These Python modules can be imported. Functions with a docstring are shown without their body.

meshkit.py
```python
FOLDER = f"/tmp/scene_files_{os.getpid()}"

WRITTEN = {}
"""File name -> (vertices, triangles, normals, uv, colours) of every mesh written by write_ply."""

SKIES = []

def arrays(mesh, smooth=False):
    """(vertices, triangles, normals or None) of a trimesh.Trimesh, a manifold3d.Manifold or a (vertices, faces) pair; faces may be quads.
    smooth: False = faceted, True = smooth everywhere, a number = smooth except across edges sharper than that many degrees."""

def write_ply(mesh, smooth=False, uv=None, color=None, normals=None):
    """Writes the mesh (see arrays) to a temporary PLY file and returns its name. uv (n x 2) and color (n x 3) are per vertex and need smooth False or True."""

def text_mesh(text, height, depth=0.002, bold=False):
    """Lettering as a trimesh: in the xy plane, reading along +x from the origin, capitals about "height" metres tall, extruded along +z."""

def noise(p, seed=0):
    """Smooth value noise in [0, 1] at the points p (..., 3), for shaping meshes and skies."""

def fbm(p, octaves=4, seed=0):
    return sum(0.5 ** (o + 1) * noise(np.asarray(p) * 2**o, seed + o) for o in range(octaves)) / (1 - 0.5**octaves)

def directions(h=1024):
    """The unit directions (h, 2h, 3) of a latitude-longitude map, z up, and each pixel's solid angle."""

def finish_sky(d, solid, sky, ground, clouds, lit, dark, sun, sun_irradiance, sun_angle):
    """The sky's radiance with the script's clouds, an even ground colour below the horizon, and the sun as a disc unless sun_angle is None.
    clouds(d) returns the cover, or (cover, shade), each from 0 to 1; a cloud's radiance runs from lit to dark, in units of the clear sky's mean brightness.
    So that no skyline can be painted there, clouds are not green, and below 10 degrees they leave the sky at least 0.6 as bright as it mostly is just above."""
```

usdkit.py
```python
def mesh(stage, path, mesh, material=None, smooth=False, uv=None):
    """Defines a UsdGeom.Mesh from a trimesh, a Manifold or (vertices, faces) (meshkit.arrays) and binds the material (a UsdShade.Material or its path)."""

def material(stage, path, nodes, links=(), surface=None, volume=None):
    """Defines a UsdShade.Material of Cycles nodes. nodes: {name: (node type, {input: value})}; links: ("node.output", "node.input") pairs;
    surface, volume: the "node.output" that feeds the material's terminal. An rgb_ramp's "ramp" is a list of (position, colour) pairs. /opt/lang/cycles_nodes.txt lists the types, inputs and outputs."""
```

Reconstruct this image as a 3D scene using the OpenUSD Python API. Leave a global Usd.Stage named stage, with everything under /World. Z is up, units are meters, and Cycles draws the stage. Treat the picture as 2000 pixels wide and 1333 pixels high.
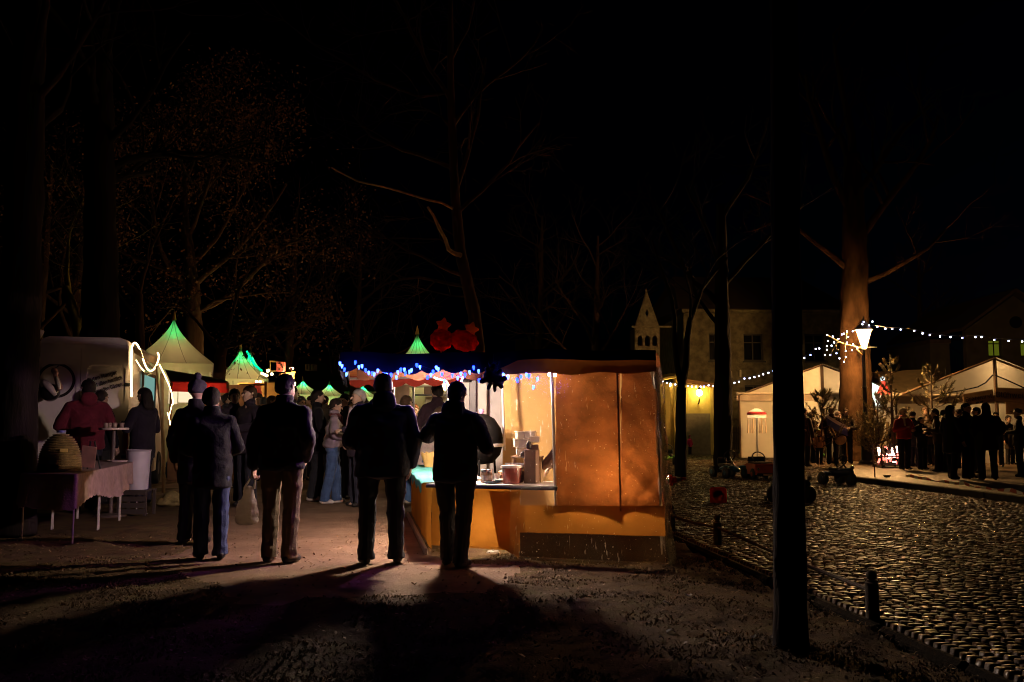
import math, random
import numpy as np
import trimesh
import manifold3d as m3
import usdkit, meshkit
from pxr import Usd, UsdGeom, UsdLux, UsdShade, Gf, Sdf

stage = Usd.Stage.CreateInMemory()
UsdGeom.SetStageUpAxis(stage, UsdGeom.Tokens.z)
UsdGeom.SetStageMetersPerUnit(stage, 1.0)
UsdGeom.Xform.Define(stage, '/World')
stage.SetDefaultPrim(stage.GetPrimAtPath('/World'))
UsdGeom.Scope.Define(stage, '/World/Looks')

# ---------------------------------------------------------------- camera, sky, exposure
CAM_H = 1.35
FPX = 1750.0                       # focal length in photograph pixels (picture 2000 wide)
PITCH = math.atan((824 - 666.5) / FPX)
cam = UsdGeom.Camera.Define(stage, '/World/camera')
cam.AddTranslateOp().Set((0, 0, CAM_H))
cam.AddRotateXOp().Set(90 + math.degrees(PITCH))
cam.CreateHorizontalApertureAttr(36.0)
cam.CreateVerticalApertureAttr(24.0)
cam.CreateFocalLengthAttr(FPX / 2000 * 36)
cam.CreateClippingRangeAttr(Gf.Vec2f(0.05, 2000))
cam.CreateExposureAttr(0.0)

SKY_STRENGTH = 0.055
dome = UsdLux.DomeLight.Define(stage, '/World/sky')
dome.CreateIntensityAttr(1.0)
sky_mat = usdkit.material(stage, '/World/Looks/night_sky', {
    'sky': ('sky_texture', {'sky_type': 'single_scattering', 'sun_disc': False, 'sun_elevation': -0.10, 'sun_rotation': 1.25, 'air_density': 1.0, 'aerosol_density': 1.0, 'ozone_density': 3.0}),
    'bg': ('background_shader', {'strength': SKY_STRENGTH})},
    [('sky.color', 'bg.color')], surface='bg.background')
UsdShade.MaterialBindingAPI.Apply(dome.GetPrim()).Bind(sky_mat)
dome.GetPrim().SetCustomDataByKey('kind', 'structure')
dome.GetPrim().SetCustomDataByKey('label', 'almost black night sky with a faint blue cast on the right')

# ---------------------------------------------------------------- pixel -> place
_f = np.array([0, math.cos(PITCH), math.sin(PITCH)]); _u = np.array([0, -math.sin(PITCH), math.cos(PITCH)])
def ray(px, py):
    return _f + (px - 1000) / FPX * np.array([1.0, 0, 0]) + (666.5 - py) / FPX * _u
def P(px, py, Y):
    r = ray(px, py); return np.array([0, 0, CAM_H]) + r * (Y / r[1])
def G(px, py, z=0.0):
    r = ray(px, py); return np.array([0, 0, CAM_H]) + r * ((z - CAM_H) / r[2])

# ---------------------------------------------------------------- materials
_mats = {}
def M(name, col=(.5, .5, .5), rough=.6, var=.15, scale=8, bump=0.0, bscale=40, metal=0.0, spec=.5, sheen=0.0, stretch=None, coat=0.0):
    if name in _mats: return _mats[name]
    c = np.array(col, float)
    nodes = {'g': ('geometry', {}), 'n': ('noise_texture', {'scale': scale, 'detail': 5.0, 'roughness': .6}),
             'r': ('rgb_ramp', {'ramp': [(.3, tuple(np.clip(c * (1 - var), 0, 1))), (.7, tuple(np.clip(c * (1 + var), 0, 1)))]}),
             'p': ('principled_bsdf', {'roughness': rough, 'metallic': metal, 'specular_ior_level': spec, 'sheen_weight': sheen, 'coat_weight': coat})}
    links = [('n.fac', 'r.fac'), ('r.color', 'p.base_color')]
    if stretch:
        nodes['m'] = ('mapping', {'scale': stretch}); links += [('g.position', 'm.vector'), ('m.vector', 'n.vector')]
    else:
        links += [('g.position', 'n.vector')]
    if bump:
        nodes['n2'] = ('noise_texture', {'scale': bscale, 'detail': 6.0, 'roughness': .65})
        nodes['b'] = ('bump', {'strength': bump, 'distance': .02})
        links += [('m.vector' if stretch else 'g.position', 'n2.vector'), ('n2.fac', 'b.height'), ('b.normal', 'p.normal')]
    _mats[name] = usdkit.material(stage, '/World/Looks/' + name, nodes, links, surface='p.BSDF')
    return _mats[name]

def EM(name, col=(1, 1, 1), strength=1.0):
    if name in _mats: return _mats[name]
    _mats[name] = usdkit.material(stage, '/World/Looks/' + name, {'e': ('emission', {'color': col, 'strength': strength})}, [], surface='e.emission')
    return _mats[name]

def CLOTH_THIN(name, col, tcol, mix=.5, rough=.7, scale=3, var=.12, bump=.25, bscale=6, weave=0):
    """Canvas that lets light through: diffuse + translucent."""
    if name in _mats: return _mats[name]
    c, t = np.array(col, float), np.array(tcol, float)
    nodes = {'g': ('geometry', {}), 'n': ('noise_texture', {'scale': scale, 'detail': 6.0, 'roughness': .65}),
             'r': ('rgb_ramp', {'ramp': [(.3, tuple(c * (1 - var))), (.7, tuple(np.clip(c * (1 + var), 0, 1)))]}),
             'rt': ('rgb_ramp', {'ramp': [(.3, tuple(t * (1 - var))), (.7, tuple(np.clip(t * (1 + var), 0, 1)))]}),
             'n2': ('noise_texture', {'scale': bscale, 'detail': 5.0}), 'b': ('bump', {'strength': bump, 'distance': .05}),
             'd': ('diffuse_bsdf', {'roughness': rough}), 't': ('translucent_bsdf', {}), 'mx': ('mix_closure', {'fac': mix})}
    links = [('g.position', 'n.vector'), ('g.position', 'n2.vector'), ('n.fac', 'r.fac'), ('n.fac', 'rt.fac'), ('r.color', 'd.color'), ('rt.color', 't.color'),
             ('n2.fac', 'b.height'), ('b.normal', 'd.normal'), ('d.BSDF', 'mx.closure1'), ('t.BSDF', 'mx.closure2')]
    _mats[name] = usdkit.material(stage, '/World/Looks/' + name, nodes, links, surface='mx.closure')
    return _mats[name]

def PLASTIC(name, haze=.06, col=(.9, .85, .8), bscale=5, bump=.5):
    """Clear PVC sheet: mostly transparent, creased gloss, a little dirt, glints painted as pale specks."""
    if name in _mats: return _mats[name]
    nodes = {'g': ('geometry', {}), 'n': ('noise_texture', {'scale': bscale, 'detail': 4.0, 'distortion': .6}),
             'n3': ('noise_texture', {'scale': 60.0, 'detail': 2.0}), 'mu': ('math', {'math_type': 'multiply_add', 'value2': .12}),
             'b': ('bump', {'strength': bump, 'distance': .06}),
             'fr': ('fresnel', {'IOR': 1.45}), 'tr': ('transparent_bsdf', {'color': (.93, .92, .9)}),
             'gl': ('glossy_bsdf', {'roughness': .09, 'color': (1, 1, 1)}), 'di': ('diffuse_bsdf', {'color': col}),
             'm1': ('mix_closure', {'fac': haze}), 'm2': ('mix_closure', {}), 'm3': ('mix_closure', {}), 'tl': ('translucent_bsdf', {'color': (.95, .92, .88)}),
             'mp': ('mapping', {'scale': (30., 30., 5.)}), 'sn': ('noise_texture', {'scale': 1.0, 'detail': 3.0, 'roughness': .6}), 'sr': ('map_range', {'from_min': .66, 'from_max': .76, 'to_min': 0.0, 'to_max': .75, 'clamp': True}),
             'dn': ('noise_texture', {'scale': 48.0, 'detail': 1.0}), 'dr': ('map_range', {'from_min': .74, 'from_max': .80, 'to_min': 0.0, 'to_max': .9, 'clamp': True}), 'mxm': ('math', {'math_type': 'maximum'})}  # streak and speck masks paint the glints of lit creases
    links = [('g.position', 'n.vector'), ('g.position', 'n3.vector'), ('n3.fac', 'mu.value1'), ('n.fac', 'mu.value3'), ('mu.value', 'b.height'),
             ('b.normal', 'fr.normal'), ('b.normal', 'gl.normal'),
             ('tr.BSDF', 'm1.closure1'), ('di.BSDF', 'm1.closure2'), ('fr.fac', 'm2.fac'), ('g.position', 'mp.vector'), ('mp.vector', 'sn.vector'), ('sn.fac', 'sr.value'), ('g.position', 'dn.vector'), ('dn.fac', 'dr.value'), ('sr.result', 'mxm.value1'), ('dr.result', 'mxm.value2'), ('mxm.value', 'm3.fac'), ('m1.closure', 'm3.closure1'), ('tl.BSDF', 'm3.closure2'), ('m3.closure', 'm2.closure1'), ('gl.BSDF', 'm2.closure2')]
    _mats[name] = usdkit.material(stage, '/World/Looks/' + name, nodes, links, surface='m2.closure')
    return _mats[name]

# ---------------------------------------------------------------- scene tree helpers
_names = {}
def numbered(path):
    k = _names.get(path, 0); _names[path] = k + 1
    return path if k == 0 else '%s_%03d' % (path, k)

class Thing:
    def __init__(self, path, loc): self.path, self.loc = path, np.array(loc, float)

def setdata(prim, label=None, cat=None, group=None, kind=None):
    for k, v in (('label', label), ('category', cat), ('group', group), ('kind', kind)):
        if v: prim.SetCustomDataByKey(k, v)

def thing(name, label, cat=None, loc=(0, 0, 0), group=None, kind=None):
    path = numbered('/World/' + name)
    x = UsdGeom.Xform.Define(stage, path); x.AddTranslateOp().Set(tuple(map(float, loc)))
    setdata(x.GetPrim(), label, cat, group, kind)
    return Thing(path, loc)

def tm(mesh):
    if isinstance(mesh, trimesh.Trimesh): return mesh
    if isinstance(mesh, (list, tuple)) and len(mesh) and isinstance(mesh[0], (trimesh.Trimesh, m3.Manifold)):
        return trimesh.util.concatenate([tm(x) for x in mesh])
    v, f, _ = meshkit.arrays(mesh)
    return trimesh.Trimesh(v, f, process=False)

def part(parent, name, mesh, mat, smooth=40, label=None, world=True, kind=None):
    """a Mesh under a Thing (coordinates in world space unless world=False)"""
    mesh = tm(mesh)
    v = np.array(mesh.vertices)
    if world: v = v - parent.loc
    path = numbered(parent.path + '/' + name)
    usdkit.mesh(stage, path, (v, np.array(mesh.faces)), mat, smooth=smooth)
    if label or kind: setdata(stage.GetPrimAtPath(path), label, kind=kind)
    return Thing(path, parent.loc)

def single(name, mesh, mat, label, cat=None, group=None, kind=None, smooth=40):
    path = numbered('/World/' + name)
    usdkit.mesh(stage, path, tm(mesh), mat, smooth=smooth)
    setdata(stage.GetPrimAtPath(path), label, cat, group, kind)
    return Thing(path, (0, 0, 0))

def dup(src, loc, rotz=0.0, label=None, group=None, scale=1.0):
    prim = stage.GetPrimAtPath(src.path)
    base = src.path
    path = numbered(base)
    x = UsdGeom.Xform.Define(stage, path)
    x.GetPrim().GetReferences().AddInternalReference(base)
    x.ClearXformOpOrder(); 
    x.MakeMatrixXform().Set(Gf.Matrix4d().SetScale(scale) * Gf.Matrix4d().SetRotate(Gf.Rotation(Gf.Vec3d(0, 0, 1), rotz)) * Gf.Matrix4d().SetTranslate(Gf.Vec3d(*map(float, loc))))
    was = prim.GetCustomData()
    setdata(x.GetPrim(), label or was.get('label'), was.get('category'), group or was.get('group'))
    x.GetPrim().SetInstanceable(True)
    return Thing(path, loc)

# ---------------------------------------------------------------- mesh helpers
def box(x0, x1, y0, y1, z0, z1):
    b = trimesh.creation.box((abs(x1 - x0), abs(y1 - y0), abs(z1 - z0)))
    b.apply_translation(((x0 + x1) / 2, (y0 + y1) / 2, (z0 + z1) / 2)); return b

def rbox(cx, cy, cz, sx, sy, sz, r=.01, rotz=0, rotx=0, roty=0):
    """box with chamfered edges, centred"""
    r = min(r, sx * .45, sy * .45, sz * .45)
    pts = []
    for a in (-1, 1):
        for b in (-1, 1):
            for c in (-1, 1):
                pts += [(a * (sx / 2), b * (sy / 2 - r), c * (sz / 2 - r)), (a * (sx / 2 - r), b * (sy / 2), c * (sz / 2 - r)), (a * (sx / 2 - r), b * (sy / 2 - r), c * (sz / 2))]
    m = tm(m3.Manifold.hull_points(np.array(pts)))
    R = trimesh.transformations.euler_matrix(math.radians(rotx), math.radians(roty), math.radians(rotz), 'sxyz')
    m.apply_transform(R); m.apply_translation((cx, cy, cz)); return m

def tube(points, radii, sides=6, caps=True):
    p = np.asarray(points, float); n = len(p)
    t = np.gradient(p, axis=0); t /= np.linalg.norm(t, axis=1, keepdims=True) + 1e-12
    ref = np.array([0, 0, 1.0]) if abs(t[:, 2]).mean() < .85 else np.array([1.0, 0, 0])
    a = np.cross(t, ref); a /= np.linalg.norm(a, axis=1, keepdims=True) + 1e-12
    b = np.cross(t, a); ang = np.arange(sides) * 2 * np.pi / sides
    r = np.broadcast_to(np.asarray(radii, float), (n,))
    v = (p[:, None] + r[:, None, None] * (np.cos(ang)[None, :, None] * a[:, None] + np.sin(ang)[None, :, None] * b[:, None])).reshape(-1, 3)
    i, j = np.meshgrid(np.arange(n - 1), np.arange(sides), indexing='ij')
    q = np.stack([i * sides + j, i * sides + (j + 1) % sides, (i + 1) * sides + (j + 1) % sides, (i + 1) * sides + j], -1).reshape(-1, 4)
    f = np.vstack([q[:, [0, 2, 1]], q[:, [0, 3, 2]]])
    if caps and sides > 3:
        extra = []
        for base, flip in ((0, 0), ((n - 1) * sides, 1)):
            for k in range(1, sides - 1):
                tri = [base, base + k, base + k + 1]
                extra.append(tri if not flip else tri[::-1])
        f = np.vstack([f, extra])
    return trimesh.Trimesh(v, f, process=False)

def rod(a, b, r, sides=8, r2=None):
    return tube([a, b], [r, r if r2 is None else r2], sides)

def lathe(profile, center=(0, 0, 0), n=24):
    """profile [(r, z)]"""
    m = trimesh.creation.revolve(np.array(profile, float), sections=n)
    m.apply_translation(center); return m

def ball(c, r, sub=1):
    m = trimesh.creation.icosphere(sub, 1.0); m.apply_scale(np.broadcast_to(r, 3)); m.apply_translation(c); return m

def sheet(fn, nu, nv, thick=None):
    """grid surface: fn(u, v) arrays in [0,1] -> (..., 3)"""
    u, v = np.meshgrid(np.linspace(0, 1, nu + 1), np.linspace(0, 1, nv + 1), indexing='ij')
    p = fn(u, v).reshape(-1, 3)
    i, j = np.meshgrid(np.arange(nu), np.arange(nv), indexing='ij')
    a = (i * (nv + 1) + j).ravel()
    q = np.stack([a, a + nv + 1, a + nv + 2, a + 1], 1)
    return trimesh.Trimesh(p, np.vstack([q[:, [0, 1, 2]], q[:, [0, 2, 3]]]), process=False)

def bilinear(A, B, C, D):
    """A at u0v0, B at u1v0, C at u1v1, D at u0v1"""
    A, B, C, D = (np.asarray(x, float) for x in (A, B, C, D))
    return lambda u, v: (A * ((1 - u) * (1 - v))[..., None] + B * (u * (1 - v))[..., None] + C * (u * v)[..., None] + D * ((1 - u) * v)[..., None])

def cloth_sheet(A, B, C, D, nu, nv, amp=.02, freq=3.0, seed=0, normal=None):
    bl = bilinear(A, B, C, D)
    n = np.cross(np.asarray(B, float) - A, np.asarray(D, float) - A) if normal is None else np.asarray(normal, float)
    n = n / np.linalg.norm(n)
    def fn(u, v):
        p = bl(u, v)
        return p + n * ((meshkit.fbm(p * freq, 3, seed) - .5) * 2 * amp)[..., None]
    return sheet(fn, nu, nv)

def poly_flat(pts, z):
    from shapely.geometry import Polygon
    v, f = trimesh.creation.triangulate_polygon(Polygon([(p[0], p[1]) for p in pts]), engine='earcut')
    m = trimesh.Trimesh(np.column_stack([v, np.full(len(v), z)]), f, process=False)
    if m.face_normals[0][2] < 0: m.invert()
    return m

V42 = trimesh.creation.icosphere(1, 1.0).vertices.copy()
V12 = trimesh.creation.icosphere(0, 1.0).vertices.copy()
def H(*balls, v=None):
    """hull of balls ((x,y,z), r or (rx,ry,rz))"""
    V = V42 if v is None else v
    return m3.Manifold.hull_points(np.vstack([np.asarray(c, float) + V * np.broadcast_to(r, 3) for c, r in balls]))
def U(parts):
    return m3.Manifold.batch_boolean(parts, m3.OpType.Add)
def soft(man, length=.04, it=6, noise_amp=0.0, freq=9.0, seed=0):
    m = tm(man.refine_to_length(length))
    m = trimesh.Trimesh(m.vertices, m.faces, process=True)
    if it: trimesh.smoothing.filter_taubin(m, lamb=.5, nu=.52, iterations=it)
    if noise_amp:
        d = (meshkit.fbm(np.array(m.vertices) * np.array([freq, freq, freq * 1.7]), 3, seed) - .5) * 2 * noise_amp
        m.vertices = m.vertices + m.vertex_normals * d[:, None]
    return m

# ================================================================ GROUND
rng = np.random.default_rng(7)
def XL(y):   # left edge of the cobbled street
    return 2.45 - .11 * (np.asarray(y, float) - 6.0)
_xr = np.array([[2, 10.2], [14.7, 8.4], [20.4, 7.6], [21.5, 8.0], [24, 8.8], [27.3, 9.8], [60, 21.0]])
def XR(y):
    return np.interp(y, _xr[:, 0], _xr[:, 1])

def path_mask(x, y):
    """packed earth path between the stalls"""
    w = (meshkit.fbm(np.stack([x * .9, y * .9, np.zeros_like(x)], -1), 3, 5) - .5) * 1.1
    left = np.interp(y, [7.0, 8.6, 11, 14, 20, 60], [-1.8, -3.1, -3.7, -4.6, -8, -30])
    right = np.interp(y, [6.8, 8.4, 9.3, 12.7, 60], [-.3, .1, -.75, -1.3, -6])
    return (x > left + w) & (x < right + w * .6) & (y > 7.2 + w * 1.6)

gx = np.unique(np.round(np.concatenate([-np.geomspace(9, 400, 26), np.arange(-9, 3.3, .055), np.geomspace(3.35, 400, 30)]), 4))
gy = np.unique(np.round(np.concatenate([-np.geomspace(2, 300, 14), np.linspace(-1, 3.4, 9), np.arange(3.5, 12.6, .055), np.geomspace(12.7, 500, 40)]), 4))
GX, GY = np.meshgrid(gx, gy, indexing='ij')
pm = path_mask(GX, GY)
near = np.clip((14 - GY) / 3, 0, 1) * np.clip((GX + 10) / 2, 0, 1)
rel = (meshkit.fbm(np.stack([GX * 2.2, GY * 2.2, 0 * GX], -1), 4, 1) - .5) * .085 + (meshkit.fbm(np.stack([GX * 13, GY * 13, 0 * GX], -1), 2, 2) - .5) * .03
GZ = rel * near * np.where(pm, .35, 1.0)
GZ = np.where(GX > XL(GY) - .12, -.06, GZ)
v = np.stack([GX, GY, GZ], -1).reshape(-1, 3)
i, j = np.meshgrid(np.arange(len(gx) - 1), np.arange(len(gy) - 1), indexing='ij')
a = (i * len(gy) + j).ravel(); ny = len(gy)
q = np.stack([a, a + ny, a + ny + 1, a + 1], 1)
qc = v[q].mean(1); inpath = path_mask(qc[:, 0], qc[:, 1])
def quads(v, q):
    m = trimesh.Trimesh(v, np.vstack([q[:, [0, 1, 2]], q[:, [0, 2, 3]]]), process=False); m.remove_unreferenced_vertices(); return m
def ground_z(x, y):
    i = np.clip(np.searchsorted(gx, x) - 1, 0, len(gx) - 2); j = np.clip(np.searchsorted(gy, y) - 1, 0, len(gy) - 2)
    return GZ[i, j]

soil = usdkit.material(stage, '/World/Looks/winter_grass_soil', {
    'g': ('geometry', {}), 'n': ('noise_texture', {'scale': 3.0, 'detail': 8.0, 'roughness': .7}),
    'r': ('rgb_ramp', {'ramp': [(.3, (.036, .020, .010)), (.5, (.095, .054, .025)), (.62, (.085, .062, .020)), (.75, (.15, .085, .038))]}),
    'n2': ('noise_texture', {'scale': 55.0, 'detail': 6.0, 'roughness': .7}), 'b': ('bump', {'strength': .9, 'distance': .03}),
    'p': ('principled_bsdf', {'roughness': .95, 'specular_ior_level': .2})},
    [('g.position', 'n.vector'), ('g.position', 'n2.vector'), ('n.fac', 'r.fac'), ('r.color', 'p.base_color'), ('n2.fac', 'b.height'), ('b.normal', 'p.normal')], surface='p.BSDF')
dirt = usdkit.material(stage, '/World/Looks/packed_earth', {
    'g': ('geometry', {}), 'n': ('noise_texture', {'scale': 1.7, 'detail': 9.0, 'roughness': .7}),
    'r': ('rgb_ramp', {'ramp': [(.3, (.10, .058, .036)), (.55, (.19, .118, .074)), (.75, (.26, .165, .11))]}),
    'n2': ('noise_texture', {'scale': 38.0, 'detail': 7.0, 'roughness': .7}), 'b': ('bump', {'strength': .7, 'distance': .02}),
    'p': ('principled_bsdf', {'roughness': .9, 'specular_ior_level': .25})},
    [('g.position', 'n.vector'), ('g.position', 'n2.vector'), ('n.fac', 'r.fac'), ('r.color', 'p.base_color'), ('n2.fac', 'b.height'), ('b.normal', 'p.normal')], surface='p.BSDF')
single('ground', quads(v, q[~inpath]), soil, 'dark trampled winter grass and soil of the park', kind='structure', smooth=True)
single('path', quads(v, q[inpath]), dirt, 'packed reddish earth path between the market stalls', kind='structure', smooth=True)

# --- grass tufts (uncountable)
def blades(n, x0, x1, y0, y1, hmin, hmax, seed):
    r = np.random.default_rng(seed)
    y = y0 + (y1 - y0) * r.random(n) ** 1.2; x = x0 + (x1 - x0) * r.random(n)
    clump = meshkit.fbm(np.stack([x * 3.1, y * 3.1, 0 * x], -1), 3, 11)
    keep = (x < XL(y) - .12) & ~path_mask(x, y) & (r.random(n) < np.clip((clump - .38) * 4, .08, 1))
    x, y = x[keep], y[keep]; n = len(x)
    h = (hmin + (hmax - hmin) * r.random(n)) * (0.6 + clump[keep])
    z = np.array([ground_z(a, b) for a, b in zip(x, y)]) - .004
    an = r.random(n) * 2 * np.pi; w = .0035 + .004 * r.random(n)
    lean = r.normal(0, .8, (n, 2)) * h[:, None]
    base = np.stack([x, y, z], 1); d = np.stack([np.cos(an) * w, np.sin(an) * w, 0 * w], 1)
    mid = base + np.column_stack([lean * .4, h * .6]); tip = base + np.column_stack([lean, h * .8])
    v = np.stack([base - d, base + d, mid + d * .6, mid - d * .6, tip], 1).reshape(-1, 3)
    k = np.arange(n)[:, None] * 5
    f = np.vstack([k + [0, 1, 2], k + [0, 2, 3], k + [3, 2, 4]])
    return trimesh.Trimesh(v, f, process=False)
grass_m = M('dry_grass', (.12, .075, .030), .95, .45, 6)
single('grass', blades(60000, -4.5, 3.2, 4.5, 9.2, .008, .028, 21), grass_m, 'short dull winter grass tufts around the stall', kind='stuff', smooth=False)
# fallen leaves
def leaf_litter(n, seed):
    r = np.random.default_rng(seed)
    y = 4.4 + 6.5 * r.random(n); x = -6.5 + 9.5 * r.random(n)
    k = x < XL(y) - .1; x, y = x[k], y[k]; n = len(x)
    z = np.array([ground_z(a, b) for a, b in zip(x, y)]) + .012
    an = r.random(n) * 6.28; s = .008 + .013 * r.random(n); c = np.stack([x, y, z], 1)
    d1 = np.stack([np.cos(an), np.sin(an), r.normal(0, .35, n)], 1) * s[:, None]
    d2 = np.stack([-np.sin(an), np.cos(an), r.normal(0, .35, n)], 1) * s[:, None] * .6
    v = np.stack([c - d1, c + d2, c + d1, c - d2], 1).reshape(-1, 3); k = np.arange(n)[:, None] * 4
    return trimesh.Trimesh(v, np.vstack([k + [0, 1, 2], k + [0, 2, 3]]), process=False)
single('fallen_leaves', leaf_litter(5000, 3), M('brown_leaf', (.17, .095, .04), .7, .5, 9), 'brown fallen leaves scattered over the grass and path', kind='stuff', smooth=False)

# --- scraps of litter (bright specks on the grass)
LIT = ['at the bottom edge of the picture, below the stall', 'on the grass just below the right stall corner', 'a little right of the scrap below the stall corner', 'on the dark grass left of the black trunk, lower one', 'touching the foot of the black trunk on its left', 'in the lit grass patch, upper of two close together', 'in the lit grass patch, lower of two close together', 'halfway between the stall corner and the black trunk', 'in the dark grass at the lower right', 'on the ground behind the legs of the tables', 'on the ground in front of the long table']
scrap_m = M('pale_paper', (.62, .6, .58), .6, .1)
for k, (px, py) in enumerate([(940, 1322), (1304, 1180), (1345, 1170), (1472, 1252), (1509, 1243), (1310, 1234), (1292, 1246), (1420, 1236), (1838, 1275), (286, 1005), (75, 1060)]):
    c = G(px, py); c[2] = ground_z(c[0], c[1]) + .014
    s = .012 + .012 * rng.random()
    m = sheet(lambda u, v, c=c, s=s, k=k: np.stack([c[0] + (u - .5) * 2.4 * s, c[1] + (v - .5) * 2 * s, c[2] + .008 * np.sin(5 * u + k) + .006 * np.cos(6 * v)], -1), 3, 3)
    single('litter_scrap', m, scrap_m, 'tiny pale scrap of litter ' + LIT[k], 'litter', 'scraps of litter on the grass', smooth=True)

# ================================================================ COBBLED STREET
street = thing('cobbled_street', 'old cobbled street shining under the street lamp', kind='structure')
ys = np.linspace(1.5, 60, 60)
bed = sheet(lambda u, w: np.stack([XL(1.5 + 58.5 * u) * (1 - w) + XR(1.5 + 58.5 * u) * w, 1.5 + 58.5 * u, 0 * u - .012], -1), 60, 12)
bed.invert() if bed.face_normals[0][2] < 0 else None
part(street, 'sand_joints', bed, M('sand_joint', (.035, .028, .02), .95, .3, 20, .6, 60), smooth=True)

cob_mat = usdkit.material(stage, '/World/Looks/cobble_granite', {
    'g': ('geometry', {}), 'n': ('noise_texture', {'scale': 5.2, 'detail': 4.0}), 'n2': ('noise_texture', {'scale': 90.0, 'detail': 4.0}),
    'r': ('rgb_ramp', {'ramp': [(.3, (.032, .016, .007)), (.5, (.062, .033, .015)), (.7, (.105, .060, .029))]}),
    'rr': ('map_range', {'clamp': True, 'from_min': .42, 'from_max': .60, 'to_min': .62, 'to_max': .20}),
    'b': ('bump', {'strength': .35, 'distance': .006}), 'p': ('principled_bsdf', {'specular_ior_level': .17})},
    [('g.position', 'n.vector'), ('g.position', 'n2.vector'), ('n.fac', 'r.fac'), ('r.color', 'p.base_color'), ('n.fac', 'rr.value'), ('rr.result', 'p.roughness'), ('n2.fac', 'b.height'), ('b.normal', 'p.normal')], surface='p.BSDF')
c8 = np.array([[1, .62], [.62, 1], [-.62, 1], [-1, .62], [-1, -.62], [-.62, -1], [.62, -1], [1, -.62]], float)
def cobbles(c, ha, hb, rot, tilt, hgt):
    """c (n,2) centres, half sizes, rotation, tilts (n,2), heights -> (n, 25, 3) vertices"""
    n = len(c)
    jit = 1 + rng.normal(0, .07, (n, 8, 2))
    ring = c8[None] * np.stack([ha, hb], 1)[:, None] * jit
    L = []
    for s, z in ((1.06, -.03), (.90, 0.0)):
        L.append(np.concatenate([ring * s, np.broadcast_to(z, (n, 8, 1)) + (hgt[:, None, None] if z > -.02 else 0)], 2))
    L.append(np.stack([0 * ha, 0 * ha, hgt + .001 + .003 * rng.random(n)], 1)[:, None])
    p = np.concatenate(L, 1)
    p[..., 2] += np.where(p[..., 2] > -.03, p[..., 0] * tilt[:, :1] + p[..., 1] * tilt[:, 1:], 0)
    cs, sn = np.cos(rot)[:, None], np.sin(rot)[:, None]
    x, y = p[..., 0] * cs - p[..., 1] * sn, p[..., 0] * sn + p[..., 1] * cs
    return np.stack([x + c[:, :1], y + c[:, 1:], p[..., 2]], -1)
cf = []
for r0 in (0,):
    for k in range(8):
        a, b = r0 + k, r0 + (k + 1) % 8
        cf += [[a, b, b + 8], [a, b + 8, a + 8]]
cf += [[8 + k, 8 + (k + 1) % 8, 16] for k in range(8)]
cf = np.array(cf)
rows, y = [], 3.2
while y < 36:
    ry = .066 + .012 * rng.random() + max(0, y - 20) * .006
    x = float(XL(y)) + .06
    while x < float(XR(y)) - .06:
        w = .075 + .04 * rng.random() + max(0, y - 20) * .006
        if x + w > float(XR(y)) - .03: break
        if abs(x + w / 2) < .585 * y + .4:
            rows.append((x + w / 2, y + .012 * math.sin(x * 2.2 + y) + .05 * math.sin(x * .8 + .3 * y), w / 2, ry / 2))
        x += w + .009
    y += ry + .008
R = np.array(rows); n = len(R)
cv = cobbles(R[:, :2], R[:, 2] * .96, R[:, 3] * .93, rng.normal(0, .035, n), rng.normal(0, .042, (n, 2)), .014 + .010 * rng.random(n))
inview = (np.abs(R[:, 0]) < .575 * R[:, 1]) & (R[:, 1] > 4.7)
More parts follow.
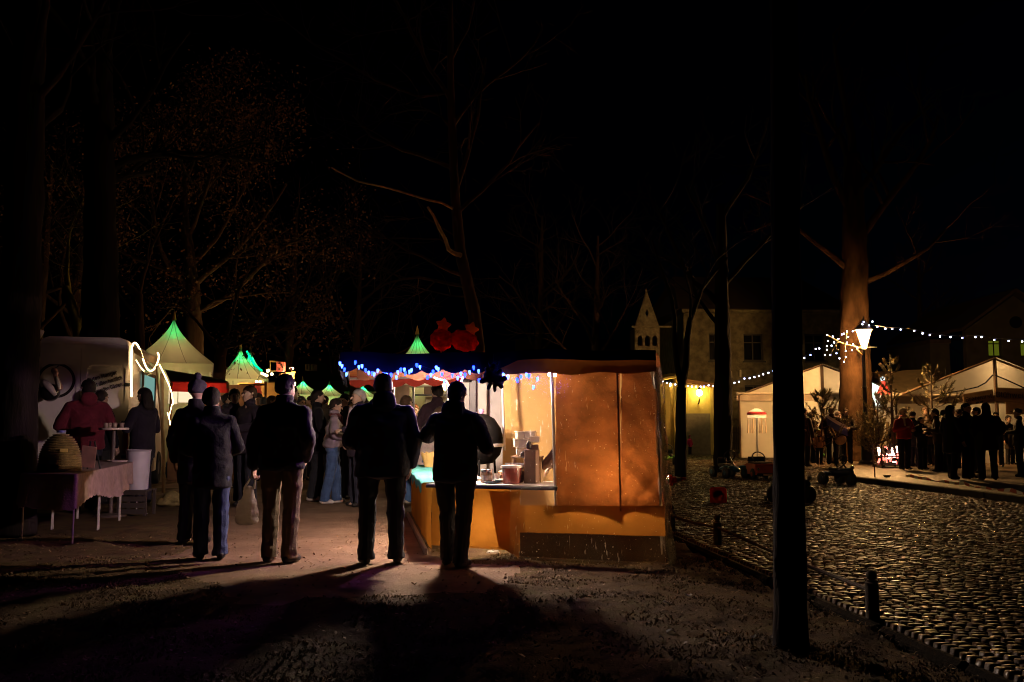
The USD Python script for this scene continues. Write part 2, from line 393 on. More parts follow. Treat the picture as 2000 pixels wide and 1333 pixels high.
order = np.lexsort((R[:, 1], ~inview)); big, rest = order[:300], order[300:]
for k in big:
    part(street, 'cobblestone', trimesh.Trimesh(cv[k], cf, process=False), cob_mat, smooth=True)
ff = (cf[None] + np.arange(len(rest))[:, None, None] * 17).reshape(-1, 3)
part(street, 'cobblestones', trimesh.Trimesh(cv[rest].reshape(-1, 3), ff, process=False), cob_mat, smooth=True, kind='stuff')

# --- kerbs
kerb_m = M('kerb_stone', (.014, .010, .006), .95, .4, 6, .8, 30, spec=.1)
kl = thing('kerb', 'line of worn kerb stones along the grass edge of the street', kind='structure')
y = 3.0
while y < 34:
    L = .8 + .3 * rng.random(); c = y + L / 2
    ang = math.degrees(math.atan2(-.11, 1))
    part(kl, 'kerb_stone', rbox(float(XL(c)) - .05, c, -.03, .08, L - .015, .12, .025, rotz=-math.degrees(math.atan(-.11))), kerb_m, smooth=30)
    y += L
kerb_m = M('pavement_kerb_stone', (.05, .036, .024), .8, .3, 6, .5, 30)
kr = thing('pavement_kerb', 'raised kerb stones of the pavement across the street', kind='structure')
for (ya, yb) in zip(_xr[:-1, 0], _xr[1:, 0]):
    if yb > 36: yb = 36
    xa, xb = float(XR(ya)), float(XR(yb)); L = math.hypot(xb - xa, yb - ya); m = max(1, int(L / 1.0))
    ang = math.degrees(math.atan2(yb - ya, xb - xa)) - 90
    for k in range(m):
        t = (k + .5) / m; cy_ = ya + (yb - ya) * t
        if cy_ < 9: continue
        part(kr, 'kerb_stone', rbox(xa + (xb - xa) * t + .07, cy_, .045, .14, L / m - .012, .17, .018, rotz=ang), kerb_m, smooth=30)
pav_m = M('pavement_setts', (.11, .072, .04), .6, .35, 3, .6, 22)
pav = sheet(lambda u, w: np.stack([XR(2 + 58 * u) + .13 + (45 - XR(2 + 58 * u)) * w, 2 + 58 * u, .118 + 0 * u], -1), 60, 4)
pav.invert() if pav.face_normals[0][2] < 0 else None
single('pavement', pav, pav_m, 'broad pavement of small setts in front of the beer tents', kind='structure', smooth=True)
PZ = .12

# --- low posts and rail on the grass edge
post_m = M('weathered_post', (.05, .035, .025), .85, .3, 10, .5, 30)
bol = thing('low_post', 'thick short dark wooden post nearest the camera beside the kerb', 'post', G(1705, 1213), 'low posts along the kerb')
part(bol, 'shaft', lathe([(0, -.1), (.045, -.1), (.045, .255), (.03, .262), (.03, .275), (0, .275)], n=16), post_m, world=False)
part(bol, 'knob', ball((0, 0, .305), (.036, .036, .036), 2), post_m, world=False, smooth=True)
p2 = dup(bol, G(1402, 1067), 0, 'short dark wooden post midway between the stall corner and the black trunk')
p3 = dup(bol, G(1312, 1040), 0, 'short dark wooden post right beside the corner of the stall')
p4 = dup(bol, (float(XL(2.6)) - .15, 2.6, 0), 0, 'short dark wooden post at the right edge of the grass')
rl = thing('low_rail', 'thin dark rail running between the low posts beside the kerb', 'rail')
pp = [p3.loc, p2.loc, bol.loc]
for a, b in zip(pp[:-1], pp[1:]):
    part(rl, 'rail_bar', tube([a + (0, 0, .2), (a + b) / 2 + (0, 0, .185), b + (0, 0, .2)], .016, 8), post_m)

# --- barrier tape across the street edge
tape = thing('barrier_tape', 'red and white barrier tape sagging along the pavement kerb', 'barrier tape')
ta, tb = G(1770, 934, .1), G(2040, 975, .1)
tw, tr_ = M('white_tape', (.75, .72, .68), .35, .05), M('red_tape', (.45, .05, .03), .35, .05)
N = 26
for k in range(N):
    def pt(t, ta=ta, tb=tb): return ta + (tb - ta) * t + np.array([0, 0, .03 + .02 * math.sin(17 * t) + .02 * math.sin(t * 41)])
    a, b = pt(k / N), pt((k + 1) / N)
    tilt = .03 * math.sin(k * 1.3)
    m = trimesh.Trimesh([a + (0, tilt, -.03), b + (0, tilt, -.03), b + (0, -tilt, .035), a + (0, -tilt, .035)], [[0, 1, 2], [0, 2, 3]], process=False)
    part(tape, 'white_stripe' if k % 2 == 0 else 'red_stripe', m, tw if k % 2 == 0 else tr_, smooth=False)
st = G(1709, 942)
sk_ = thing('marker_stake', 'thin dark stake with a round foot standing on the cobbles', 'stake', st)
part(sk_, 'rod', rod(st, st + (0, 0, .36), .014), post_m); part(sk_, 'foot', lathe([(0, 0), (.09, 0), (.08, .03), (.02, .045), (0, .045)], st, 14), post_m)
part(sk_, 'cap', lathe([(0, 0), (.05, 0), (.05, .015), (0, .02)], st + (0, 0, .35), 12), post_m)
bl = G(1733, 943)
bk = thing('edge_block', 'small squat dark marker block standing beside the stake', 'block', bl)
part(bk, 'body', rbox(bl[0], bl[1], .075, .11, .1, .15, .012), post_m); part(bk, 'top_plate', rbox(bl[0], bl[1], .158, .13, .12, .016, .004), post_m)

# --- traffic cones lying down
def cone(px, py, rotz, label, w=.27):
    c = G(px, py)
    t = thing('traffic_cone', label, 'traffic cone', c, 'traffic cones lying on the cobbles')
    red, wht, dk = CLOTH_THIN('cone_red', (.75, .12, .07), (.6, .06, .04), .35, var=.08), M('cone_white', (.7, .66, .62), .4, .1), M('cone_inside', (.12, .012, .01), .7, .2)
    sq = m3.CrossSection.square((w, w), True).offset(-.03, m3.JoinType.Round).offset(.03, m3.JoinType.Round) - m3.CrossSection.circle(w * .36, 28)
    base = tm(m3.Manifold.extrude(sq, .03))
    def prof(z0, z1, o=0.0):
        r = lambda z: w * .37 + (z / (w * 1.75)) * (w * .06 - w * .37)
        return [(r(z0) + o, z0), (r(z1) + o, z1), (r(z1) + o - .008, z1), (r(z0) + o - .008, z0), (r(z0) + o, z0)]
    body, inner = lathe(prof(.02, w * 1.75), n=28), lathe([(w * .35, .021), (w * .05, w * 1.7), (0, w * 1.7)], n=28)
    band = lathe(prof(w * .7, w * 1.15, .004), n=28)
    Rm = trimesh.transformations.euler_matrix(math.radians(-90 + 4), 0, math.radians(rotz), 'sxyz')
    for nm, m, mt in (('base', base, red), ('body', body, red), ('inside', inner, dk), ('reflective_band', band, wht)):
        m.apply_transform(Rm); m.apply_translation((0, 0, w / 2))
        part(t, nm, m, mt, world=False)
cone(1403, 985, -24, 'red traffic cone lying with its square base turned to the camera')
cone(1306, 950, -70, 'red traffic cone lying on its side half hidden by the stall corner', .24)

# ================================================================ MAIN STALL
A = G(842, 1085); B = G(1303, 1106); C = G(803, 1010)
uAB = (B - A) / np.linalg.norm(B - A); nF = np.array([uAB[1], -uAB[0], 0.0])      # towards the camera
uAC = (C - A) / np.linalg.norm(C - A); nL = np.array([-uAC[1], uAC[0], 0.0])       # towards the left
if nL[0] > 0: nL = -nL
LAB = np.linalg.norm(B - A); LAC = np.linalg.norm(C - A)
def F(s, z, o=0.0): return A + uAB * s + nF * o + np.array([0, 0, z])           # point on the front plane
def s_at(px, py=900):      # parameter along the front where the pixel column crosses it
    r = ray(px, py); r2 = np.array([r[0], r[1]]); M2 = np.array([[r2[0], -uAB[0]], [r2[1], -uAB[1]]]); return float(np.linalg.solve(M2, A[:2])[1])
def z_at(px, py): 
    s = s_at(px, py); y = (A + uAB * s)[1]; return float(P(px, py, y)[2])
BK = -nF
stall = thing('market_stall', 'orange canvas market stall with dark blue scalloped awning and clear plastic front', 'stall', A)
canvas = CLOTH_THIN('orange_canvas', (.25, .095, .028), (.165, .052, .012), .45, scale=3.6, var=.45, bump=1.0, bscale=6)
shaded_canvas = CLOTH_THIN('shaded_valance_canvas', (.26, .10, .02), (.10, .03, .005), .3, scale=2.5, var=.14, bump=.35, bscale=4)  # duller copy of the orange canvas, shade of the unlit valance put in
counter_cloth = CLOTH_THIN('counter_cloth', (.42, .20, .04), (.42, .17, .028), .45, scale=2.2, var=.16, bump=.3, bscale=5)
cream = CLOTH_THIN('cream_canvas', (.56, .37, .15), (.5, .32, .12), .25, scale=2.5, var=.1, bump=.3, bscale=3)
navy = M('navy_awning', (.004, .005, .012), .8, .25, 5, .3, 12, spec=.15)
orange_roof = CLOTH_THIN('orange_roof', (.42, .14, .05), (.42, .10, .03), .5, scale=4, var=.2, bump=.3, bscale=8)
pvc = PLASTIC('clear_plastic', .05); pvc2 = PLASTIC('dusty_plastic', .16, (.16, .09, .035), 7, .8)
alu = M('aluminium_pole', (.72, .70, .68), .35, .05, metal=.85)
white_top = M('white_tabletop', (.62, .6, .58), .45, .1)
red_cloth = CLOTH_THIN('red_cloth', (.22, .03, .02), (.16, .02, .01), .35)
s1012, s1085, s1090, s1210, s990 = s_at(1012), s_at(1085), s_at(1090), s_at(1211), s_at(990, 720)
ztop = .69
# front counter cloth, with the folded-back end
part(stall, 'counter_front', cloth_sheet(F(0, .10), F(s1012 + .02, .08), F(s1012 + .02, ztop), F(0, ztop), 30, 18, .018, 4, 3), counter_cloth, smooth=True)
part(stall, 'counter_hem', cloth_sheet(F(.0, .0, .012), F(s1012 - .05, .0, .012), F(s1012 - .02, .11, .012), F(0, .11, .012), 24, 4, .012, 6, 4), pvc2, smooth=True)
fold = cloth_sheet(F(s_at(975), .12, .03), F(s1012 + .02, .02, .05), F(s1012 + .02, .66, .04), F(s_at(958), .66, .03), 8, 12, .02, 6, 9)
part(stall, 'cloth_fold', fold, counter_cloth, smooth=True)
part(stall, 'counter_side', cloth_sheet(C + (0, 0, .05), A + (0, 0, .05), A + (0, 0, ztop), C + (0, 0, ztop), 26, 14, .02, 3, 5), counter_cloth, smooth=True)
plank = rbox(*((A + C) / 2 + nL * .05 + (0, 0, .035)), .03, LAC, .07, .006, rotz=math.degrees(math.atan2(uAC[1], uAC[0])) - 90)
part(stall, 'base_plank', plank, M('pale_plank', (.45, .36, .27), .7, .2, 12, .3, 40, stretch=(1, .15, 1)))
# counter tops (front piece and left piece)
def slab(p0, p1, p2, p3, z, th=.035):
    b = np.array([p0, p1, p2, p3], float)[:, :2]
    return tm(m3.Manifold.hull_points(np.vstack([np.column_stack([b, np.full(4, z)]), np.column_stack([b, np.full(4, z - th)])])))
part(stall, 'counter_top', slab(F(-.04, 0, .04), F(s1090, 0, .04), F(s1090, 0, -.62), A + uAC * .62 + uAB * .68, ztop + .035), white_top)
part(stall, 'counter_top', slab(A + uAC * .64 + nL * .05, A + uAC * .64 - nL * .62, C - nL * .62, C + nL * .05, ztop + .034), white_top)
edge_dark = M('dark_counter_edge', (.03, .03, .04), .4, .2)
part(stall, 'counter_edge', tm([tube([F(-.04, ztop + .008, .052), F(s1090, ztop + .008, .052)], .018, 6)]), edge_dark)
# teal cloth hanging over the edge of the side counter
teal = CLOTH_THIN('teal_cloth', (.10, .36, .34), (.08, .25, .25), .2, var=.3, scale=9)
def tealfn(u, w):
    p = (A + uAC * .05)[None, None] + uAC * ((LAC - .15) * u)[..., None] - nL * (.30 - .40 * np.minimum(w / .7, 1))[..., None]
    z = ztop + .045 - .10 * np.clip((w - .7) / .3, 0, 1) * (1 + .35 * np.sin(u * 31)) + .006 * np.sin(u * 24 + w * 7)
    return np.concatenate([p[..., :2], z[..., None]], -1)
single('counter_cloth', sheet(tealfn, 50, 12), teal, 'teal patterned cloth draped over the side edge of the orange counter', 'cloth', smooth=True)

# poles
zr = 1.98
pole_spots = [F(s1090 - .02, 0, -.03), A + uAC * .1 - nL * .1, C - nL * .1, F(LAB - .04, 0, -.05)]
D = np.array([1.85, 11.3, 0.0]); E = np.array([-.12, 11.6, 0.0])
part(stall, 'pole', rod(F(s1090 - .015, .45, .03), F(s1090 - .06, 1.86, .0), .016, 10), alu)
part(stall, 'pole', rod(P(985, 880, 11.2), P(980, 728, 11.2), .018, 10), alu)
part(stall, 'pole', rod(P(883, 900, 12.2), P(872, 735, 12.2), .02, 10), alu)
part(stall, 'pole', rod(F(LAB - .05, 0, -.06), F(LAB - .10, 1.95, -.05), .018, 10), alu)
part(stall, 'pole', rod(D + (0, 0, 0), D + (0, 0, 2.0), .02, 10), alu)
part(stall, 'brace', rod(P(870, 742, 10.6), P(905, 800, 10.9), .012, 8), alu)
# back wall and side wall
def backfn(u, w):
    p = E[None, None] * (1 - u)[..., None] + D[None, None] * u[..., None]
    q = p + np.array([0, 0, 1.0]) * (.05 + 1.92 * w)[..., None]
    q[..., 1] += .05 * np.sin(u * 9 + w * 2) + .06 * (meshkit.fbm(np.stack([u * 5 - w * 3, w * 3, 0 * u], -1), 3, 8) - .5)
    return q
part(stall, 'back_wall', sheet(backfn, 40, 24), cream, smooth=True)
Bm = B + BK * .12 + np.array([-.05, 0, 0])
part(stall, 'side_wall', cloth_sheet(Bm + (0, 0, .02), D + (0, 0, .02), D + (0, 0, 1.95), Bm + (-.08, 0, 1.93), 24, 20, .04, 2.5, 12), canvas, smooth=True)
# orange front canvas: two panels with a seam
zb, zt = .50, 1.87
s1295 = LAB - .07
def panel(sa, sb, seed, lean=-.04):
    def fn(u, w):
        s = sa + (sb - sa) * u
        z = zb + (zt - zb) * w + (.02 * np.sin(u * 3))*(1-w)
        o = -.02 + lean * w + (meshkit.fbm(np.stack([s * 1.2 + w * 1.1, z * 3.4, 0 * s + seed], -1), 3, seed) - .5) * .20 + .03 * np.abs(np.sin(w * 9 + u * 2.5 + 1)) ** 4 - .05 * np.abs(meshkit.noise(np.stack([s * 3.0 + w * 2.5, z * 5.0 - u * 1.5, 0 * s + seed], -1), seed + 7) - .5) * (1.3 - w) + .02 * np.sin(w * 14 + u * 4) * (1 - w)
        return A + uAB * s[..., None] + nF * o[..., None] + np.array([0, 0, 1.0]) * z[..., None]
    return sheet(fn, 36, 44)
part(stall, 'front_panel', panel(s1085, s1210, 31), canvas, smooth=True)
part(stall, 'front_panel', panel(s1210 + .004, s1295, 32), canvas, smooth=True)
part(stall, 'seam', tube([F(s1210 + .01, zb, .06), F(s1210 + .0, 1.2, .05), F(s1210 - .015, zt, .02)], .009, 6), M('seam_tape', (.10, .03, .01), .7, .2))
# heavy orange band and skirt
part(stall, 'skirt_band', cloth_sheet(F(s1012, .27, .075), F(LAB + .0, .285, .09), F(LAB - .01, .565, .07), F(s1012 + .01, .53, .065), 40, 8, .02, 4, 14), counter_cloth, smooth=True)
part(stall, 'skirt', cloth_sheet(F(s1012 - .04, .0, .07), F(LAB + .03, .0, .10), F(LAB, .29, .085), F(s1012, .28, .07), 44, 8, .035, 5, 15), pvc2, smooth=True)
part(stall, 'skirt_back', cloth_sheet(F(s1012, .02, -.06), F(LAB - .02, .02, -.04), F(LAB - .02, .27, -.05), F(s1012, .27, -.06), 10, 4, .02, 4, 16), M('dark_backing', (.06, .028, .008), .9, .4, 5, spec=.1), smooth=True)
# clear plastic sheet outside the canvas
def pvcfn(u, w):
    s = s_at(1002) + (LAB - .0 - s_at(1002)) * u; z = .03 + 1.86 * w
    o = .14 - .09 * w + (meshkit.fbm(np.stack([s * 2.6, z * 1.1, 0 * s], -1), 4, 41) - .5) * .13
    return A + uAB * s[..., None] + nF * o[..., None] + np.array([0, 0, 1.0]) * z[..., None]
part(stall, 'plastic_sheet', sheet(pvcfn, 70, 60), pvc, smooth=True)
def pvcside(u, w):
    p = (B + nF * .12 + (.0, 0, 0)) * (1 - u)[..., None] + (D + np.array([.06, 0, 0])) * u[..., None]
    z = .02 + 1.9 * w
    p = p + np.array([1.0, 0, 0]) * (-.10 * w + .10 * (meshkit.fbm(np.stack([u * 9, z * 2.0, 0 * u], -1), 4, 43) - .5))[..., None]
    return np.concatenate([p[..., :2], z[..., None]], -1)
part(stall, 'plastic_sheet', sheet(pvcside, 40, 50), pvc, smooth=True)
# rolled corner of plastic
part(stall, 'plastic_roll', sheet(lambda u, w: np.stack([B[0] + .03 - .10 * w + (.035 + .012 * np.sin(w * 23 + u * 9)) * np.cos(u * 6.28), B[1] - .07 + (.035 + .012 * np.cos(w * 19)) * np.sin(u * 6.28), .02 + 1.85 * w], -1), 18, 60), PLASTIC('creased_plastic', .15, (.6, .5, .3), 16, .9), smooth=True)

# roof
FL, FR = P(668, 694, 9.33), P(1282, 689, 8.42)
BL = P(682, 735, 12.9); BR = D + np.array([.05, .1, 2.02])
FL[2] -= .0
def rooffn(u, w):
    q = bilinear(FL, FR, BR, BL)(u, w)
    q[..., 2] += .055 * np.sin(np.pi * np.clip(w, 0, 1)) - .008 + .02 * np.sin(u * 9) * np.sin(np.pi * w) + .03 * (meshkit.fbm(q * 2.2, 3, 51) - .5)
    return q
part(stall, 'roof', sheet(rooffn, 40, 30), orange_roof, smooth=True)
part(stall, 'roof_beam', rod(FL + (0.02, .05, -.05), FR + (0, .05, -.05), .02, 8), alu)
part(stall, 'roof_beam', rod(BL + (0, 0, -.04), BR + (0, 0, -.04), .02, 8), alu)
part(stall, 'roof_beam', rod(FL + (0.02, .05, -.05), BL + (0, 0, -.05), .02, 8), alu)
uF = (FR - FL) / np.linalg.norm(FR - FL); LF = np.linalg.norm(FR - FL)
def front_valance(u, w):
    s = LF * u
    top = .012 * np.sin(u * 8 + 2.2) + .008 * np.sin(u * 21) + .02
    drop = np.where(u < .53, .165 + .045 * np.abs(np.sin(s * np.pi / .235 + .4)) ** .7, .075 + .0 * u)
    drop = np.where(u < .53, drop, np.clip(.165 - (u - .53) * 1.2, .095, 1))
    z = top - drop * w
    o = .04 + .015 * np.sin(s * 13) * w + .02 * w
    return FL + uF * s[..., None] + nF * o[..., None] + np.array([0, 0, 1.0]) * z[..., None]
part(stall, 'valance', sheet(front_valance, 150, 8), navy, smooth=True)
def orange_valance(u, w):
    s = LF * (.53 + .47 * u)
    z = -.05 - (.145 + .012 * np.sin(u * 17)) * w + .006 * np.sin(u * 9)
    o = .025 + .012 * np.sin(s * 15 + w * 3) * w
    return FL + uF * s[..., None] + nF * o[..., None] + np.array([0, 0, 1.0]) * z[..., None]
part(stall, 'valance', sheet(orange_valance, 60, 8), shaded_canvas, smooth=True, label='orange canvas valance above the plastic front')
uS = (BL - FL); LS = np.linalg.norm(uS[:2])
def side_valance(u, w):
    s = LS * u; drop = .15 + .05 * np.abs(np.sin(s * np.pi / .26))
    p = FL + uS * u[..., None]; p = p + nL * (.03 + .015 * np.sin(s * 11) * w)[..., None]
    p[..., 2] += .02 - drop * w; return p
part(stall, 'valance', sheet(side_valance, 110, 6), navy, smooth=True)
uB_ = (BR - BL); LB = np.linalg.norm(uB_[:2])
def back_valance(u, w):
    s = LB * u; drop = .13 + .05 * np.abs(np.sin(s * np.pi / .3))
    p = BL + uB_ * u[..., None]; p = p + np.array([0, .03, 0]); p[..., 2] += .01 - drop * w; return p
part(stall, 'valance', sheet(back_valance, 110, 6), red_cloth, smooth=True, label='red scalloped valance on the far side')
def inner_valance(u, w):    # peach lining behind the scallops
    s = LF * .5 * u; z = -.03 - (.20 + .02 * np.sin(s * 20)) * w
    return FL + uF * s[..., None] - nF * (.35 + .02 * np.sin(s * 12))[..., None] + np.array([0, 0, 1.0]) * z[..., None]
part(stall, 'lining', sheet(inner_valance, 60, 5), CLOTH_THIN('peach_lining', (.26, .11, .06), (.12, .05, .025), .3), smooth=True)

# lamps of the stall
def lamp_light(col, strength, name): return EM(name, col, strength)
lp = P(866, 737, 10.0)
sl = thing('stall_lamp', 'bright white lamp with tilted metal reflector hanging under the awning', 'lamp', lp)
part(sl, 'bulb', ball(lp, (.10, .045, .035), 2), EM('stall_bulb_glow', (1.0, .77, .58), 3800.0), smooth=True)
refl = lathe([(.03, .10), (.10, .08), (.155, .045), (.15, .042), (.095, .075), (.025, .095)], n=24)
refl.apply_transform(trimesh.transformations.euler_matrix(0, math.radians(14), 0)); refl.apply_translation(lp + (-.03, .03, .05))
part(sl, 'reflector', refl, M('lamp_reflector', (.75, .72, .68), .25, .05, metal=.6), smooth=True)
part(sl, 'cord', rod(lp + (0, .02, .1), lp + (.03, .05, .24), .006, 6), M('black_cable', (.01, .01, .01), .6, .1))
ta_, tb_ = F(s_at(1068, 735) , 1.82, -.06), F(s_at(1068, 735) + .62, 1.80, -.42)
tl = thing('tube_lamp', 'white fluorescent tube with its bright end at the top of the stall pole', 'lamp', ta_)
part(tl, 'tube', rod(ta_, tb_, .018, 10), EM('tube_glow', (1.0, .80, .56), 45.0))
part(tl, 'fitting', rod(ta_ + (0, 0, .035), tb_ + (0, 0, .035), .015, 6), alu)
wl = F(s_at(1190) , .80, -.36)
wl_t = thing('work_lamp', 'clip lamp glowing low behind the orange canvas', 'lamp', wl)
part(wl_t, 'bulb', ball(wl, .035, 2), EM('work_bulb_glow', (1.0, .70, .40), 800.0), smooth=True)
part(wl_t, 'stem', rod(wl - (0, 0, .03), wl - (0, 0, .27), .012, 8), alu)
part(wl_t, 'foot', lathe([(0, 0), (.07, 0), (.06, .02), (0, .025)], wl - (0, 0, .29), 16), alu)
part(stall, 'work_table', slab(F(s1085, 0, -.2), F(LAB - .15, 0, -.2), F(LAB - .15, 0, -.75), F(s1085, 0, -.75), wl[2] - .29), white_top)
ul = F(.55, .30, -.34)
ult = thing('under_lamp', 'small lamp glowing behind the orange counter cloth', 'lamp', ul)
part(ult, 'bulb', ball(ul, .03, 2), EM('under_bulb_glow', (1.0, .72, .42), 420.0), smooth=True)
part(ult, 'stem', rod(ul - (0, 0, .3), ul - (0, 0, .025), .012, 8), alu)
part(ult, 'foot', lathe([(0, 0), (.07, 0), (.06, .02), (0, .025)], ul - (0, 0, .3), 16), alu)
# violet party floodlight under the left end of the awning
fp = P(905, 737, 9.6)
fl = thing('flood_lamp', 'small violet floodlight tucked under the awning beside the white lamp', 'lamp', fp)
vd = lathe([(0, 0), (.05, 0), (.05, .012), (0, .012)], n=20); vd.apply_transform(trimesh.transformations.euler_matrix(0, math.radians(-72), math.radians(8))); vd.apply_translation(fp)
part(fl, 'lens', vd, EM('violet_glow', (.66, .16, 1.0), 1300.0))
vh = lathe([(.056, -.012), (.056, .02), (.03, .09), (0, .095)], n=20); vh.apply_transform(trimesh.transformations.euler_matrix(0, math.radians(-72 + 180), math.radians(8))) if False else vh.apply_transform(trimesh.transformations.euler_matrix(0, math.radians(108), math.radians(8))); vh.apply_translation(fp + (.012, 0, 0))
part(fl, 'housing', vh, M('black_plastic', (.012, .012, .014), .4, .1))
part(fl, 'bracket', rod(fp + (.05, 0, .0), fp + (.05, .02, .17), .008, 6), alu)

# blue string of lights draped along the awning
bs = thing('blue_lights', 'string of blue and white fairy lights draped along the scalloped awning', 'fairy lights')
cool = [EM('blue_led', (.006, .02, 1.0), 22.0), EM('ice_led', (.03, .07, 1.0), 18.0)]
pts = [(664, 706), (668, 714), (673, 721), (677, 727), (694, 707), (701, 716), (707, 711), (714, 722), (720, 727), (727, 725), (731, 730), (738, 723), (750, 727), (755, 731), (764, 731), (774, 733), (777, 726), (783, 721), (790, 718), (792, 728), (800, 725), (804, 719), (814, 712), (820, 716), (846, 722), (852, 717), (856, 720), (863, 727), (868, 743), (884, 732), (894, 734), (900, 729), (908, 731), (917, 723), (925, 717), (935, 724), (964, 712), (936, 742), (842, 731), (835, 733), (983, 731), (992, 735), (1010, 738), (1028, 731), (1033, 733), (1042, 752), (1050, 739), (1018, 735)]
cable = []
for k, (px, py) in enumerate(pts):
    Yv = np.interp(px, [664, 990, 1050], [9.22, 8.82, 8.62]) - .05
    c = P(px, py + (3 if k % 3 == 0 else 0), Yv); cable.append(c)
    b = H((c, .015), (c - np.array([.004 * math.sin(k * 7), 0, .026]), .007), v=V12)
    part(bs, 'bulb', b, cool[(k * 7 % 5) < 3], smooth=True)
part(bs, 'wire', tube(np.array(cable[4:38])[np.argsort([p[0] for p in pts[4:38]])] + (0, .01, .012), .003, 4), M('green_wire', (.01, .02, .015), .6, .1))

# red foil balloons on the roof
foil = CLOTH_THIN('red_foil', (.50, .035, .03), (.42, .025, .02), .5, scale=14, var=.45, bump=1.0, bscale=22); ofoil = CLOTH_THIN('orange_foil', (.70, .32, .10), (.6, .25, .06), .5, scale=9, var=.2, bump=.4, bscale=20)
def pillow(c, rx, rz, ry, tilt, seed, heart=False):
    m = trimesh.creation.icosphere(4, 1.0); p = np.array(m.vertices)
    r = meshkit.fbm(p * 3, 3, seed)
    ang = np.arctan2(p[:, 2], p[:, 0]); rim = np.sqrt(p[:, 0] ** 2 + p[:, 2] ** 2)
    p[:, 0] *= rx * (1 + .04 * np.sin(ang * 9) * rim ** 4); p[:, 2] *= rz * (1 + .05 * np.sin(ang * 9) * rim ** 4); p[:, 1] *= ry * (1 - .25 * rim ** 3) * (.85 + .4 * r)
    m.vertices = p; m.apply_transform(trimesh.transformations.rotation_matrix(math.radians(tilt), (0, 1, 0))); m.apply_translation(c); return m
def star(c, r, th, n=5, tilt=0):
    a = np.arange(2 * n) * np.pi / n; rr = np.where(np.arange(2 * n) % 2 == 0, r, r * .55)
    pts = np.column_stack([rr * np.sin(a), rr * np.cos(a)])
    from shapely.geometry import Polygon
    m = trimesh.creation.extrude_polygon(Polygon(pts).buffer(.01).simplify(.002), th, engine='earcut'); m.apply_translation((0, 0, -th / 2))
    m.apply_transform(trimesh.transformations.euler_matrix(math.radians(90), math.radians(tilt), 0)); m.apply_translation(c); return m
for (px, py, rx, rz, tilt, sx, sy, lab) in [(862, 664, .118, .118, 10, 866, 636, 'round red foil balloon with a small orange star on top, left one on the awning'), (906, 666, .152, .112, 18, 920, 644, 'wider red foil balloon with an orange star, right one on the awning')]:
    c = P(px, py, 9.25); bt = thing('foil_balloon', lab, 'balloon', c, 'red balloons on the stall roof')
    part(bt, 'balloon_body', pillow(c, rx, rz, .085, tilt, int(px)), foil, smooth=True)
    part(bt, 'star', star(P(sx, sy, 9.25), .072, .05, 5, tilt), ofoil)
    part(bt, 'neck', rod(c - (0, 0, rz * .9), c - (.01, 0, rz + .06), .012, 6), foil)
    part(bt, 'tip', ball(P(sx + 2, sy - 9, 9.25), (.014, .014, .022), 1), M('pale_tip', (.7, .6, .4), .4, .1))
# dark stuffed toy hanging under the awning
tp = P(964, 742, 8.68); plush = M('dark_plush', (.012, .008, .014), .95, .3, 20, .6, 60, sheen=.3)
ty = thing('hanging_toy', 'dark stuffed toy animal hanging by its head under the awning edge', 'toy', tp)
bodyp = U([H((tp + (-.03, 0, .03), (.075, .055, .06)), (tp + (.04, 0, -.01), (.065, .05, .06))), H((tp + (-.045, 0, .055), .028), (tp + (-.06, 0, .10), .03), v=V12), H((tp + (.04, 0, .06), .028), (tp + (.065, .01, .085), .028), v=V12),
    H((tp + (-.06, 0, 0), .026), (tp + (-.11, -.02, -.015), .028)), H((tp + (.06, 0, 0), .026), (tp + (.105, -.02, .01), .028)),
    H((tp + (-.03, 0, -.03), .022), (tp + (-.05, -.03, -.085), .018)), H((tp + (.01, 0, -.05), .022), (tp + (.012, -.02, -.105), .016)), H((tp + (.05, 0, -.03), .022), (tp + (.075, -.03, -.07), .022))])
part(ty, 'toy_body', soft(bodyp, .02, 4), plush, smooth=True)
part(ty, 'toy_head', soft(U([H((tp + (.0, -.01, .12), (.042, .04, .04))), H((tp + (-.035, 0, .15), .018), (tp + (-.045, 0, .17), .014), v=V12), H((tp + (.035, 0, .15), .018), (tp + (.045, 0, .17), .014), v=V12)]), .02, 3), plush, smooth=True)
part(ty, 'string', rod(tp + (0, 0, .16), tp + (.0, .05, .25), .003, 5), M('black_cable'))

# ---------------------------------------------------------------- goods on the counter
def onc(px, py, off=.0):
    """point on the front counter top under the pixel"""
    return G(px, py, ztop + .037)
zc = ztop + .0365
def at_counter(px, back): 
    p = F(s_at(px, 940), 0, -back); return np.array([p[0], p[1], zc])
tubp = at_counter(990, .17)
tub = thing('tub', 'red tub of fruit jelly with pale translucent lid on the counter', 'tub', tubp)
part(tub, 'container', lathe([(0, 0), (.088, 0), (.104, .165), (.1, .165), (.0, .16)], tubp, 28), M('red_tub', (.16, .02, .012), .3, .3, 14, coat=.3))
part(tub, 'lid', lathe([(.108, .158), (.112, .158), (.112, .18), (.06, .186), (0, .186)], tubp, 28), M('lid_plastic', (.62, .5, .45), .35, .1))
bx = at_counter(1024, .28)
card = M('brown_card', (.16, .085, .06), .75, .2, 12)
dsp = thing('display_box', 'tall brown cardboard display box standing beside the tub', 'box', bx)
part(dsp, 'carton', rbox(bx[0] + .0, bx[1], zc + .17, .125, .2, .34, .006, rotz=-12), card)
part(dsp, 'flap', rbox(bx[0] + .01, bx[1] - .06, zc + .365, .12, .012, .06, .004, rotz=-12, rotx=20), card)
part(dsp, 'knob', ball((bx[0] - .03, bx[1] - .05, zc + .385), (.03, .03, .045), 1), M('dark_lid', (.03, .02, .02), .6, .2))
part(dsp, 'knob', ball((bx[0] - .085, bx[1] - .03, zc + .29), (.034, .03, .036), 1), M('dark_lid'))
wbox = M('white_carton', (.78, .68, .52), .6, .1)
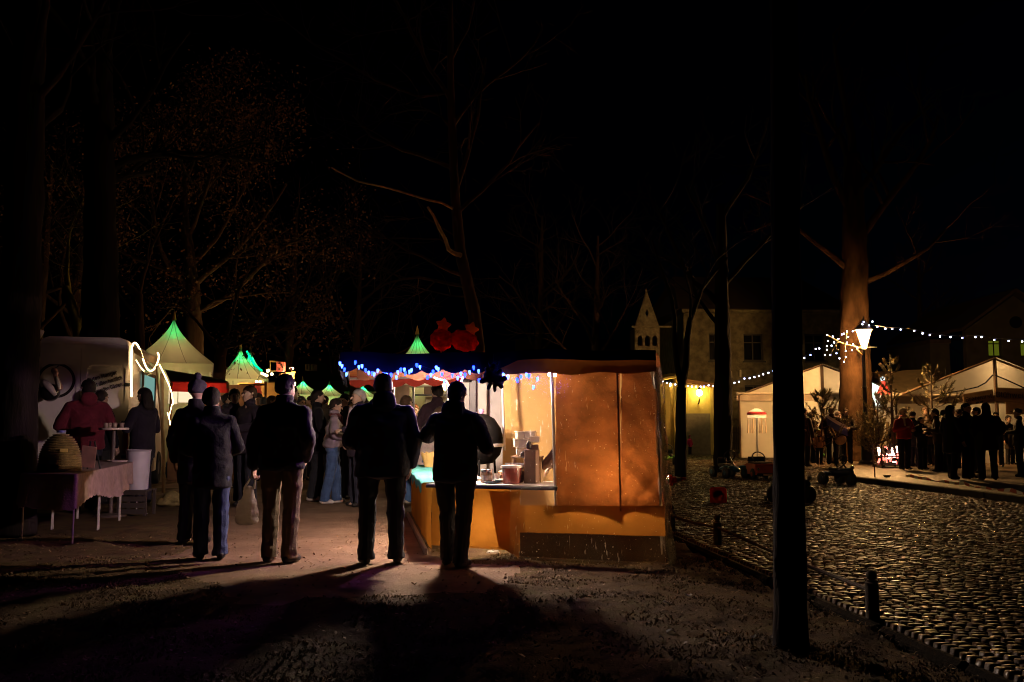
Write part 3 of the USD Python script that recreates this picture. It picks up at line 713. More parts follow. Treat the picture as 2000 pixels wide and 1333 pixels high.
for k, (px, zz, rot, w, h) in enumerate([(990, .40, 8, .105, .085), (1005, .395, -14, .12, .10), (1022, .44, -5, .10, .06), (996, .485, 12, .12, .075), (1013, .49, -8, .11, .07), (996, .315, 5, .12, .08), (1016, .32, -10, .13, .09)]):
    p = at_counter(px, .44); nm = ['lowest at the back left', 'with its lid ajar in the middle', 'topmost on the right', 'topmost on the left', 'leaning on the brown carton', 'under the others at the left', 'under the others at the right'][k]
    b = thing('paper_box', 'cream food box behind the tub, ' + nm, 'box', (p[0], p[1], zc + zz - h / 2), 'cream food boxes stacked on the counter')
    part(b, 'carton', rbox(p[0], p[1], zc + zz, w, .11, h, .004, rotz=rot), wbox)
    part(b, 'lid', rbox(p[0] - .004, p[1] - .004, zc + zz + h / 2 - .004, w + .008, .118, .012, .003, rotz=rot), wbox)
stand_p = at_counter(1008, .44)
cst = thing('counter_shelf', 'low wooden shelf carrying the stacked cream boxes', 'shelf', stand_p)
part(cst, 'board', rbox(stand_p[0], stand_p[1], zc + .258, .32, .16, .02, .004, rotz=-10), M('shelf_wood', (.30, .19, .10), .6, .2))
for dx in (-.14, .14): part(cst, 'leg', rbox(stand_p[0] + dx, stand_p[1] - dx * .17, zc + .124, .02, .14, .247, .003, rotz=-10), M('shelf_wood'))
for k, (px, back) in enumerate([(980, .27), (994, .3), (1003, .27), (938, .16), (944, .2), (931, .22)]):
    p = at_counter(px, back)
    hgt = .17 if k < 3 else .13
    t = thing('jar', ['brown bagged almond cone tied with clear film, left of the three', 'middle one of the three brown film bags', 'right one of the three brown film bags against the carton', 'glass jar with silver lid at the near counter edge', 'taller glass jar just behind the near one', 'small glass jar half hidden by the man'][k], 'jar' if k >= 3 else 'bag', p, 'bags and jars on the counter')
    if k < 3:
        part(t, 'bag', soft(H((p + (0, 0, .03), (.03, .028, .03)), (p + (0, 0, .10), (.034, .03, .03))), .02, 2, .006, 30, k), M('almond_brown', (.20, .09, .04), .4, .5, 60), smooth=True)
        part(t, 'film_top', lathe([(.012, .12), (.018, .13), (.045, .19), (.05, .2), (.046, .2), (.012, .135)], p, 14), PLASTIC('film', .35, (.8, .8, .85), 30, .9), smooth=True)
    else:
        part(t, 'glass', lathe([(0, 0), (.028, 0), (.03, .02), (.03, .09), (.022, .105), (.022, .112), (0, .112)], p, 18), M('amber_jar', (.34, .22, .14), .15, .4, 30, coat=.5))
        part(t, 'lid', lathe([(.026, .108), (.026, .132), (.02, .136), (0, .136)], p, 18), M('silver_lid', (.7, .68, .68), .25, .05, metal=.9))
        part(t, 'label', lathe([(.0308, .03), (.0308, .075)], p, 18), M('jar_label', (.6, .5, .42), .6, .3, 40))
for k, (dz, rot, dx) in enumerate([(0, 18, 0), (.032, 25, .01), (.064, 14, -.005), (.096, 30, .012)]):
    p = at_counter(962, .42)
    single('waffle_slab', rbox(p[0] + dx, p[1], zc + .02 + dz, .15, .1, .027, .006, rotz=rot, roty=-20), M('waffle_brown', (.42, .23, .10), .7, .25, 25, .3, 60), ['lowest', 'second', 'third', 'topmost'][k] + ' golden waffle slab in the tilted stack behind the jars', 'waffle', 'waffle slabs on the counter')
p = at_counter(952, .33); single('paper_cup', lathe([(0, 0), (.024, 0), (.034, .085), (.031, .085), (.022, .004), (0, .004)], p, 20), M('cup_paper', (.8, .74, .64), .5, .05), 'white paper cup standing beside the waffles', 'cup')
p = A + uAC * 3.0 - nL * .25; p[2] = ztop + .036
bw = thing('snack_bowl', 'yellow ruffled paper basket of snacks at the far end of the side counter', 'basket', p)
a_ = np.linspace(0, 2 * np.pi, 49)[:-1]
def bowlfn(u, w):
    an = u * 2 * np.pi; r = (.11 + .06 * w) * (1 + .05 * np.sin(an * 12) * w); z = .005 + .2 * w + .012 * np.sin(an * 12) * w
    return np.stack([p[0] + r * np.cos(an), p[1] + r * np.sin(an), p[2] + z], -1)
part(bw, 'basket', sheet(bowlfn, 72, 6), CLOTH_THIN('yellow_paper', (.72, .50, .18), (.5, .3, .1), .3), smooth=True)
part(bw, 'snacks', tm([ball(p + np.array([.09 * math.cos(k * 2.4) * (k / 40) ** .5, .09 * math.sin(k * 2.4) * (k / 40) ** .5, .16 + .03 * rng.random()]), .024, 1) for k in range(40)]), M('snack', (.62, .42, .16), .7, .3, 30), smooth=True, kind='stuff')
part(bw, 'base', lathe([(0, 0), (.112, 0), (.112, .008), (0, .008)], p, 24), M('yellow_base', (.5, .35, .12), .7))
# plates
for k, (px, back) in enumerate([(955, .12), (966, .2)]):
    p = at_counter(px, back); single('plate', lathe([(0, 0), (.05, 0), (.085, .014), (.083, .018), (.05, .006), (0, .006)], p + (0, 0, .001 + k * .02), 24), M('mint_plate', (.40, .55, .48), .3, .1), ['near', 'far'][k] + ' pale green plate beside the red tub', 'plate', 'pale green plates on the counter')
# roasting kettle inside the stall
kp = P(940, 872, 10.9)
kt = thing('kettle', 'black domed roasting kettle with pale rim standing inside the stall', 'kettle', (kp[0], kp[1], 0))
part(kt, 'bowl', lathe([(0, -.22), (.14, -.2), (.23, -.1), (.255, 0), (.25, .0)], kp, 32), M('kettle_black', (.003, .0025, .0025), .8, .2, spec=.08), smooth=True)
part(kt, 'dome', lathe([(.26, .03), (.262, .10), (.235, .22), (.16, .33), (.06, .385), (0, .392)], kp, 32), M('kettle_black'), smooth=True)
part(kt, 'rim', lathe([(.268, -.005), (.274, .0), (.274, .03), (.262, .034)], kp, 32), M('kettle_rim', (.55, .5, .46), .35, .1, metal=.4))
part(kt, 'handle', lathe([(0, .39), (.02, .39), (.035, .42), (.03, .445), (0, .45)], kp, 16), M('violet_handle', (.25, .12, .22), .4, .1))
for k in range(3):
    an = k * 2.1 + .4; part(kt, 'leg', rod(kp + (.17 * math.cos(an), .17 * math.sin(an), -.16), (kp[0] + .24 * math.cos(an), kp[1] + .24 * math.sin(an), 0), .014, 8), M('kettle_black'))
part(kt, 'cross_shelf', lathe([(0, .2), (.2, .2), (.2, .215), (0, .215)], (kp[0], kp[1], 0), 20), M('kettle_black'))
# dark column and pale cabinet behind
cp = P(923, 800, 12.0)
cab = thing('cabinet', 'pale cabinet with a dark upright inside the stall behind the kettle', 'cabinet', (cp[0], cp[1], 0))
part(cab, 'body', rbox(cp[0] + .02, cp[1] + .25, .95, .34, .3, 1.9, .01), M('pale_cabinet', (.26, .22, .19), .5, .1))
part(cab, 'upright', rbox(cp[0], cp[1], .95, .095, .07, 1.9, .006), M('dark_upright', (.03, .02, .025), .5, .2))
part(cab, 'hook', rbox(cp[0] - .13, cp[1] + .07, 1.47, .03, .04, .07, .006), M('dark_upright'))
# lit partition right of the kettle
part(cab, 'side_panel', rbox(cp[0] + .31, cp[1] + .3, .95, .34, .02, 1.9, .004), M('cool_panel', (.26, .23, .22), .5, .2, 3))

# ================================================================ BUILDINGS
plaster = M('old_plaster', (.15, .125, .07), .9, .5, 3.0, .9, 7)
roof_tile = M('dark_roof_tile', (.05, .03, .025), .8, .3, 4, .6, 10)
frame_w = M('window_frame', (.035, .03, .024), .6, .15)
glass_d = M('dark_pane', (.01, .01, .012), .12, .1, spec=.6)
def facade(t, A0, A1, z1, holes, th=.35, mat=plaster, z0=0.0, gable=None, name='wall'):
    """wall from A0 to A1 (x,y) with window openings (s0,s1,z0,z1); gable = apex height above z1"""
    A0, A1 = np.array(A0, float), np.array(A1, float); L = np.linalg.norm(A1 - A0); u = (A1 - A0) / L; nrm = np.array([-u[1], u[0]])
    poly = m3.CrossSection([np.array([[0, z0], [L, z0], [L, z1]] + ([[L / 2, z1 + gable]] if gable else []) + [[0, z1]])])
    for h in holes: poly = poly - m3.CrossSection([np.array([[h[0], h[2]], [h[1], h[2]], [h[1], h[3]], [h[0], h[3]]])])
    m = tm(m3.Manifold.extrude(poly, th)); v = np.array(m.vertices)
    m.vertices = np.column_stack([A0[0] + u[0] * v[:, 0] + nrm[0] * v[:, 2], A0[1] + u[1] * v[:, 0] + nrm[1] * v[:, 2], v[:, 1]])
    if np.linalg.det(np.array([[u[0], 0, nrm[0]], [u[1], 0, nrm[1]], [0, 1, 0]])) < 0: m.invert()
    part(t, name, m, mat, smooth=False)
    def at(s, o, z): return np.array([A0[0] + u[0] * s + nrm[0] * o, A0[1] + u[1] * s + nrm[1] * o, z])
    return at, u, nrm
def window(t, at, s0, s1, z0, z1, pane=None, o=.16, bars=True, ang=0):
    f = [];  w = .07
    def seg(a0, a1, b0, b1, d0=0, d1=.06):
        pts = [at(a, o + d, b) for a in (a0, a1) for b in (b0, b1) for d in (d0, d1)]
        return tm(m3.Manifold.hull_points(np.array(pts)))
    fr = [seg(s0, s0 + w, z0, z1), seg(s1 - w, s1, z0, z1), seg(s0 + w, s1 - w, z0, z0 + w), seg(s0 + w, s1 - w, z1 - w, z1)]
    if bars: fr += [seg((s0 + s1) / 2 - .025, (s0 + s1) / 2 + .025, z0 + w, z1 - w), seg(s0 + w, s1 - w, (z0 + z1) / 2 + .2, (z0 + z1) / 2 + .25, .005, .055)]
    wt = part(t, 'window', tm(fr), frame_w, smooth=False)
    part(wt, 'pane', seg(s0 + w, s1 - w, z0 + w, z1 - w, .025, .035), pane or glass_d, smooth=False)
    part(wt, 'sill', seg(s0 - .06, s1 + .06, z0 - .07, z0 - .002, -.24, .03), frame_w, smooth=False)

# --- two storey house behind the street
Yh = 40.0
def hx(px): return (px - 1000) / FPX * Yh
def hz(py): return float(P(1000, py, Yh)[2])
h1 = thing('stone_house', 'two storey plaster house with dark upper windows behind the street', 'house', (hx(1480), Yh, 0))
x0 = hx(1337)
wins = [(hx(a) - x0, hx(b) - x0, hz(c), hz(d)) for a, b, c, d in [(1387, 1415, 705, 651), (1456, 1496, 705, 651), (1579, 1620, 705, 651), (1456, 1496, 812, 752), (1579, 1620, 812, 752)]]
at, u_, n_ = facade(h1, (x0, Yh), (hx(1665), Yh + .4), hz(611), wins)
for w_ in wins: window(h1, at, *w_)
part(h1, 'side_wall', box(x0 + .0, x0 + .35, Yh + .36, Yh + 9, 0, hz(611)), plaster, smooth=False)
part(h1, 'cornice', tm(m3.Manifold.hull_points(np.array([at(s, o, z) for s in (-.1, 7.6) for o in (-.15, .05) for z in (hz(611) + .002, hz(611) + .14)]))), plaster, smooth=False)
e0 = hz(611) + .15
part(h1, 'roof', tm(m3.Manifold.hull_points(np.array([at(s, o, z) for s, o, z in [(-.3, -.3, e0), (7.8, -.3, e0), (7.8, 9, e0), (-.3, 9, e0), (.6, 4.4, e0 + 2.2), (7.0, 4.4, e0 + 2.2)]]))), roof_tile, smooth=False)
for k, (px, py) in enumerate([(1428, 726), (1446, 724)]):
    c = P(px, py + 6, Yh - .1); part(h1, 'wall_anchor', rbox(c[0], c[1], c[2], .09, .05, .32, .02), M('pale_iron', (.5, .42, .25), .5, .1))
# --- lit porch with yellow wall and lamp
Yp = 37.0
def q(px, py): return P(px, py or 790, Yp)
porch = thing('porch', 'ochre plaster entrance building glowing under its wall lamp', 'building', (q(1360, 800)[0], Yp, 0))
ochre = M('ochre_plaster', (.55, .42, .12), .85, .2, 2, .3, 8)
xa, xb = q(1337, 0)[0], q(1386, 0)[0]
atp, _, _ = facade(porch, (xa, Yp), (xb, Yp), q(0, 752)[2], [], .3, ochre)
part(porch, 'plinth', box(xa - .02, xb + .02, Yp - .04, Yp - .003, 0, q(0, 808)[2]), M('grey_plinth', (.2, .17, .12), .9, .2), smooth=False)
part(porch, 'fascia', tm(m3.Manifold.hull_points(np.array([[xa - .12, Yp - .35, q(0, 748)[2]], [xb + .15, Yp - .35, q(0, 758)[2]], [xa - .12, Yp - .3, q(0, 740)[2]], [xb + .15, Yp - .3, q(0, 750)[2]], [xa - .12, Yp + 2, q(0, 735)[2]], [xb + .15, Yp + 2, q(0, 745)[2]], [xa - .12, Yp + 2, q(0, 748)[2]], [xb + .15, Yp + 2, q(0, 758)[2]]]))), M('porch_fascia', (.4, .22, .08), .8, .2), smooth=False)
part(porch, 'pilaster', box(xa - .16, xa - .003, Yp - .12, Yp + .2, 0, q(0, 748)[2]), ochre, smooth=False)
part(porch, 'pilaster', box(xb + .003, xb + .14, Yp - .10, Yp + .2, 0, q(0, 756)[2]), ochre, smooth=False)
lc = q(1363, 768) + (0, -.28, 0)
wlamp = thing('wall_lamp', 'round glowing wall lantern on the ochre porch', 'lamp', lc)
part(wlamp, 'globe', ball(lc, (.13, .13, .14), 2), EM('wall_lamp_glow', (1.0, .78, .22), 48.0), smooth=True)
part(wlamp, 'cap', lathe([(.02, .24), (.05, .18), (.15, .14), (.15, .13), (0, .13)], lc, 16), M('lamp_iron', (.02, .02, .02), .5, .2, metal=.5))
part(wlamp, 'arm', tube([lc + (0, 0, -.14), lc + (0, .0, -.3), lc + (0, .12, -.42), lc + (0, .27, -.45)], .028, 8), M('lamp_iron'))
# columns left of the porch
for nm, (pxa, pxb, lab) in enumerate([(1300, 1308, 0), (1317, 1323, 0)]): pass
col_t = thing('colonnade', 'short row of ochre pillars under a shallow eave beside the stall corner', 'building', (q(1310, 800)[0], Yp, 0))
for (pa, pb) in [(1299, 1308), (1315, 1323), (1281, 1287)]:
    part(col_t, 'pillar', box(q(pa, 0)[0], q(pb, 0)[0], Yp - .1, Yp + .12, 0, q(0, 748)[2]), ochre, smooth=False)
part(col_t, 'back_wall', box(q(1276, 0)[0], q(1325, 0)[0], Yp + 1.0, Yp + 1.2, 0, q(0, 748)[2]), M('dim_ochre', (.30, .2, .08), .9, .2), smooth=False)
part(col_t, 'eave', tm(m3.Manifold.hull_points(np.array([[q(1276, 0)[0], Yp - .4, q(0, 742)[2]], [q(1326, 0)[0], Yp - .4, q(0, 733)[2]], [q(1276, 0)[0], Yp - .4, q(0, 746)[2]], [q(1326, 0)[0], Yp - .4, q(0, 737)[2]], [q(1276, 0)[0], Yp + 1.6, q(0, 735)[2]], [q(1326, 0)[0], Yp + 1.6, q(0, 725)[2]], [q(1276, 0)[0], Yp + 1.6, q(0, 746)[2]], [q(1326, 0)[0], Yp + 1.6, q(0, 737)[2]]]))), ochre, smooth=False)
part(col_t, 'bracket', lathe([(0, -.1), (.08, -.06), (.1, 0), (.08, .06), (0, .1)], q(1322, 734) + (.0, -.45, 0), 12), ochre)
lc2 = q(1312, 752) + (0, .5, 0)
pl2 = thing('porch_lamp', 'bare yellow bulb under the eave of the ochre pillars', 'lamp', lc2)
part(pl2, 'bulb', ball(lc2, .06, 2), EM('porch_bulb', (1.0, .70, .18), 200.0), smooth=True)
part(pl2, 'holder', rod(lc2 + (0, 0, .05), lc2 + (0, 0, .2), .02, 8), M('lamp_iron'))
# --- pointed bell gable
Yt = 39.0
def tq(px, py): return P(px, py or 690, Yt)
bell = thing('bell_tower', 'narrow pointed stone gable tower with arched openings beyond the stall', 'tower', (tq(1265, 0)[0], Yt, 0))
xs0, xs1 = tq(1241, 0)[0], tq(1289, 0)[0]; Wd = xs1 - xs0
zb_, zc_, za_ = tq(0, 692)[2], tq(0, 640)[2], tq(0, 569)[2]
cs = m3.CrossSection([np.array([[0, 0], [Wd, 0], [Wd, zc_], [Wd * .5, za_], [0, zc_]])])
def arch(s, w, z0, z1):
    return m3.CrossSection([np.array([[s - w, z0], [s + w, z0], [s + w, z1]] + [[s + w * math.cos(a), z1 + w * 1.3 * math.sin(a)] for a in np.linspace(.3, math.pi - .3, 7)] + [[s - w, z1]])])
for k in range(3): cs = cs - arch(Wd * (.2 + .3 * k), Wd * .10, tq(0, 676)[2], tq(0, 662)[2])
cs = cs - m3.CrossSection([np.array([[Wd * .5 - .085, tq(0, 612)[2]], [Wd * .5, tq(0, 619)[2]], [Wd * .5 + .085, tq(0, 612)[2]], [Wd * .5, tq(0, 604)[2]]])])
m = tm(m3.Manifold.extrude(cs, .4)); vv = np.array(m.vertices); m.vertices = np.column_stack([xs0 + vv[:, 0], Yt + .4 - vv[:, 2], vv[:, 1]])
stone_b = M('tower_stone', (.20, .165, .10), .9, .5, 5, .9, 9)
part(bell, 'gable_wall', m, stone_b, smooth=False)
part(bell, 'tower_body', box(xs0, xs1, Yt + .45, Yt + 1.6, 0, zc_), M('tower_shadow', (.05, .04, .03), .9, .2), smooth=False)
part(bell, 'ledge', box(xs0 - .15, xs1 + .5, Yt - .1, Yt - .004, tq(0, 639)[2] - .04, tq(0, 639)[2] + .04), stone_b, smooth=False)
part(bell, 'finial', lathe([(0, -.1), (.05, -.08), (.035, .0), (.05, .05), (0, .15)], (xs0 + Wd / 2, Yt + .2, za_), 10), stone_b)
# --- gabled house at the right edge
Yr = 45.0
def rq(px, py): return P(px, py or 690, Yr)
h2 = thing('gabled_house', 'dark gabled house at the right edge with one dimly lit green window', 'house', (rq(1985, 0)[0], Yr, 0))
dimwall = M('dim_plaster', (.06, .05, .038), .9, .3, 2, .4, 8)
xg0, xg1 = rq(1888, 0)[0], rq(2082, 0)[0]
litw = (rq(1931, 0)[0] - xg0, rq(1958, 0)[0] - xg0, rq(0, 697)[2], rq(0, 663)[2]); litw2 = (rq(1994, 0)[0] - xg0, rq(2020, 0)[0] - xg0, rq(0, 697)[2], rq(0, 663)[2])
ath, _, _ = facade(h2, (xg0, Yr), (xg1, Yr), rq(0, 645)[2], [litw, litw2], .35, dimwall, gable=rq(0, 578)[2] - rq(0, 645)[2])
green_pane = EM('lit_pane', (.42, .50, .03), .16)
window(h2, ath, *litw, pane=green_pane); window(h2, ath, *litw2, pane=green_pane)
oc = rq(1983, 630); part(h2, 'round_window', trimesh.creation.cylinder(.3, .08, transform=trimesh.transformations.translation_matrix(oc + (0, -.04, 0)) @ trimesh.transformations.rotation_matrix(math.pi / 2, (1, 0, 0)), sections=24), glass_d, smooth=40)
for s in (0, 1):
    a, b = (np.array([xg0 - .3, 0, rq(0, 645)[2] - .1]), np.array([(xg0 + xg1) / 2, 0, rq(0, 576)[2] + .1])) if s == 0 else (np.array([xg1 + .3, 0, rq(0, 645)[2] - .1]), np.array([(xg0 + xg1) / 2, 0, rq(0, 576)[2] + .1]))
    part(h2, 'roof_slope', tm(m3.Manifold.hull_points(np.array([[p_[0], y_, p_[2] + dz] for p_ in (a, b) for y_ in (Yr - .3, Yr + 9) for dz in (.02, .2)]))), roof_tile, smooth=False)
wing = thing('low_wing', 'low dark outbuilding with a flat roofline left of the gabled house', 'building', (rq(1850, 0)[0], Yr + 1, 0))
part(wing, 'wall', box(rq(1835, 0)[0], xg0 - .36, Yr + 1, Yr + 6, 0, rq(0, 668)[2]), dimwall, smooth=False)
part(wing, 'roof', box(rq(1832, 0)[0], xg0 - .37, Yr + .8, Yr + 6.2, rq(0, 668)[2] + .003, rq(0, 660)[2]), roof_tile, smooth=False)
# --- far barns on the left and behind
def barn(pxa, pxb, pye, pyr, Y, label, panes=()):
    a, b = P(pxa, 800, Y)[0], P(pxb, 800, Y)[0]; ze, zr_ = P(0, pye, Y)[2], P(0, pyr, Y)[2]
    t = thing('far_house', label, 'house', ((a + b) / 2, Y, 0))
    hs = [(P(x_, 780, Y)[0] - a, P(x2, 780, Y)[0] - a, P(0, y2, Y)[2], P(0, y_, Y)[2]) for x_, y_, x2, y2 in panes]
    atb, _, _ = facade(t, (a, Y), (b, Y), ze, [h for h in hs if h[3] < ze], .35, M('barn_wall', (.22, .19, .13), .9, .3, 1.5, .4, 6))
    part(t, 'roof', tm(m3.Manifold.hull_points(np.array([[a - .3, Y - .4, ze], [b + .3, Y - .4, ze], [a - .3, Y + 8, ze], [b + .3, Y + 8, ze], [a - .3, Y + 3.8, zr_], [b + .3, Y + 3.8, zr_]]))), roof_tile, smooth=False)
    for h in hs:
        if h[3] < ze: window(t, atb, *h, bars=False)
    return t
barn(672, 800, 765, 728, 58, 'dim barn with a steep roof behind the crowd left of the stall', [(690, 772, 697, 790)])
b2 = barn(520, 668, 745, 690, 74, 'dark house with two pale roof windows far behind the crowd')
for (a_, b_) in [(596, 604), (608, 615)]:
    fr_ = [];  Yw = 72.6
    c0, c1 = P(a_, 724, Yw), P(b_, 712, Yw)
    for (xx0, xx1, zz0, zz1) in [(c0[0], c1[0], c0[2], c0[2] + .06), (c0[0], c1[0], c1[2] - .06, c1[2]), (c0[0], c0[0] + .06, c0[2] + .06, c1[2] - .06), (c1[0] - .06, c1[0], c0[2] + .06, c1[2] - .06)]:
        fr_.append(box(xx0, xx1, Yw - .1, Yw + .9, zz0, zz1))
    part(b2, 'dormer', tm(fr_), M('dormer_frame', (.7, .6, .5), .6, .1), smooth=False)
barn(1015, 1240, 690, 655, 66, 'dark low house behind the roof of the orange stall', [])

# ================================================================ MARKET TENTS
tent_w = CLOTH_THIN('white_tent', (.72, .68, .58), (.55, .47, .33), .45, scale=1.2, var=.08, bump=.2, bscale=2)
tent_r = CLOTH_THIN('white_roof', (.68, .66, .58), (.42, .38, .28), .4, scale=1.2, var=.08, bump=.2, bscale=2)
seam_m = M('tent_seam', (.10, .09, .06), .7, .2)
green_led = EM('green_led', (.0, 1.0, .28), 260.0)
warm_bulb = EM('warm_bulb', (1.0, .62, .26), 95.0)
def pagoda(px, pya, pye, half_px, Y, label, warm=1.0, rot=.5, open_front=False, seams=3):
    ap = P(px, pya, Y); ze = float(P(px, pye, Y)[2]); hw = half_px / FPX * Y; H_ = ap[2] - ze
    t = thing('pagoda_tent', label, 'tent', (ap[0], Y, 0), 'white pagoda tents with green lit peaks')
    c = np.array([ap[0], Y, 0])
    cs_ = [np.array([math.cos(rot + k * math.pi / 2 + math.pi / 4), math.sin(rot + k * math.pi / 2 + math.pi / 4), 0]) * hw * 1.25 for k in range(4)]
    def prof(w):  # 0 at eave, 1 at peak: radius factor, height
        r = (1 - w) ** 1.55 * .96 + .04 * (1 - w) + .012; return r, ze + H_ * w
    for k in range(4):
        a, b = cs_[k], cs_[(k + 1) % 4]
        def fn(u, w, a=a, b=b):
            r, z = prof(w); d = a[None, None] * (1 - u)[..., None] + b[None, None] * u[..., None]
            p = c + d * r[..., None]; p[..., 2] = z; return p
        part(t, 'roof_panel', sheet(fn, 8, 16), tent_r, smooth=True)
        for j in range(seams):
            uu = j / seams; w_ = np.linspace(0, .96, 10); r, z = prof(w_)
            d = a * (1 - uu) + b * uu
            part(t, 'seam', tube(np.column_stack([c[0] + d[0] * r * 1.01, c[1] + d[1] * r * 1.01, z + .004]),   .007 * Y / 26, 4, caps=False), seam_m)
        n_ = np.cross(b - a, [0, 0, 1]); 
        part(t, 'valance', sheet(lambda u, w, a=a, b=b: np.concatenate([(c + a[None, None] * (1 - u)[..., None] + b[None, None] * u[..., None])[..., :2] * 1.0, (ze - .25 * w * (1 + .12 * np.sin(u * 50)))[..., None]], -1), 40, 3), tent_w, smooth=True)
        part(t, 'leg', rod(c + a * .98, c + a * .98 + (0, 0, ze), .03, 8), alu)
    part(t, 'finial', lathe([(0, .28), (.02, .2), (.06, .02), (.07, -.04), (0, -.04)], (c[0], c[1], ap[2] - .02), 10), M('finial_wood', (.35, .22, .08), .6, .2))
    back = [(1, 2), (2, 3), (0, 1), (3, 0)]
    order_ = sorted(range(4), key=lambda k: -((cs_[k] + cs_[(k + 1) % 4])[1]))
    for k in order_[:2]:
        a, b = cs_[k], cs_[(k + 1) % 4]
        part(t, 'side_wall', cloth_sheet(c + a * .99, c + b * .99, c + b * .99 + (0, 0, ze - .02), c + a * .99 + (0, 0, ze - .02), 10, 8, .02, 2, k), tent_w, smooth=True)
    g = (c[0], c[1], ap[2] - H_ * .40); part(t, 'green_lamp', ball(g, .045 * Y / 30, 1), green_led, smooth=True)
    g = (c[0], c[1], ze - .1); part(t, 'lamp', ball(g, .06, 1), EM('tent_bulb_%d' % int(warm * 100), (1.0, .66, .32), 300.0 * warm), smooth=True)
    part(t, 'lamp_cord', rod((c[0], c[1], ze - .06), (c[0], c[1], ap[2] - H_ * .46), .012, 5), M('black_cable'))
    return t
pagoda(340, 622, 714, 84, 26, 'largest white pagoda tent with green lit peak, right behind the van', 1.2, .35)
pagoda(470, 678, 742, 42, 34, 'white pagoda tent with green peak left of the man carrying a bag', .8, .5)
pagoda(815, 650, 728, 62, 30, 'pagoda tent whose striped green peak rises above the stall awning', .8, .2, seams=5)
pagoda(591, 742, 772, 36, 52, 'small far pagoda tent under the two pale roof windows', 1.0, .5)
pagoda(643, 749, 775, 34, 54, 'small far pagoda tent with a bright green spot, above the man in profile', 1.0, .2)
pagoda(708, 752, 776, 26, 57, 'far pagoda tent peeking out just left of the stall awning', .8, .5)
pagoda(489, 682, 742, 34, 46, 'pagoda tent mostly hidden behind the tent left of the bag carrier', .7, .5)

def party_tent(name, label, ap, el, er, Y, depth, bulbs, wall_py=868, pole=True):
    a = P(*ap, Y); l = P(*el, Y); r = P(*er, Y); zw = PZ
    t = thing(name, label, 'tent', (a[0], Y, zw))
    frame_m = M('tent_frame', (.10, .06, .035), .5, .2)
    d = np.array([depth * (a[0] / Y + .12), depth, 0]); tent_r = CLOTH_THIN('party_roof', (.34, .30, .22), (.08, .06, .04), .3, scale=1.2, var=.08, bump=.2, bscale=2)
    gm = trimesh.Trimesh([l, r, a], [[0, 1, 2]], process=False)
    for k in range(4): gm = gm.subdivide()
    gv = np.array(gm.vertices); gv[:, 1] += (meshkit.fbm(gv * 1.6, 3, 61) - .5) * .12; gm.vertices = gv
    part(t, 'gable_panel', gm, tent_w, smooth=True)
    part(t, 'roof_panel', cloth_sheet(l + (-.25, -.15, -.08), a + (0, -.15, .03), a + d + (0, 0, .03), l + d + (-.25, 0, -.08), 16, 12, .03, 1.2, 62), tent_r, smooth=True)
    part(t, 'roof_panel', cloth_sheet(a + (0, -.15, .03), r + (.25, -.15, -.08), r + d + (.25, 0, -.08), a + d + (0, 0, .03), 16, 12, .03, 1.2, 63), tent_r, smooth=True)
    # valance band and walls in three panels
    n = 4
    for k in range(n):
        p0 = l + (r - l) * (k / n); p1 = l + (r - l) * ((k + 1) / n)
        wp0, wp1 = np.array([p0[0] + .02, Y + .03, zw]), np.array([p1[0] - .02, Y + .03, zw])
        part(t, 'wall_panel', cloth_sheet(wp0, wp1, np.array([p1[0] - .02, Y + .03, l[2] - .03]), np.array([p0[0] + .02, Y + .03, l[2] - .03]), 10, 8, .03, 2, 70 + k), tent_w, smooth=True)
    part(t, 'valance', sheet(lambda u, w: np.stack([l[0] - .1 + (r[0] - l[0] + .2) * u, 0 * u + Y - .06 - .02 * np.sin(u * 40) * w, l[2] + .04 - .24 * w], -1), 60, 3), M('valance_grey', (.34, .27, .2), .8, .15, 3), smooth=True)
    part(t, 'eave_rail', rod(l + (-.1, -.08, .05), r + (.1, -.08, .05), .03, 8), M('rail_pale', (.6, .5, .38), .5, .1))
    for s0, s1 in ((l, a), (r, a)): part(t, 'rafter', rod(s0 + (0, -.05, 0), s1 + (0, -.05, 0), .035, 8), frame_m)
    part(t, 'king_post', rod(np.array([a[0], Y - .06, zw]), a + (0, -.06, 0), .055, 8), frame_m)
    for e_ in (l, r): part(t, 'corner_post', rod(np.array([e_[0], Y - .05, zw]), e_ + (0, -.05, 0), .035, 8), frame_m)
    part(t, 'back_wall', cloth_sheet(np.array([l[0], Y, zw]) + d, np.array([r[0], Y, zw]) + d, r + d, l + d, 6, 6, .02, 2, 80), tent_w, smooth=True)
    for s_, e_ in ((-1, l), (1, r)):
        part(t, 'side_wall', cloth_sheet(np.array([e_[0], Y + .05, zw]), np.array([e_[0], Y - .05, zw]) + d, e_ + d + (0, -.05, 0), e_ + (0, .05, 0), 8, 8, .03, 2, 82), tent_w, smooth=True)
    for (bx_, by_, dy, st_) in bulbs:
        c = P(bx_, by_, Y + dy); 
        part(t, 'bulb', ball(c, .055, 2), EM('tent_glow_%d' % int(st_), (1.0, .66, .34), st_), smooth=True)
        part(t, 'bulb_cord', rod(c + (0, 0, .05), (c[0], c[1], max(c[2] + .1, float(np.interp(c[0], [l[0], a[0], r[0]], [l[2], a[2], r[2]])))), .01, 5), M('black_cable'))
    return t, l, r, a
tA, lA, rA, aA = party_tent('party_tent', 'white beer tent behind the thick lit tree trunk', (1604, 713), (1443, 772), (1765, 772), 31.0, 6, [(1625, 752, .7, 420), (1606, 724, .9, 230), (1530, 790, 1.8, 430), (1700, 800, 3.0, 520)])
tB, lB, rB, aB = party_tent('party_tent', 'large white beer tent with two dark signs at the right edge', (1940, 701), (1748, 776), (2132, 776), 27.0, 7, [(1924, 716, .6, 340), (1850, 800, 1.8, 480), (1990, 800, 1.8, 540), (2060, 740, 1.5, 560)])
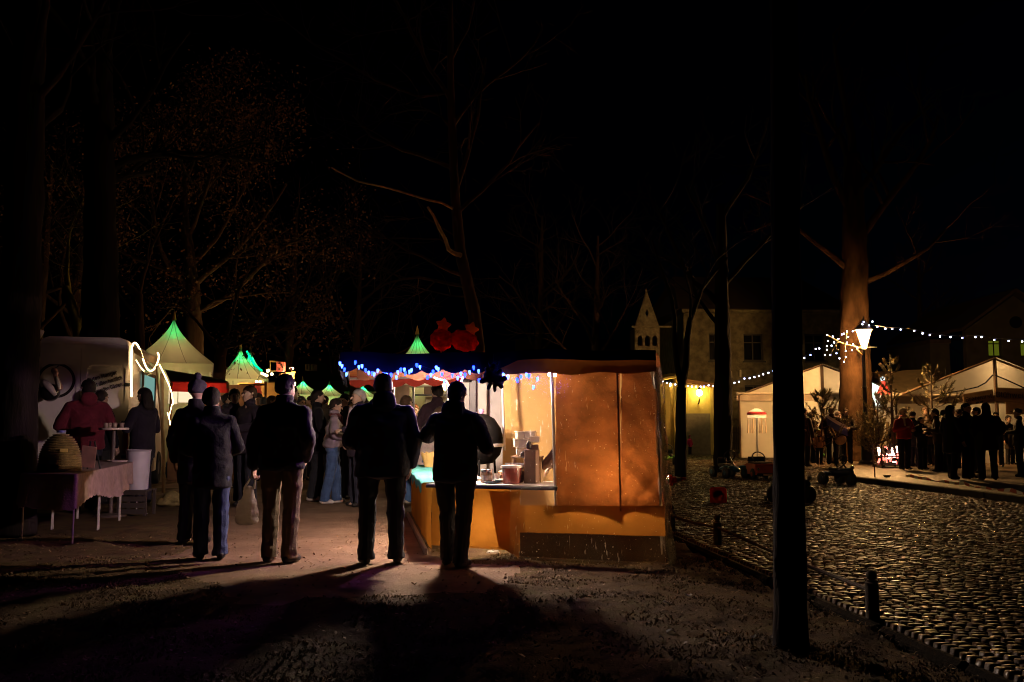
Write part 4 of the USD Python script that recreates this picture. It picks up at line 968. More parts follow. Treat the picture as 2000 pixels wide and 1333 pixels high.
sw = part(tB, 'swag_cable', tube([P(x_, y_, 26.85) for x_, y_ in [(1939, 733), (1925, 748), (1910, 756), (1880, 763), (1850, 768)]], .022, 6), M('black_cable'))
part(tB, 'swag_cable', tube([P(x_, y_, 26.85) for x_, y_ in [(1943, 733), (1965, 742), (2000, 758), (2040, 770)]], .022, 6), M('black_cable'))
part(tB, 'window_panel', rbox(*(P(2000, 795, 26.9)), 1.1, .03, .45, .01), M('dark_flap', (.12, .06, .025), .8, .2))
sign_m = M('sign_board', (.17, .10, .045), .7, .25, 5)
ink = M('sign_ink', (.015, .008, .006), .6, .2)
def signboard(label, cpx, cpy, w, h, text, th, roll, pts=None):
    c = P(cpx, cpy, 26.72); t = thing('sign_board', label, 'sign', c, 'signs on the beer tent')
    part(t, 'board', rbox(c[0], c[1], c[2], w, .03, h, .012, roty=roll), sign_m)
    tx = meshkit.text_mesh(text, th, .006); tx.apply_translation(-tx.bounds.mean(0))
    tx.apply_transform(trimesh.transformations.rotation_matrix(math.pi / 2, (1, 0, 0))); tx.apply_transform(trimesh.transformations.rotation_matrix(math.radians(roll), (0, 1, 0)))
    tx.apply_translation(c + (0, -.019, 0)); part(t, 'lettering', tx, ink, smooth=False); return t, c
s1, c1 = signboard('left dark sign of the beer tent with slanting lettering and small cut shapes', 1911, 777, .92, .36, 'Bratwurst', .13, -9)
for k, (dx, dz) in enumerate([(-.05, -.17), (.08, -.145), (.2, -.185)]): part(s1, 'emblem', rbox(c1[0] + dx, c1[1] - .018, c1[2] + dz + .02, .10, .012, .045, .01, roty=-12), ink)
signboard('right dark sign of the beer tent with a large swung initial', 1975, 772, .98, .42, 'Glühwein', .16, 2)
# middle roof and bright booth between the tents
Ym = 34.5
mid = thing('canopy', 'low canopy roof with its shade painted in brown between the two beer tents', 'canopy', (P(1750, 760, Ym)[0], Ym, PZ))
part(mid, 'roof_sheet', cloth_sheet(P(1690, 778, Ym - 1.5), P(1838, 773, Ym - 1.5), P(1805, 722, Ym + 1.2), P(1698, 727, Ym + 1.2), 16, 10, .08, 1.5, 90), M('shaded_canopy', (.30, .22, .12), .8, .2, 3), smooth=True)  # brown stands for shade lying on the tent roof
for px in (1692, 1835): part(mid, 'post', rod(np.array([P(px, 775, Ym - 1.5)[0], Ym - 1.5, PZ]), P(px, 775, Ym - 1.5), .04, 8), alu)
for px in (1698, 1803): part(mid, 'post', rod(np.array([P(px, 725, Ym + 1.2)[0], Ym + 1.2, PZ]), P(px, 725, Ym + 1.2), .04, 8), alu)
Yb = 30.5
booth = thing('booth', 'brightly lit white booth front beside the street lamp pole', 'booth', (P(1720, 800, Yb)[0], Yb, PZ))
def bp(px, py): return P(px, py or 790, Yb)
part(booth, 'lit_panel', tm(m3.Manifold.hull_points(np.array([bp(x_, y_) + (0, d_, 0) for x_, y_ in [(1699, 746), (1722, 757), (1718, 792), (1699, 800)] for d_ in (0, .05)]))), EM('booth_panel_glow', (.80, 1.0, .86), 1.6), smooth=False)
part(booth, 'counter', rbox(*(bp(1712, 850)), .7, .5, .9, .02), M('booth_wood', (.2, .13, .06), .7, .2))
for px in (1697, 1724): part(booth, 'post', rod(np.array([bp(px, 0)[0], Yb + .1, PZ]), bp(px, 748) + (0, .1, 0), .025, 8), alu)
gn = P(1726, 770, 29.6)
gh = thing('red_pennant', 'red pointed hat shaped decoration with a lit white tip above the booth', 'decoration', gn)
part(gh, 'cone', lathe([(.22, -.02), (.2, .05), (.12, .25), (.03, .46), (0, .47)], gn, 18), M('red_felt', (.55, .05, .06), .8, .2), smooth=True)
part(gh, 'tip', ball(gn + (-.02, 0, .5), .075, 2), EM('tip_glow', (.7, .9, 1.0), 2.5), smooth=True)
part(gh, 'brim', ball(gn + (.17, -.1, -.03), (.1, .06, .06), 1), M('pale_trim', (.8, .75, .65), .6, .1), smooth=True)
part(gh, 'pole', rod(gn + (0, 0, -.02), (gn[0], gn[1], PZ), .03, 8), alu)

# ================================================================ STREET LAMP AND LIGHT STRING
lb = G(1694, 906, PZ); YL = lb[1]
def lq(px, py): return P(px, py, YL)
lamp = thing('street_lamp', 'old lantern street lamp glowing warm white in front of the thick tree', 'street lamp', lb)
iron = M('lamp_iron')
zc0 = lq(0, 682)[2]
part(lamp, 'base', lathe([(0, 0), (.24, 0), (.24, .06), (.17, .12), (.15, .5), (.18, .54), (.12, .62), (.085, .9), (.1, .95), (0, .95)], lb, 20), iron)
part(lamp, 'pole', lathe([(.075, .9), (.06, 2.2), (.085, 2.24), (.055, 2.3), (.045, zc0 - lb[2] - .03), (.09, zc0 - lb[2] + .0), (0, zc0 - lb[2] + .0)], lb, 16), iron)
z1, z2 = lq(0, 681)[2], lq(0, 644)[2]
wr = lambda pxw: pxw / 2 / FPX * YL
lc_ = np.array([lb[0] + .03, lb[1], 0])
gl = lathe([(wr(8), z1), (wr(30), z2), (wr(30) - .01, z2), (wr(8) - .01, z1), (wr(8), z1)], lc_, 6)
part(lamp, 'glass', gl, EM('lantern_glow', (1.0, .52, .17), 1100.0), smooth=False)
for k in range(6):
    an = k * math.pi / 3
    part(lamp, 'glazing_bar', rod(lc_ + (math.cos(an) * (wr(8) + .006), math.sin(an) * (wr(8) + .006), z1), lc_ + (math.cos(an) * (wr(30) + .008), math.sin(an) * (wr(30) + .008), z2), .011, 5), iron)
part(lamp, 'roof', lathe([(wr(30), z2 + .005), (wr(38), z2 - .02), (wr(39), z2 - .005), (wr(16), z2 + .17), (wr(18), z2 + .2), (wr(12), z2 + .27), (0, z2 + .3)], lc_, 6), M('lamp_cap', (.30, .16, .07), .45, .2, metal=.4), smooth=False)
part(lamp, 'finial', lathe([(0, z2 + .28), (.03, z2 + .3), (.02, z2 + .36), (0, z2 + .4)], lc_, 8), iron)
part(lamp, 'ladder_bar', rod(lq(1676, 679), lq(1712, 679), .018, 6), iron)
# the branch shaped decoration beside the lamp
z8 = lambda x, y: (1560 + x / 8.885, 610 + y / 8.885)
def z8p(x, y, d=0): return P(*z8(x, y), YL - .15 + d)
deco = thing('lamp_branch', 'bare yellow lit branch fixed to the lamp pole and wound with lights', 'branch', z8p(1165, 605))
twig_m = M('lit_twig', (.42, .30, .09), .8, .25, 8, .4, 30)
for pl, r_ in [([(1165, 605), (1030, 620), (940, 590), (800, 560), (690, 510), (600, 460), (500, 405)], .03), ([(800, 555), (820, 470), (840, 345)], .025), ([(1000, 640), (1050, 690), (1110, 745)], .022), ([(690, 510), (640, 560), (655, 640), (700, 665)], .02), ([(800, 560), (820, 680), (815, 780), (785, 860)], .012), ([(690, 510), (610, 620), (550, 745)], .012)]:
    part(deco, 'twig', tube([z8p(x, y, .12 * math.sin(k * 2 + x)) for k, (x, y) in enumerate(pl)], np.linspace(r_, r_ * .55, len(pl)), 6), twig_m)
# bulbs
white_led = [EM('white_led', (.72, .74, 1.0), 6.0), EM('blueish_led', (.45, .5, 1.0), 5.0)]
ls = thing('light_string', 'long string of small cool white bulbs running past the street lamp to the right edge', 'light string')
z5 = lambda x, y: (1220 + x / 3.03, 560 + y / 3.03)
z6 = lambda x, y: (1560 + x / 3.03, 560 + y / 3.03)
chain1 = [z5(*p_) for p_ in [(190, 545), (205, 553), (227, 562), (250, 570), (272, 575), (300, 580), (333, 587), (355, 582), (375, 590), (398, 592), (422, 593), (450, 593), (470, 592), (497, 585), (522, 590), (543, 588), (565, 584), (598, 565), (624, 573), (650, 570), (677, 564), (709, 545), (740, 543), (768, 537), (795, 529), (820, 520), (851, 511), (877, 500), (910, 487), (945, 470), (985, 452), (1025, 438), (1063, 423), (1100, 406), (1131, 370), (1152, 367)]]
clus = [z8(*p_) for p_ in [(455, 745), (490, 655), (490, 590), (510, 500), (495, 400), (570, 583), (548, 745), (615, 527), (592, 425), (655, 715), (688, 465), (707, 803), (785, 862), (818, 778), (817, 677), (925, 662), (838, 530), (858, 430), (750, 388), (785, 375), (837, 338), (938, 333), (945, 560), (1018, 620), (1128, 170), (1105, 212), (1280, 165), (1222, 230)]]
chain2 = [z8(*p_) for p_ in [(1365, 257), (1505, 288), (1622, 295)]] + [z6(*p_) for p_ in [(603, 255), (683, 263), (733, 278), (776, 288), (836, 296), (898, 300), (968, 305), (1045, 300), (1081, 300), (1157, 317), (1243, 323), (1322, 326), (1400, 335)]]
def bulb(px, py, Y, k, r=.026):
    c = P(px, py, Y); part(ls, 'bulb', ball(c, (r * Y / 26.6,) * 3, 1), white_led[k % 3 == 0], smooth=True); return c
w1 = [bulb(px, py, np.interp(px, [1280, 1610], [34.5, YL + .1]), k) for k, (px, py) in enumerate(chain1)]
for k, (px, py) in enumerate(clus): bulb(px, py, YL - .3 + .3 * math.sin(k * 2.2), k)
w2 = [bulb(px, py, np.interp(px, [1700, 2010], [YL - .2, 22.5]), k, .028) for k, (px, py) in enumerate(chain2)]
part(ls, 'cable', tube([c + (0, .02, .05) for c in w1], .006, 4), M('black_cable')); part(ls, 'cable', tube([lq(1700, 637)] + [c + (0, .02, .05) for c in w2], .008, 4), M('black_cable'))

# ================================================================ VAN
Yv = 15.5
def vq(px, py, Y=Yv): return P(px, py or 760, Y)
vx0, vx1 = vq(83, 0)[0], vq(254, 0)[0]; vz1 = vq(0, 661)[2]; vcx = (vx0 + vx1) / 2; vw = vx1 - vx0
van = thing('delivery_van', 'white high roofed van seen from behind with three lines of slanting lettering', 'van', (vcx, Yv + 2.6, 0))
vm = M('van_white', (.78, .70, .64), .45, .12, 2.5, .08, 20, coat=.2)
def vsec(y, top, s=1.0, zb=.32):
    p = []
    for (x, z) in [(.5, zb), (.5, 1.3), (.488, top * .8), (.472, top - .14), (.44, top - .04), (.37, top), (-.37, top), (-.44, top - .04), (-.472, top - .14), (-.488, top * .8), (-.5, 1.3), (-.5, zb)]:
        p.append((vcx + x * vw * s, y, z))
    return np.array(p)
body = m3.Manifold.hull_points(np.vstack([vsec(Yv, vz1, .985), vsec(Yv + .06, vz1 + .01), vsec(Yv + 4.0, vz1)]))
cabin = m3.Manifold.hull_points(np.vstack([vsec(Yv + 3.9, vz1 - .06, .98), vsec(Yv + 4.7, 2.3, .96), vsec(Yv + 5.5, 1.35, .94), vsec(Yv + 5.7, .9, .9)]))
rr = lambda x0, x1, z0, z1, r, y0, y1: tm(m3.Manifold.extrude(m3.CrossSection.square((x1 - x0, z1 - z0), True).offset(-r, m3.JoinType.Round).offset(r, m3.JoinType.Round), y1 - y0))
def recess(px0, py0, px1, py1, r, depth, y0=Yv - .05):
    x0, x1, z0, z1 = vq(px0, 0)[0], vq(px1, 0)[0], vq(0, py1)[2], vq(0, py0)[2]
    m = m3.Manifold.extrude(m3.CrossSection.square((x1 - x0, z1 - z0), True).offset(-r, m3.JoinType.Round).offset(r, m3.JoinType.Round), depth + .05)
    return m.rotate((90, 0, 0)).translate(((x0 + x1) / 2, Yv + depth, (z0 + z1) / 2))
body = body - recess(175, 714, 245, 790, .07, .03) - recess(90, 714, 157, 790, .07, .022)
seamx = vq(164.5, 0)[0]
body = body - m3.Manifold.cube((.014, .06, 2.3), True).translate((seamx, Yv, 1.45)) - m3.Manifold.cube((vw * .9, .05, .014), True).translate((vcx, Yv, vz1 - .13))
part(van, 'body', U([body, cabin]), vm, smooth=30)
for px in (130, 180): pass
hb = vq(251, 752); part(van, 'hinge', rbox(hb[0] - .02, hb[1] - .02, hb[2], .10, .05, .06, .012), M('black_plastic')); part(van, 'hinge', rbox(hb[0] - .02, hb[1] - .02, .75, .10, .05, .06, .012), M('black_plastic'))
part(van, 'door_handle', rbox(seamx + .07, Yv - .02, 1.12, .04, .04, .16, .012), M('black_plastic'))
part(van, 'bumper', rbox(vcx, Yv - .06, .42, vw * .98, .14, .2, .03), M('bumper_grey', (.06, .06, .065), .6, .1))
for s in (-1, 1):
    part(van, 'tail_light', rbox(vcx + s * vw * .475, Yv - .012, 1.0, .09, .05, .4, .015), M('tail_red', (.3, .015, .01), .2, .1, coat=.6))
    for yy in (Yv + .9, Yv + 4.6):
        w_ = part(van, 'wheel', lathe([(.16, -.11), (.33, -.11), (.35, -.08), (.35, .08), (.33, .11), (.16, .11)], n=24).apply_transform(trimesh.transformations.rotation_matrix(math.pi / 2, (0, 1, 0))).apply_translation((vcx + s * (vw / 2 - .1), yy, .35)), M('tyre', (.012, .012, .012), .85, .2))
        part(w_, 'rim', lathe([(0, -.09), (.17, -.1), (.17, .1), (0, .09)], n=20).apply_transform(trimesh.transformations.rotation_matrix(math.pi / 2, (0, 1, 0))).apply_translation((vcx + s * (vw / 2 - .1), yy, .35)), alu)
# corner spoiler standing up at the left
part(van, 'roof_flap', tm(m3.Manifold.hull_points(np.array([vq(x_, y_) + (0, d_, 0) for x_, y_ in [(73, 700), (78, 641), (100, 650), (88, 668)] for d_ in (.1, .14)]))), vm, smooth=False)
# lettering
for k, (tx, px, py, hgt) in enumerate([('Guten Hunger', 177, 748, .066), ('mit allen herzlich', 186, 758, .066), ('gesunden Gästen', 186, 771, .066)]):
    m = meshkit.text_mesh(tx, hgt, .004, True); m.apply_transform(trimesh.transformations.rotation_matrix(math.pi / 2, (1, 0, 0)))
    sc = .49 / (m.bounds[1][0] - m.bounds[0][0]); m.apply_scale((sc, 1, 1.0))
    m.apply_transform(trimesh.transformations.rotation_matrix(math.radians(-17.5), (0, 1, 0))); m.apply_translation(vq(px, py, Yv) + (0, .026, 0)); part(van, 'lettering', m, ink, smooth=False)
# round ring emblem
ec = vq(122, 745); ring = lathe([(.255, -.006), (.30, -.006), (.30, .006), (.255, .006), (.255, -.006)], n=40).apply_transform(trimesh.transformations.rotation_matrix(math.pi / 2, (1, 0, 0))).apply_translation(ec + (0, .026 - .01, 0)); part(van, 'ring_emblem', ring, ink, smooth=30)
# dark round ornament with pale sash hanging on the door
oc_ = P(98, 767, 14.86)
orn = thing('door_ornament', 'glossy dark ball ornament with a pale sash hanging on the left van door', 'ornament', oc_)
part(orn, 'ball', ball(oc_, .15, 3), M('black_gloss', (.012, .01, .012), .15, .2, coat=.6), smooth=True)
part(orn, 'sash', tube([oc_ + (-.10, -.05, .19), oc_ + (0, -.14, .14), oc_ + (.09, -.15, .05), oc_ + (.14, -.10, -.05)], [.03, .06, .055, .03], 8), M('pale_sash', (.5, .38, .4), .6, .15), smooth=True)
part(orn, 'figure', U([H((oc_ + (.09, -.03, .32), .045), (oc_ + (.06, -.02, .36), .05)), H((oc_ + (.09, -.03, .28), .035), (oc_ + (.17, -.03, .08), .05))]), M('rose_figure', (.4, .2, .2), .6, .2), smooth=True)
part(orn, 'ribbon', tube([oc_ + (.13, -.07, .25), oc_ + (.18, -.09, .14), oc_ + (.2, -.08, .05)], [.02, .03, .018], 6), M('pale_ribbon', (.75, .68, .6), .5, .1), smooth=True)
part(orn, 'hanger', rod(oc_ + (.06, 0, .4), oc_ + (.06, .14, .46), .01, 5), M('black_plastic'))
# serving hatch on the van's right side
sx = vx1 + .004
def sp(y, z, o=0): return np.array([sx + o, y, z])
part(van, 'hatch_frame', tm([box(sx, sx + .04, 16.85, 16.92, 1.3, 2.3), box(sx, sx + .04, 18.7, 18.77, 1.3, 2.3), box(sx, sx + .04, 16.92, 18.7, 2.24, 2.3), box(sx, sx + .04, 16.92, 18.7, 1.3, 1.36)]), M('black_plastic'), smooth=False)
part(van, 'hatch_window', box(sx, sx + .012, 16.92, 18.7, 1.36, 2.24), EM('hatch_glow', (.30, .62, .55), .55), smooth=False)
for (yy, zz, r_) in [(17.75, 1.66, .15), (17.85, 1.86, .10)]: part(van, 'hatch_silhouette', ball((sx + .02, yy, zz), (.012, r_, r_), 1), M('black_plastic'))  # dark blobs stand for the silhouette seen inside the hatch
VROT = 15.0
vcorner = np.array([vx1, Yv, 0.0]); _vr = trimesh.transformations.rotation_matrix(math.radians(VROT), (0, 0, 1))[:3, :3]
vx_ = UsdGeom.Xformable(stage.GetPrimAtPath(van.path)); vx_.ClearXformOpOrder(); _nl = vcorner + _vr @ (van.loc - vcorner)
vx_.GetPrim().GetAttribute('xformOp:translate').Set(tuple(map(float, _nl))); vx_.SetXformOpOrder([UsdGeom.XformOp(vx_.GetPrim().GetAttribute('xformOp:translate'))]); vx_.AddRotateZOp().Set(VROT)
# white tube light along the hatch and the raised flap
rope = thing('rope_light', 'glowing white tube light looped along the edge and flap of the van', 'rope light')
glow = EM('rope_glow', (1.0, .66, .30), 7.0)
def rp(pts, y0, y1, r): 
    n = len(pts); t_ = np.linspace(0, 1, 40); xs_ = np.interp(t_, np.linspace(0, 1, n), [p_[0] for p_ in pts]); ys_ = np.interp(t_, np.linspace(0, 1, n), [p_[1] for p_ in pts])
    ker = np.ones(5) / 5; xs_[2:-2] = np.convolve(xs_, ker, 'valid'); ys_[2:-2] = np.convolve(ys_, ker, 'valid')
    return tube([P(x_, y_, y0 + (y1 - y0) * tt) for x_, y_, tt in zip(xs_, ys_, t_)], r, 8)
part(rope, 'tube', rp([(257, 775), (256.5, 730), (256.5, 690), (258, 674), (262, 669), (267, 670), (273, 682), (279, 700), (284, 717), (291, 726), (299, 725), (305, 716), (310, 703), (311, 694), (308, 690)], 15.35, 16.9, .015), glow, smooth=True)
part(rope, 'tube', rp([(266, 704), (274, 717), (281, 725)], 15.6, 16.2, .010), glow, smooth=True)
part(rope, 'tube', rp([(311, 712), (320, 730), (330, 752), (336, 770), (338, 790)], 16.9, 17.4, .012), glow, smooth=True)
part(rope, 'tube', rp([(336, 790), (330, 815), (334, 838)], 17.4, 17.4, .009), glow, smooth=True); part(rope, 'tube', rp([(327, 806), (337, 842)], 17.4, 17.3, .009), glow, smooth=True)
flp = thing('serving_flap', 'raised brown serving flap on struts beside the van', 'flap', vq(290, 700, 16.3))
fm = M('flap_brown', (.26, .16, .08), .6, .3, 5)
part(flp, 'board', tm(m3.Manifold.hull_points(np.array([P(258, 676, 15.6), P(262, 690, 15.6), P(312, 702, 17.2), P(309, 718, 17.2), P(262, 678, 15.65), P(312, 704, 17.25)]))), fm, smooth=False)
for a_, b_ in [((266, 706), (285, 722)), ((275, 695), (300, 722)), ((288, 704), (292, 716)), ((305, 716), (318, 860))]: part(flp, 'strut', rod(P(*a_, 16.0), P(*b_, 16.9), .016, 6), fm)
part(flp, 'post', rod(P(316, 730, 17.3), (P(322, 900, 17.3)[0], 17.3, 0), .035, 8), fm)

# ================================================================ LONG TABLE WITH CLOTH, SKEP, DRUM
T0, T1 = G(42, 1058), G(141, 1062); tdir = (G(266, 1001) - T1); tdir = tdir / np.linalg.norm(tdir); tw_ = (T1 - T0); TL = 3.6; tz = .765
steel = M('pale_steel', (.62, .55, .52), .4, .1, metal=.3)
for k in range(3):
    o = tdir * (TL / 3 * k)
    t = thing('folding_table', ['nearest', 'middle', 'farthest'][k] + ' folding table with thin pale legs under the long tablecloth', 'table', T0 + tw_ / 2 + o, 'folding tables in a row')
    cn = [T0 + o, T1 + o, T1 + o + tdir * (TL / 3 - .06), T0 + o + tdir * (TL / 3 - .06)]
    for c in cn:
        part(t, 'leg', rod(c + (0, 0, .0), c + (0, 0, tz - .03), .0105, 8), steel)
    part(t, 'tabletop', slab(*cn, tz - .004, .025), M('table_board', (.3, .22, .15), .7, .2))
lace = M('lace_cloth', (.34, .22, .20), .9, .25, 14, .5, 50)
def clothfn_factory():
    # rectangle top plus hanging sides, perimeter parameter u, radial w
    cn = [T0 - tdir * .04 - tw_ * .05, T1 - tdir * .04 + tw_ * .05, T1 + tdir * TL + tw_ * .05, T0 + tdir * TL - tw_ * .05]
    ctr = sum(cn) / 4; L_ = [np.linalg.norm(cn[(k + 1) % 4] - cn[k]) for k in range(4)]; tot = sum(L_)
    pts = []
    N_ = 240; per = []
    for i_ in range(N_ + 1):
        s = (i_ / N_) * tot % tot if i_ < N_ else 0.0
        k = 0
        while s > L_[k] and k < 3: s -= L_[k]; k += 1
        p = cn[k] + (cn[(k + 1) % 4] - cn[k]) * (s / L_[k]); per.append(p)
    per = np.array(per); out = per - ctr; 
    ws = [0, .5, 1.0] + list(np.linspace(1.02, 2.0, 9)); grid = []
    ang = np.arange(N_ + 1)
    for w_ in ws:
        if w_ <= 1: p = ctr + (per - ctr) * w_; z = np.full(N_ + 1, tz + .004)
        else:
            d = (w_ - 1); o = out / np.linalg.norm(out, axis=1, keepdims=True)
            rip = .035 * np.sin(ang * .52) + .02 * np.sin(ang * .23 + 1)
            p = per + o * (.01 + d * (.05 + rip))[:, None]
            drop = .34 + .05 * np.sin(ang * .11) + .02 * np.abs(np.sin(ang * .75)); z = tz + .004 - d * drop
        grid.append(np.column_stack([p[:, :2], z]))
    g = np.array(grid); nw = len(ws); v_ = g.reshape(-1, 3); i_, j_ = np.meshgrid(np.arange(nw - 1), np.arange(N_), indexing='ij'); a_ = (i_ * (N_ + 1) + j_).ravel()
    q_ = np.stack([a_, a_ + 1, a_ + N_ + 2, a_ + N_ + 1], 1); return trimesh.Trimesh(v_, np.vstack([q_[:, [0, 2, 1]], q_[:, [0, 3, 2]]]), process=False)
single('tablecloth', clothfn_factory(), lace, 'long pale lace tablecloth hanging over the row of folding tables', 'tablecloth', smooth=True)
straw = M('straw_skep', (.24, .15, .06), .9, .35, 20, .7, 70)
kp_ = T0 + tw_ * .48 + tdir * .42 + np.array([0, 0, tz + .006])
skep = thing('bee_skep', 'dome shaped woven straw beehive standing on the near table end', 'beehive', kp_)
prof_ = []
for k in range(17):
    t_ = k / 16; r_ = .235 * math.sqrt(max(0, 1 - (t_ ** 2.3))) + .0; z_ = .44 * t_
    prof_ += [(max(r_ - .006, 0), z_), (r_ + .004, z_ + .008), (r_ + .004, z_ + .018)]
prof_.append((0, .46))
part(skep, 'coils', lathe([(0, 0)] + prof_, kp_, 36), straw, smooth=50)
part(skep, 'entrance', ball(kp_ + (.06, -.235, .06), (.05, .02, .03), 1), M('dark_hole', (.01, .008, .005), .9))
part(skep, 'name_plate', rbox(kp_[0] + .13, kp_[1] - .178, kp_[2] + .245, .085, .012, .045, .004, rotz=32, rotx=-16), M('yellow_plate', (.60, .38, .12), .6, .1))
part(skep, 'top_ring', lathe([(0, .45), (.05, .45), (.05, .475), (0, .48)], kp_, 16), M('blue_cap', (.10, .10, .3), .6, .1))
ep = T1 + tdir * .9 - tw_ * .15 + np.array([0, 0, tz + .006])
eas = thing('easel_board', 'small reddish board leaning on a dark easel on the long table', 'board', ep)
part(eas, 'board', rbox(ep[0], ep[1], ep[2] + .15, .17, .014, .27, .004, rotx=14, rotz=10, roty=8), M('rose_board', (.30, .16, .12), .7, .25, 6))
for dx in (-.07, .09): part(eas, 'leg', rod(ep + (dx, .13, 0), ep + (dx * .3 + .02, .04, .34), .01, 6), M('black_plastic'))
tr = T1 + tdir * 3.0 - tw_ * .3 + np.array([0, 0, tz + .006])
single('tray', lathe([(0, 0), (.14, 0), (.16, .025), (.154, .025), (.135, .006), (0, .006)], tr, 28), M('pale_tray', (.65, .5, .48), .5, .1), 'small pale tray lying at the far end of the tablecloth', 'tray')
st_ = G(216, 985); st_[1] += .0
bt_ = thing('bar_table', 'round standing table with bright edged top in front of the van', 'table', (P(220, 900, 13.0)[0], 13.0, 0))
b0 = np.array([P(220, 900, 13.0)[0], 13.0, 0]); zt_ = P(0, 836, 13.0)[2]
part(bt_, 'top', lathe([(0, zt_ - .03), (.2, zt_ - .03), (.205, zt_ - .015), (.2, zt_), (0, zt_)], b0, 28), M('bar_top', (.62, .5, .42), .4, .1))
part(bt_, 'column', rod(b0, b0 + (0, 0, zt_ - .03), .03, 10), M('table_iron', (.10, .07, .06), .5, .2)); part(bt_, 'foot', lathe([(0, 0), (.22, 0), (.2, .03), (.03, .05), (0, .05)], b0, 24), M('table_iron'))
for k in range(5):
    an = k * 1.3; c = b0 + (.11 * math.cos(an), .11 * math.sin(an), zt_ + .001); single('small_cup', lathe([(0, 0), (.03, 0), (.036, .07), (.033, .07), (.027, .004), (0, .004)], c, 14), M('cup_brown', (.28, .2, .15), .5, .2), 'tiny brown cup on the round bar table, ' + ['rightmost one', 'back right one', 'back left one', 'leftmost one', 'front one'][k], 'cup', 'cups on the bar table')
dp = P(268, 955, 13.2); d0 = np.array([dp[0], 13.2, 0]); zb1, zb2 = P(0, 956, 13.2)[2], P(0, 880, 13.2)[2]
drum = thing('white_drum', 'tall pale drum catching violet light beside the long table', 'drum', d0 + (0, 0, zb1))
part(drum, 'shell', lathe([(0, zb1), (.150, zb1), (.172, zb2), (.166, zb2), (.146, zb1 + .01), (0, zb1 + .01)], d0, 40), M('drum_white', (.50, .46, .52), .55, .12, 5), smooth=30)
part(drum, 'rim', lathe([(.174, zb2 - .012), (.182, zb2 - .008), (.182, zb2 + .008), (.170, zb2 + .01)], d0, 40), M('drum_rim', (.3, .25, .3), .5, .1))
part(drum, 'liner', lathe([(0, zb2 - .06), (.165, zb2 - .06), (.165, zb2 - .05), (0, zb2 - .045)], d0, 30), M('black_plastic'))
crt = thing('crate', 'dark slatted crate carrying the pale drum', 'crate', d0)
for k in range(4): part(crt, 'slat', box(d0[0] - .2, d0[0] + .2, 13.2 - .205, 13.2 - .19, .03 + k * .09, .1 + k * .09), M('crate_wood', (.05, .035, .03), .8, .2), smooth=False)
part(crt, 'lid', box(d0[0] - .21, d0[0] + .21, 13.0, 13.4, zb1 - .022, zb1 - .002), M('crate_wood'), smooth=False)
for sx_ in (-1, 1):
    for sy_ in (-1, 1): part(crt, 'post', box(d0[0] + sx_ * .19 - .018, d0[0] + sx_ * .19 + .018, 13.2 + sy_ * .165 - .018, 13.2 + sy_ * .165 + .018, 0, zb1 - .024), M('crate_wood'), smooth=False)
# blue sack and yellow bundle
bs0 = G(336, 936)
single('blue_sack', soft(U([H((bs0 + (0, 0, .06), (.16, .13, .06)), (bs0 + (.01, 0, .35), (.17, .13, .12))), H((bs0 + (.01, 0, .35), (.15, .12, .1)), (bs0 + (.03, 0, .56), (.09, .07, .05)))]), .03, 4, .03, 9, 4), M('blue_tarp', (.02, .13, .42), .45, .3, 9, .5, 20, coat=.2), 'crumpled bright blue sack standing beside the two people on the left', 'sack', smooth=True)
yb0 = G(334, 990)
single('yellow_bundle', soft(U([H((yb0 + (-.12, 0, .05), (.12, .12, .05)), (yb0 + (.12, .05, .1), (.14, .12, .1)), (yb0 + (0, 0, .17), (.1, .1, .07)))]), .03, 4, .035, 10, 5), M('straw_bundle', (.22, .17, .06), .8, .4, 12, .6, 40), 'low yellowish bundle lying on the ground left of the waiting couple', 'bundle', smooth=True)

# ================================================================ STALLS FARTHER BACK
# red awning stall left
Yq = 21.0
def rs(px, py, d=0): return P(px, py or 780, Yq + d)
s2 = thing('red_stall', 'wooden stall with bright red awning front and white lit panel beyond the van', 'stall', (rs(395, 0)[0], Yq, 0))
part(s2, 'roof', tm(m3.Manifold.hull_points(np.array([rs(333, 744), rs(446, 746), rs(333, 748), rs(446, 750), rs(322, 722, 2.2), rs(432, 740, 2.2)]))), M('stall_roof_brown', (.08, .03, .02), .7, .2), smooth=False)
part(s2, 'awning', cloth_sheet(rs(336, 765, -.1), rs(447, 768, -.1), rs(446, 747, -.02), rs(334, 745, -.02), 30, 6, .02, 3, 17), CLOTH_THIN('red_awning', (.55, .03, .03), (.5, .03, .025), .5), smooth=True)
part(s2, 'lit_board', rbox(*rs(370, 772, .7), .53, .03, .36, .01), EM('board_glow', (1.0, .78, .50), 1.1))
part(s2, 'lit_board', rbox(*rs(338, 772, .3), .2, .03, .42, .01), EM('board_glow'))
part(s2, 'knob', ball(rs(379, 764, .65), .03, 1), M('black_plastic')); part(s2, 'bracket', rbox(*rs(377, 770.5, .66), .13, .02, .02, .004), M('black_plastic'))
part(s2, 'back_wall', box(rs(330, 0)[0], rs(446, 0)[0], Yq + 1.8, Yq + 1.85, 0, rs(0, 746)[2]), M('stall_boards', (.25, .13, .06), .8, .2), smooth=False)
part(s2, 'counter', box(rs(335, 0)[0], rs(446, 0)[0], Yq - .1, Yq + .4, 0, .9), M('stall_boards'), smooth=False)
for px in (335, 445): part(s2, 'post', rod(np.array([rs(px, 0)[0], Yq - .04, 0]), rs(px, 748, -.04), .035, 8), M('stall_boards'))
c = rs(412, 768, .5); part(s2, 'lamp', ball(c, .05, 2), EM('stall2_bulb', (1.0, .6, .3), 260.0), smooth=True); part(s2, 'lamp_cord', rod(c + (0, 0, .04), c + (0, 0, .26), .01, 5), M('black_cable'))
